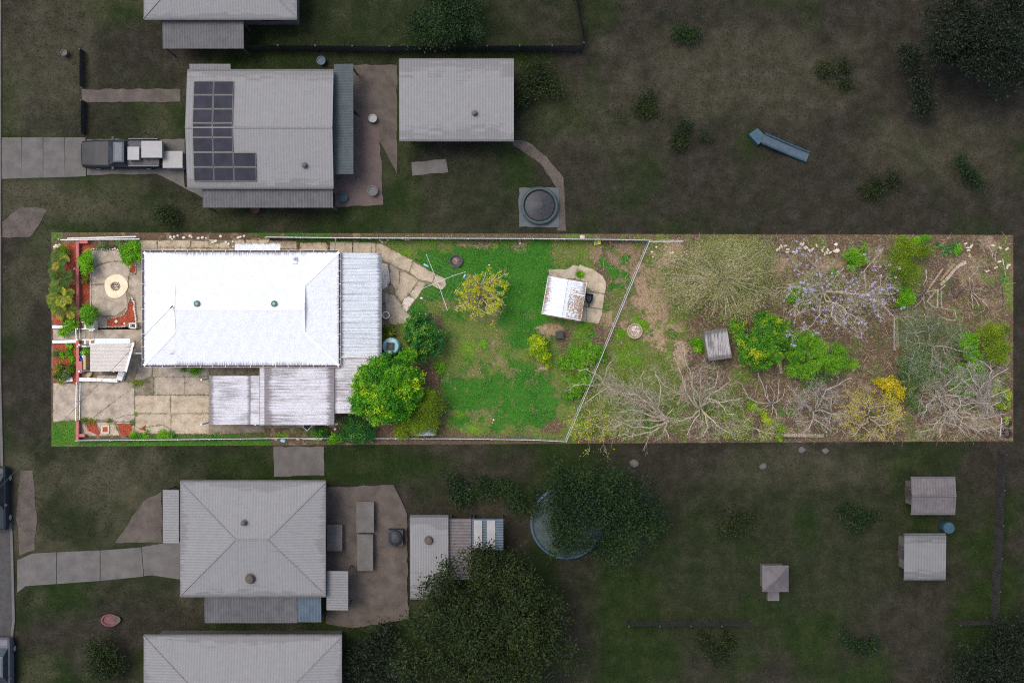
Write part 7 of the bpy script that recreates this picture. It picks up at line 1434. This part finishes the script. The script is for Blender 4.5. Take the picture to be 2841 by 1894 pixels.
def lean(name, label, rect, z, m, sl=.1, axis='x', posts=True, group=None):
    a, b = W(D(rect[0], rect[3]), z), W(D(rect[2], rect[1]), z); r_ = thing(name, label, 'awning', ((a.x+b.x)/2, (a.y+b.y)/2, 0), group); lx, ly = b.x-a.x, b.y-a.y
    if axis == 'y':
        n = max(1, round(lx/.95)); w_ = lx/n
        for i in range(n): s = MB(); s.sheet((a.x+i*w_, a.y, z+.008*(i % 2)), (w_, 0, 0), (0, ly, sl), pitch=.19, amp=.014, nv=2); s.build('roof_sheet', m, r_)
    else:
        n = max(1, round(ly/.95)); w_ = ly/n
        for i in range(n): s = MB(); s.sheet((a.x, a.y+i*w_, z+.008*(i % 2)), (0, w_, 0), (lx, 0, sl), pitch=.19, amp=.014, nv=2); s.build('roof_sheet', m, r_)
    for x in (a.x+.1, b.x-.1):
        for y in (a.y+.1, b.y-.1): mb = MB(); mb.box((x, y, z/2-.03), (.045, .045, z/2-.03)); mb.build('post', 'grey_awning', r_)
    return r_
# upper left neighbours
nhouse('neighbour_house', 'grey roofed house cut off by the top edge above the porch', (330, -190, 682, 42), 2.9)
lean('porch_awning', 'grey lean-to porch below the house at the top edge', (374, 46, 560, 112), 2.3, 'grey_awning', axis='y')
nhouse('neighbour_house', 'light grey roofed house carrying dark solar panels', (430, 163, 766, 430), 2.9, kind='gable', sl=.12)
lean('porch_awning', 'small grey porch roof above the solar panels', (436, 148, 530, 170), 2.5, 'roof_neighbour_dark', axis='y')
lean('porch_awning', 'long grey awning along the lower side of the solar house', (466, 433, 765, 477), 2.4, 'grey_awning', axis='y')
lean('porch_awning', 'teal grey awning on the right side of the solar house', (767, 148, 812, 400), 2.3, 'teal_metal')
sa = thing('solar_array', 'L-shaped block of dark solar panels on the light grey roof', 'solar panels', W(D(500, 300), 3.0))
a = W(D(430, 430), 2.9); b = W(D(766, 163), 2.9); ym = (a.y+b.y)/2; hf = (b.y-a.y)/2
def roof_z(y): return 2.9+(hf-abs(y-ym))*.12+.09
for col in range(3):
    for row in range(7):
        if col == 2 and row < 5: continue
        u0 = 446+46*col; v0 = 187+33*row; u1, v1_ = u0+(44 if col < 2 else 50), v0+31
        P = [W(D(u, v), 3.1) for u, v in ((u0, v1_), (u1, v1_), (u1, v0), (u0, v0))]
        for k in P: k.z = roof_z(k.y)
        mb = MB(); mb.add(P+[p-Vector((0, 0, .04)) for p in P], [(0, 1, 2, 3), (7, 6, 5, 4), (0, 4, 5, 1), (1, 5, 6, 2), (2, 6, 7, 3), (3, 7, 4, 0)]); pn = mb.build('panel', 'solar_cell', sa)
        fr = MB()
        for i in range(4): fr.beam(P[i]+Vector((0, 0, .006)), P[(i+1) % 4]+Vector((0, 0, .006)), .035, .03)
        fr.build('frame', 'panel_frame', pn)
nhouse('neighbour_garage', 'plain light grey roofed garage behind the solar house', (917, 138, 1180, 321), 2.7, kind='skillion', windows=1, cat='garage')
paved('neighbour_drive', 'grey_paving', [[D(*t) for t in ((u0, 316), (u0+48, 316), (u0+49, 410-u0*.03), (u0, 412-u0*.03))] for u0 in (2, 51, 100, 149)], bed=None); slab('neighbour_drive', [(200, 320), (425, 320), (425, 430), (520, 430), (500, 470), (360, 400), (200, 402)], 'grey_paving', .045)
slab('neighbour_path', [(188, 206), (415, 205), (415, 234), (190, 236)], 'brown_paving'); slab('neighbour_court', [(765, 230), (872, 300), (880, 470), (770, 475), (765, 400)], 'rose_paving', .05); slab('neighbour_court', [(812, 150), (912, 150), (912, 400), (875, 330), (812, 250)], 'brown_paving', .04)
slab('garden_slab', [(945, 374), (1025, 366), (1030, 396), (948, 404)], 'grey_paving', .06)
slab('neighbour_path', [(1175, 322), (1210, 325), (1255, 360), (1295, 410), (1300, 530), (1280, 530), (1278, 430), (1240, 375), (1180, 335)], 'brown_paving', .03)
slab('footpath', [(5, 545), (70, 545), (110, 480), (50, 475), (5, 510)], 'brown_paving', .03); slab('tank_slab', [(1192, 432), (1285, 432), (1285, 522), (1192, 522)], 'teal_metal', .08)
p = W(D(1239, 474), 0); nt_ = thing('neighbour_tank', 'large round dark tank on a square slab beyond the top boundary', 'water tank', p)
mb = MB(); mb.lathe([(1.3, .08), (1.3, .45), (1.2, .5), (1.12, .5), (1.10, .3), (0, .3)], p, 40); mb.build('tank_ring', 'teal_tank', nt_); mb = MB(); mb.lathe([(0, .31), (1.09, .31), (1.0, .36), (.2, .5), (0, .5)], p, 32); mb.build('cover', 'black_plastic', nt_)
for i, (u, v, r_, m, lab, nm, ct) in enumerate(((858, 275, .28, 'box_white', 'pale round pot behind the solar house', 'garden_pot', 'pot'), (775, 345, .25, 'charcoal', 'dark round pot against the solar house wall', 'garden_pot', 'pot'), (858, 440, .35, 'grey_awning', 'round grey table in the rose paved court', 'garden_table', 'table'), (790, 455, .3, 'blue_tarp', 'blue drum beside the rose paved court', 'drum', 'drum'), (590, 482, .28, 'pink_plastic', 'round rose tub below the long grey awning', 'tub', 'tub'), (740, 143, .3, 'blue_tarp', 'blue drum at the upper corner of the solar house', 'drum', 'drum'), (153, 125, .22, 'grey_paving', 'small round grey cover on the verge lawn', 'pit_cover', 'cover'))):
    p = W(D(u, v)); mb = MB(); mb.lathe([(r_*.8, 0), (r_, .45), (r_*1.04, .48), (r_*.85, .48), (r_*.8, .4), (0, .4)], p, 18); mb.build(nm, m, None, lab, ct)
sl0 = W(D(1735, 318)); sl_ = thing('garden_slide', 'faded blue plastic slide lying in the upper neighbouring yard', 'slide', sl0)
mb = MB(); mb.prism([W(D(*t)) for t in ((1716, 312), (1736, 298), (1756, 318), (1738, 336))], 0, .55); mb.build('platform', 'blue_tarp', sl_)
cA, cB = W(D(1748, 322)), W(D(1855, 362)); tv = (cB-cA).normalized(); nv_ = Vector((-tv.y, tv.x, 0)); ch_ = MB(); n_ = 8; prof = [.55*(1-t_)**1.3+.08 for t_ in np.linspace(0, 1, n_+1)]
for i in range(n_): a_, b_ = cA+(cB-cA)*(i/n_), cA+(cB-cA)*((i+1)/n_); ch_.add([a_-nv_*.3+Vector((0, 0, prof[i])), a_+nv_*.3+Vector((0, 0, prof[i])), b_+nv_*.3+Vector((0, 0, prof[i+1])), b_-nv_*.3+Vector((0, 0, prof[i+1]))], [(0, 1, 2, 3)[::-1]])
ch_.build('chute', 'blue_sheet', sl_, solid=.04)
for sg in (-1, 1): mb = MB(); mb.tube([cA+(cB-cA)*(i/n_)+nv_*.34*sg+Vector((0, 0, prof[i]+.1)) for i in range(n_+1)], .07, 6); mb.build('side_rail', 'blue_tarp', sl_)
for u, v, z_, rr, lab, m_ in ((575, 1328, 3.1, .28, 'rusty round roof vent on the lower house', 'brown_paving'), (985, 1240, 2.55, .25, 'tan round roof vent on the white roofed shed', 'brown_paving'), (700, 380, 3.15, .16, 'small flue on the light grey roof of the solar house', 'grey_awning'), (1090, 260, 2.85, .16, 'small flue on the plain garage roof', 'grey_awning'), (560, 1200, 3.3, .16, 'small flue above the middle of the lower house roof', 'grey_awning')):
    p = W(D(u, v), z_); mb = MB(); mb.lathe([(rr*1.3, -.12), (rr*1.25, .0), (rr*.75, .03), (rr*.7, .2), (rr, .24), (rr*.9, .34), (0, .38)], p, 14); mb.build('roof_vent', m_, None, lab, 'roof vent')
# cars
def car(label, s, length, width, rz, paint, ute=False, group='parked vehicles', h=1.45):
    p = W(s); r_ = thing('parked_car' if not ute else 'parked_ute', label, 'car' if not ute else 'ute', p, group); r_.rotation_euler = (0, 0, 0)
    M3 = Matrix.Rotation(rz, 3, 'Z'); hl, hw = length/2, width/2
    def T(x, y, z): return p+M3 @ Vector((x, y, z))
    # body sections along x: (x, half width, bottom, top)
    sec = [(-hl, .78, .40, .72), (-hl+.12, .93, .28, .86), (-hl*.62, 1.0, .24, .94), (-hl*.30, 1.0, .24, 1.0), (hl*.45, 1.0, .24, 1.02), (hl*.80, .99, .24, 1.0), (hl-.1, .94, .28, .94), (hl, .82, .4, .8)]
    mb = MB(); vs = []; fs = []; n = 10
    for x, wf, zb, zt in sec:
        w_ = hw*wf
        for yy, zz in ((-.80, zb), (-1, zb+.12), (-1, (zb+zt)/2), (-.95, zt-.08), (-.82, zt), (.82, zt), (.95, zt-.08), (1, (zb+zt)/2), (1, zb+.12), (.80, zb)): vs.append(T(x, yy*w_, zz))
    for i in range(len(sec)-1):
        for k in range(n): fs.append((i*n+k, (i+1)*n+k, (i+1)*n+(k+1) % n, i*n+(k+1) % n))
    fs.append(tuple(range(n))); fs.append(tuple((len(sec)-1)*n+k for k in range(n-1, -1, -1))); mb.add(vs, fs); mb.build('body', 'car_dark' if ute else paint, r_, smooth=False)
    # cabin: glass lower ring, painted roof
    xa, xb = (-hl*.34, hl*.72) if not ute else (-hl*.30, hl*.18)
    lo = [(xa, .86), (xb, .86)]; hi = [(xa+.55, .68), (xb-(.5 if not ute else .12), .70)]
    mb = MB(); V_ = [T(lo[0][0], -hw*.86, 1.0), T(lo[1][0], -hw*.86, 1.0), T(lo[1][0], hw*.86, 1.0), T(lo[0][0], hw*.86, 1.0), T(hi[0][0], -hw*.7, h), T(hi[1][0], -hw*.7, h), T(hi[1][0], hw*.7, h), T(hi[0][0], hw*.7, h)]
    mb.add(V_, [(0, 1, 5, 4), (1, 2, 6, 5), (2, 3, 7, 6), (3, 0, 4, 7), (4, 5, 6, 7)]); mb.build('glass', 'glass_dark', r_)
    mb = MB(); V_ = [T(hi[0][0]-.03, -hw*.71, h+.005), T(hi[1][0]+.03, -hw*.71, h+.005), T(hi[1][0]+.03, hw*.71, h+.005), T(hi[0][0]-.03, hw*.71, h+.005), T(hi[0][0]+.1, -hw*.62, h+.06), T(hi[1][0]-.1, -hw*.62, h+.06), T(hi[1][0]-.1, hw*.62, h+.06), T(hi[0][0]+.1, hw*.62, h+.06)]
    mb.add(V_, [(3, 2, 1, 0), (0, 1, 5, 4), (1, 2, 6, 5), (2, 3, 7, 6), (3, 0, 4, 7), (4, 5, 6, 7)]); mb.build('roof', paint, r_)
    for sx_ in (-.62, .62):
        for sy_ in (-1, 1):
            c = T(hl*sx_, hw*sy_*.90, .32); ax_ = M3 @ Vector((0, .11*sy_, 0)); mb = MB(); mb.tube([c-ax_, c+ax_], .32, 16); wh = mb.build('wheel', 'rubber', r_); mb = MB(); mb.tube([c+ax_*.9, c+ax_*1.06], .19, 12); mb.build('rim', 'galvanised', wh)
    for sy_ in (-1, 1):
        mb = MB(); mb.box(T(-hl+.08, hw*.62*sy_, .68), (.06, .16, .07), rz); mb.build('headlight', 'grey_awning', r_); mb = MB(); mb.box(T(hl-.04, hw*.66*sy_, .72), (.05, .12, .09), rz); mb.build('taillight', 'pink_plastic', r_)
        mb = MB(); mb.box(T(xa+.35, hw*1.06*sy_, 1.02), (.07, .09, .06), rz); mb.build('mirror', 'black_plastic', r_)
    if ute:
        mb = MB(); mb.box(T(hl*.60, 0, 1.05), (hl*.36, hw*.95, .03), rz); tr = mb.build('tray', 'charcoal', r_)
        for sy_ in (-1, 1): mb = MB(); mb.box(T(hl*.60, hw*.95*sy_, 1.2), (hl*.36, .03, .15), rz); mb.build('tray_side', paint, tr)
    return r_
car('silver ute with a dark bonnet parked in front of the solar house', (348, 432), 5.6, 1.95, 0, 'car_silver', ute=True)
for (s0, s1, zz, lab) in (((362, 412), (392, 446), 1.08, 'small white box in the ute tray'), ((400, 396), (455, 440), 1.08, 'large white box in the ute tray')):
    mb = MB(); mb.prism(WP([(s0[0], s0[1]), (s1[0], s0[1]), (s1[0], s1[1]), (s0[0], s1[1])], zz), zz, zz+.45); mb.prism(WP([(s0[0]-1, s0[1]-1), (s1[0]+1, s0[1]-1), (s1[0]+1, s1[1]+1), (s0[0]-1, s1[1]+1)], zz), zz+.452, zz+.5); mb.build('storage_box', 'box_white', None, lab, 'box')
mb = MB(); mb.prism(WP([(466, 428), (516, 428), (516, 470), (466, 470)], 0), .0, .9); mb.prism(WP([(464, 426), (518, 426), (518, 472), (464, 472)], 0), .902, .96); mb.build('storage_box', 'box_white', None, 'white chest between the ute and the solar house', 'chest')
car('dark blue car at the kerb, upper of two cut by the street edge', (-2, 1378), 4.4, 1.8, R(90), 'car_navy'); car('silver grey car at the kerb, lower of two cut by the street edge', (10, 1850), 4.5, 1.8, R(90), 'car_silver')
# lower neighbours
nhouse('neighbour_house', 'light grey roofed house below the driveway, with a front porch', (414, 1106, 748, 1367), 2.9, kind='hip', sl=.10)
lean('porch_awning', 'pale grey porch roof at the front of the lower house', (374, 1124, 412, 1246), 2.4, 'roof_neighbour'); lean('porch_awning', 'patchy grey awning under the lower house', (470, 1369, 682, 1430), 2.3, 'grey_awning', axis='y'); lean('porch_awning', 'faded blue translucent awning at the corner of the lower house', (683, 1366, 738, 1428), 2.3, 'blue_sheet', axis='y'); lean('porch_awning', 'narrow pale awning on the right of the lower house', (750, 1310, 800, 1400), 2.3, 'roof_neighbour_dark')
nhouse('neighbour_house', 'light grey roofed house cut off by the bottom edge', (330, 1460, 785, 1720), 2.9, kind='hip', sl=.12)
paved('neighbour_drive', 'grey_paving', [[D(*t) for t in p_] for p_ in (((40, 1285), (75, 1270), (130, 1267), (130, 1340), (60, 1345), (40, 1360)), ((131, 1267), (230, 1263), (230, 1333), (131, 1340)), ((231, 1263), (325, 1256), (330, 1323), (231, 1333)), ((326, 1255), (415, 1240), (415, 1330), (350, 1320), (331, 1322)))], bed=None); slab('neighbour_path', [(48, 1080), (75, 1080), (85, 1180), (80, 1262), (45, 1275), (38, 1180)], 'brown_paving', .035)
slab('neighbour_court', [(372, 1128), (330, 1150), (265, 1245), (372, 1245)], 'brown_paving', .05); slab('garden_slab', [(628, 1025), (745, 1025), (745, 1092), (630, 1094)], 'grey_paving', .06); slab('neighbour_deck', [(750, 1118), (905, 1112), (935, 1180), (938, 1420), (810, 1440), (750, 1430)], 'brown_paving', .12)
for (s0, s1, lab, m) in (((822, 1148), (862, 1218), 'pale bench table on the deck, upper half', 'grey_paving'), ((824, 1222), (860, 1305), 'pale bench table on the deck, lower half', 'grey_paving'), ((755, 1200), (790, 1260), 'pale plank table against the lower house wall', 'grey_paving')):
    p0, p1 = W(D(*s0)), W(D(*s1)); tb = thing('long_table', lab, 'table', (p0+p1)/2); cx, cy = (p0.x+p1.x)/2, (p0.y+p1.y)/2; hx, hy = abs(p1.x-p0.x)/2, abs(p1.y-p0.y)/2
    mb = MB(); mb.box((cx, cy, .74), (hx, hy, .03)); mb.build('table_top', m, tb)
    for dx in (-1, 1):
        for dy in (-1, 1): mb = MB(); mb.box((cx+dx*(hx-.08), cy+dy*(hy-.08), .41), (.035, .035, .30)); mb.build('leg', m, tb)
p = W(D(912, 1230)); bb = thing('barbecue', 'black covered barbecue at the edge of the brown deck', 'barbecue', p); mb = MB(); mb.box((p.x, p.y, .45), (.5, .55, .4)); mb.build('cabinet', 'black_plastic', bb); mb = MB(); mb.lathe([(.55, .85), (.5, 1.0), (.3, 1.1), (0, 1.13)], p, 14, .9, 1.0); mb.build('hood', 'black_plastic', bb)
nhouse('neighbour_shed', 'white roofed shed partly under the big dark tree', (942, 1186, 1030, 1372), 2.4, kind='skillion', windows=0, cat='shed'); lean('porch_awning', 'rose grey awning beside the white roofed shed', (1030, 1190, 1082, 1330), 2.1, 'rose_sheet'); lean('porch_awning', 'blue and white striped awning beyond the rose one', (1083, 1190, 1156, 1262), 2.1, 'blue_sheet')
for u in (1098, 1128): mb = MB(); c = W(D(u, 1226), 2.2); mb.box((c.x, c.y, 2.28), (.28, .95, .012)); mb.build('white_blanket', 'box_white', None, 'white strip on the striped awning, %s' % ('nearer the shed' if u < 1110 else 'farther from the shed'), 'sheet')
p = W(D(1300, 1195)); pl_ = thing('round_pool', 'round above-ground pool with a blue rim under green branches', 'pool', p); mb = MB(); mb.lathe([(2.45, 0), (2.5, .9), (2.35, .92), (2.3, .6), (0, .6)], p, 44); mb.build('pool_wall', 'blue_tarp', pl_); mb = MB(); mb.lathe([(0, .7), (2.32, .7), (2.32, .72), (0, .72)], p, 44); mb.build('pool_water', 'teal_tank', pl_)
nhouse('neighbour_shed', 'rose grey roofed shed in the lower right yard', (2092, 1098, 2194, 1178), 2.1, kind='gable', m='rose_sheet', sl=.15, windows=1, cat='shed'); nhouse('neighbour_shed', 'pale grey roofed shed in the lower right yard', (2076, 1228, 2172, 1328), 2.1, kind='skillion', m='roof_neighbour_dark', windows=1, cat='shed')
p = W(D(2168, 1207)); mb = MB(); mb.lathe([(.38, 0), (.42, .1), (.42, .8), (.38, .9), (0, .92)], p, 20); mb.build('blue_barrel', 'blue_tarp', None, 'blue barrel between the two sheds in the lower right yard', 'barrel')
p = W(D(1770, 1318)); ck = thing('small_cubby', 'small rose roofed cubby house in the lower right lawn', 'cubby house', p); mb = MB(); mb.box((p.x, p.y, .7), (.75, .75, .7)); mb.build('wall', 'neighbour_wall', ck); mb = MB(); mb.add([(p.x-.9, p.y-.9, 1.4), (p.x+.9, p.y-.9, 1.4), (p.x+.9, p.y+.9, 1.4), (p.x-.9, p.y+.9, 1.4), (p.x, p.y+.1, 1.9)], [(3, 2, 1, 0), (0, 1, 4), (1, 2, 4), (2, 3, 4), (3, 0, 4)]); mb.build('roof', 'rose_sheet', ck); mb = MB(); mb.box((p.x+.1, p.y-1.25, .2), (.4, .5, .2)); mb.build('step', 'rose_sheet', ck)
p = W(D(255, 1422)); fl = thing('toy_boat', 'pink and yellow plastic sandpit on the lower left lawn', 'toy', p); mb = MB(); mb.lathe([(.35, 0), (.5, .2), (.54, .22), (.44, .22), (.4, .1), (0, .1)], p, 18, 1.2, .8); mb.build('tub', 'pink_plastic', fl); mb = MB(); mb.lathe([(.2, .1), (.26, .28), (.2, .28), (0, .2)], p+Vector((.5, .05, 0)), 14); mb.build('bucket', 'yellow_plastic' if False else 'brown_paving', fl)
rocks('neighbour_rock', 'pale rock on the soil just below the bottom boundary', 'rock', [(2117, 1293), (2225, 1247), (2290, 1250), (1760, 1285)], .35, 'grey_paving', 'pale rocks below the boundary')
def nfence(label, pts, h=1.5, m='neighbour_fence'):
    r_ = thing('paling_fence', label, 'fence', W(D(*pts[0])), 'neighbour fences')
    for a, b in zip(pts[:-1], pts[1:]):
        pa, pb = W(D(*a)), W(D(*b)); n = max(1, round((pb-pa).length/2.4))
        for i in range(n):
            p0, p1 = pa+(pb-pa)*(i/n), pa+(pb-pa)*((i+1)/n); s = MB(); s.sheet(p0, (p1-p0)*.99, (0, 0, h), pitch=.2, amp=.02, nv=1); s.build('panel', m, r_); mb = MB(); mb.box((p0.x, p0.y, h/2), (.05, .05, h/2+.03)); mb.build('post', m, r_)
nfence('dark fence between the two upper neighbours', [(565, 117), (900, 120), (1340, 118)]); nfence('dark fence running up from the corner at the top edge', [(1338, 112), (1318, 0), (1316, -60)]); nfence('dark side fence at the far right of the lower yard', [(2292, 1040), (2285, 1200), (2275, 1422)], 1.3); nfence('dark fence along the bottom of the lower right yard', [(1440, 1426), (1720, 1426)], 1.3); nfence('short dark fence at the lower right corner', [(2190, 1425), (2275, 1424)], 1.2)
nfence('low dark front fence of the solar house', [(196, 236), (196, 312)], .8); nfence('low dark front fence above the path of the solar house', [(193, 120), (193, 204)], .8)
# neighbour trees
def nt(name, label, lobes, m, n, l, wd, seed, trunk=.15, cat='tree'):
    crown_tree(name, label, [(D(u, v), r_*1.208, z, rz) for u, v, r_, z, rz in lobes], m, n, l, wd, seed=seed, trunk=trunk, bark='neighbour_bark', spread=.26, clump=34, cat=cat, group='neighbour trees', fill=.35)
nt('broad_tree', 'huge dark olive tree at the bottom edge beside the white roofed shed', [(1060, 1360, 85, 4.0, 1.5), (1160, 1330, 90, 4.2, 1.5), (1020, 1450, 90, 4.2, 1.5), (1130, 1440, 110, 5.0, 1.6), (1230, 1400, 85, 4.2, 1.5), (1240, 1500, 90, 4.2, 1.5), (1060, 1540, 100, 4.5, 1.5), (1170, 1560, 100, 4.5, 1.5), (1110, 1300, 50, 3.5, 1), (960, 1520, 60, 3.5, 1), (1200, 1310, 60, 3.6, 1.1)], 'leaf_dimmed', 44000, .15, .07, 301, .3)
nt('broad_tree', 'green tree hanging over the round pool', [(1290, 1130, 62, 3.2, 1.0), (1370, 1115, 66, 3.3, 1.0), (1440, 1155, 74, 3.3, 1.1), (1340, 1180, 80, 3.6, 1.2), (1420, 1230, 65, 3.2, 1), (1310, 1230, 50, 3.0, .9), (1480, 1200, 45, 3, .9)], 'leaf_dimmed_green', 26000, .13, .06, 302, .22)
nt('broad_tree', 'near black tree in the top right corner', [(2200, 60, 80, 4.2, 1.4), (2280, 40, 80, 4.5, 1.4), (2250, 110, 70, 4, 1.2), (2340, 90, 70, 4.2, 1.2), (2320, 160, 50, 3.5, 1), (2180, 130, 40, 3, .9), (2330, 0, 60, 4, 1)], 'leaf_dimmed_deep', 24000, .14, .065, 303, .25)
nt('broad_tree', 'near black tree in the bottom right corner', [(2290, 1500, 70, 3.8, 1.2), (2340, 1460, 60, 3.6, 1.1), (2330, 1550, 70, 4, 1.2), (2230, 1550, 60, 3.4, 1)], 'leaf_dimmed_deep', 15000, .14, .065, 304, .22)
nt('shrub_row', 'dark green shrubs at the bottom edge beside the cut-off house', [(860, 1500, 50, 1.8, .7), (900, 1540, 55, 2, .7), (830, 1545, 40, 1.6, .6), (880, 1460, 35, 1.5, .5)], 'leaf_dimmed_deep', 5000, .16, .07, 305, .08, 'shrub')
nt('shrub_row', 'olive shrub on the lower left lawn beside the cut-off house', [(235, 1500, 35, 1.4, .6), (225, 1545, 38, 1.5, .6), (262, 1530, 28, 1.2, .5)], 'leaf_dimmed', 3000, .14, .06, 306, .06, 'shrub')
nt('shrub_row', 'round rose tinted shrub on the lawn below the ute', [(378, 490, 26, .8, .5), (395, 500, 18, .7, .4)], 'leaf_dimmed', 1500, .12, .05, 307, .05, 'shrub')
nt('broad_tree', 'dark green tree at the top edge between two yards', [(1010, 40, 55, 2.4, .9), (1060, 60, 50, 2.2, .8), (960, 60, 40, 2, .7), (1050, 0, 60, 2.4, .8)], 'leaf_dimmed_green', 12000, .13, .06, 308, .14)
nt('scrub', 'dark scrub beside the garage at the top', [(1230, 165, 35, 1.2, .5), (1205, 230, 25, 1, .4), (1260, 200, 25, 1, .4)], 'leaf_dimmed', 3000, .14, .06, 309, .05, 'shrub')
nt('scrub', 'dark scrub on the lawn beyond the striped awning', [(1130, 1120, 45, 1.0, .5), (1200, 1150, 40, 1.0, .5), (1060, 1110, 40, .9, .4)], 'leaf_dimmed_green', 3500, .14, .06, 310, .05, 'shrub')
nt('slim_tree', 'thin dark tree near the top right corner', [(2090, 130, 26, 2.2, .8), (2110, 190, 26, 2.2, .8), (2120, 240, 22, 2, .7)], 'leaf_dimmed_deep', 3000, .16, .06, 311, .07)
rg = np.random.default_rng(77); rs = random.Random(77); k = 0
for (u, v, lab) in ((1460, 250, 'low dark scrub right of the garage'), (1590, 310, 'low dark scrub in the middle of the upper right yard'), (1900, 180, 'dark scrub above the blue slide'), (2010, 440, 'dark scrub below and right of the blue slide'), (1560, 60, 'dark scrub at the top edge near the fence corner'), (2230, 400, 'dark scrub near the right edge of the upper yard'), (1690, 1200, 'dark scrub right of the pool tree'), (1960, 1180, 'dark scrub left of the rose grey shed'), (1650, 1500, 'dark scrub below the bottom right fence'), (1980, 1470, 'dark scrub below the cubby house lawn')):
    nt('low_scrub', lab, [(u+rs.uniform(-40, 40), v+rs.uniform(-28, 28), rs.uniform(7, 17), .45, .3) for _ in range(6)], rs.choice(['leaf_dimmed', 'leaf_dimmed_green', 'leaf_dimmed']), 1300, .13, .05, 320+k, .02, 'shrub'); k += 1
# rough grass over the neighbouring yards
N = 110000; xx = rg.uniform(-20, 2860, N); yy = rg.uniform(-20, 1915, N); out = ~inpoly(xx, yy, [(138, 640), (2816, 646), (2816, 1230), (138, 1243)]); xx, yy = xx[out], yy[out]
bad = np.zeros(len(xx), bool)
for poly in ([(2, 316), (430, 316), (430, 440), (2, 412)], [(188, 205), (415, 205), (415, 236), (188, 236)], [(40, 1240), (415, 1240), (415, 1340), (40, 1360)], [(265, 1128), (372, 1128), (372, 1245), (265, 1245)], [(750, 1112), (938, 1112), (938, 1440), (750, 1440)], [(765, 150), (912, 150), (912, 475), (765, 475)], [(628, 1025), (745, 1025), (745, 1094), (628, 1094)], [(-50, -50), (5, -50), (5, 1250), (40, 1480), (40, 1600), (-50, 1600)], [(1192, 432), (1285, 432), (1285, 522), (1192, 522)], [(945, 366), (1030, 366), (1030, 404), (945, 404)]): bad |= inpoly(xx, yy, [D(*p) for p in poly])
bad |= (xx < 45) & (yy > 1250); xx, yy = xx[~bad], yy[~bad]; n = len(xx); P = np.stack([(xx-1420.5)*K, -(yy-947)*K, np.full(n, .004)], 1)
a = rg.random(n)*6.283; ln = .16*(.6+.9*rg.random(n)); lean_ = rg.uniform(.3, .9, n); tip = P+np.stack([np.cos(a)*ln*lean_, np.sin(a)*ln*lean_, ln*.5], 1); sd = np.stack([-np.sin(a), np.cos(a), np.zeros(n)], 1)*.035
mesh_quads('rough_grass', np.stack([P-sd*.5, P+sd*.5, tip], 1), 'blade_neighbour', np.clip(.5+fbm(xx/70, yy/70, 4)*2.4+rg.normal(0, .2, n), 0, 1), None, n=3, kind='stuff')
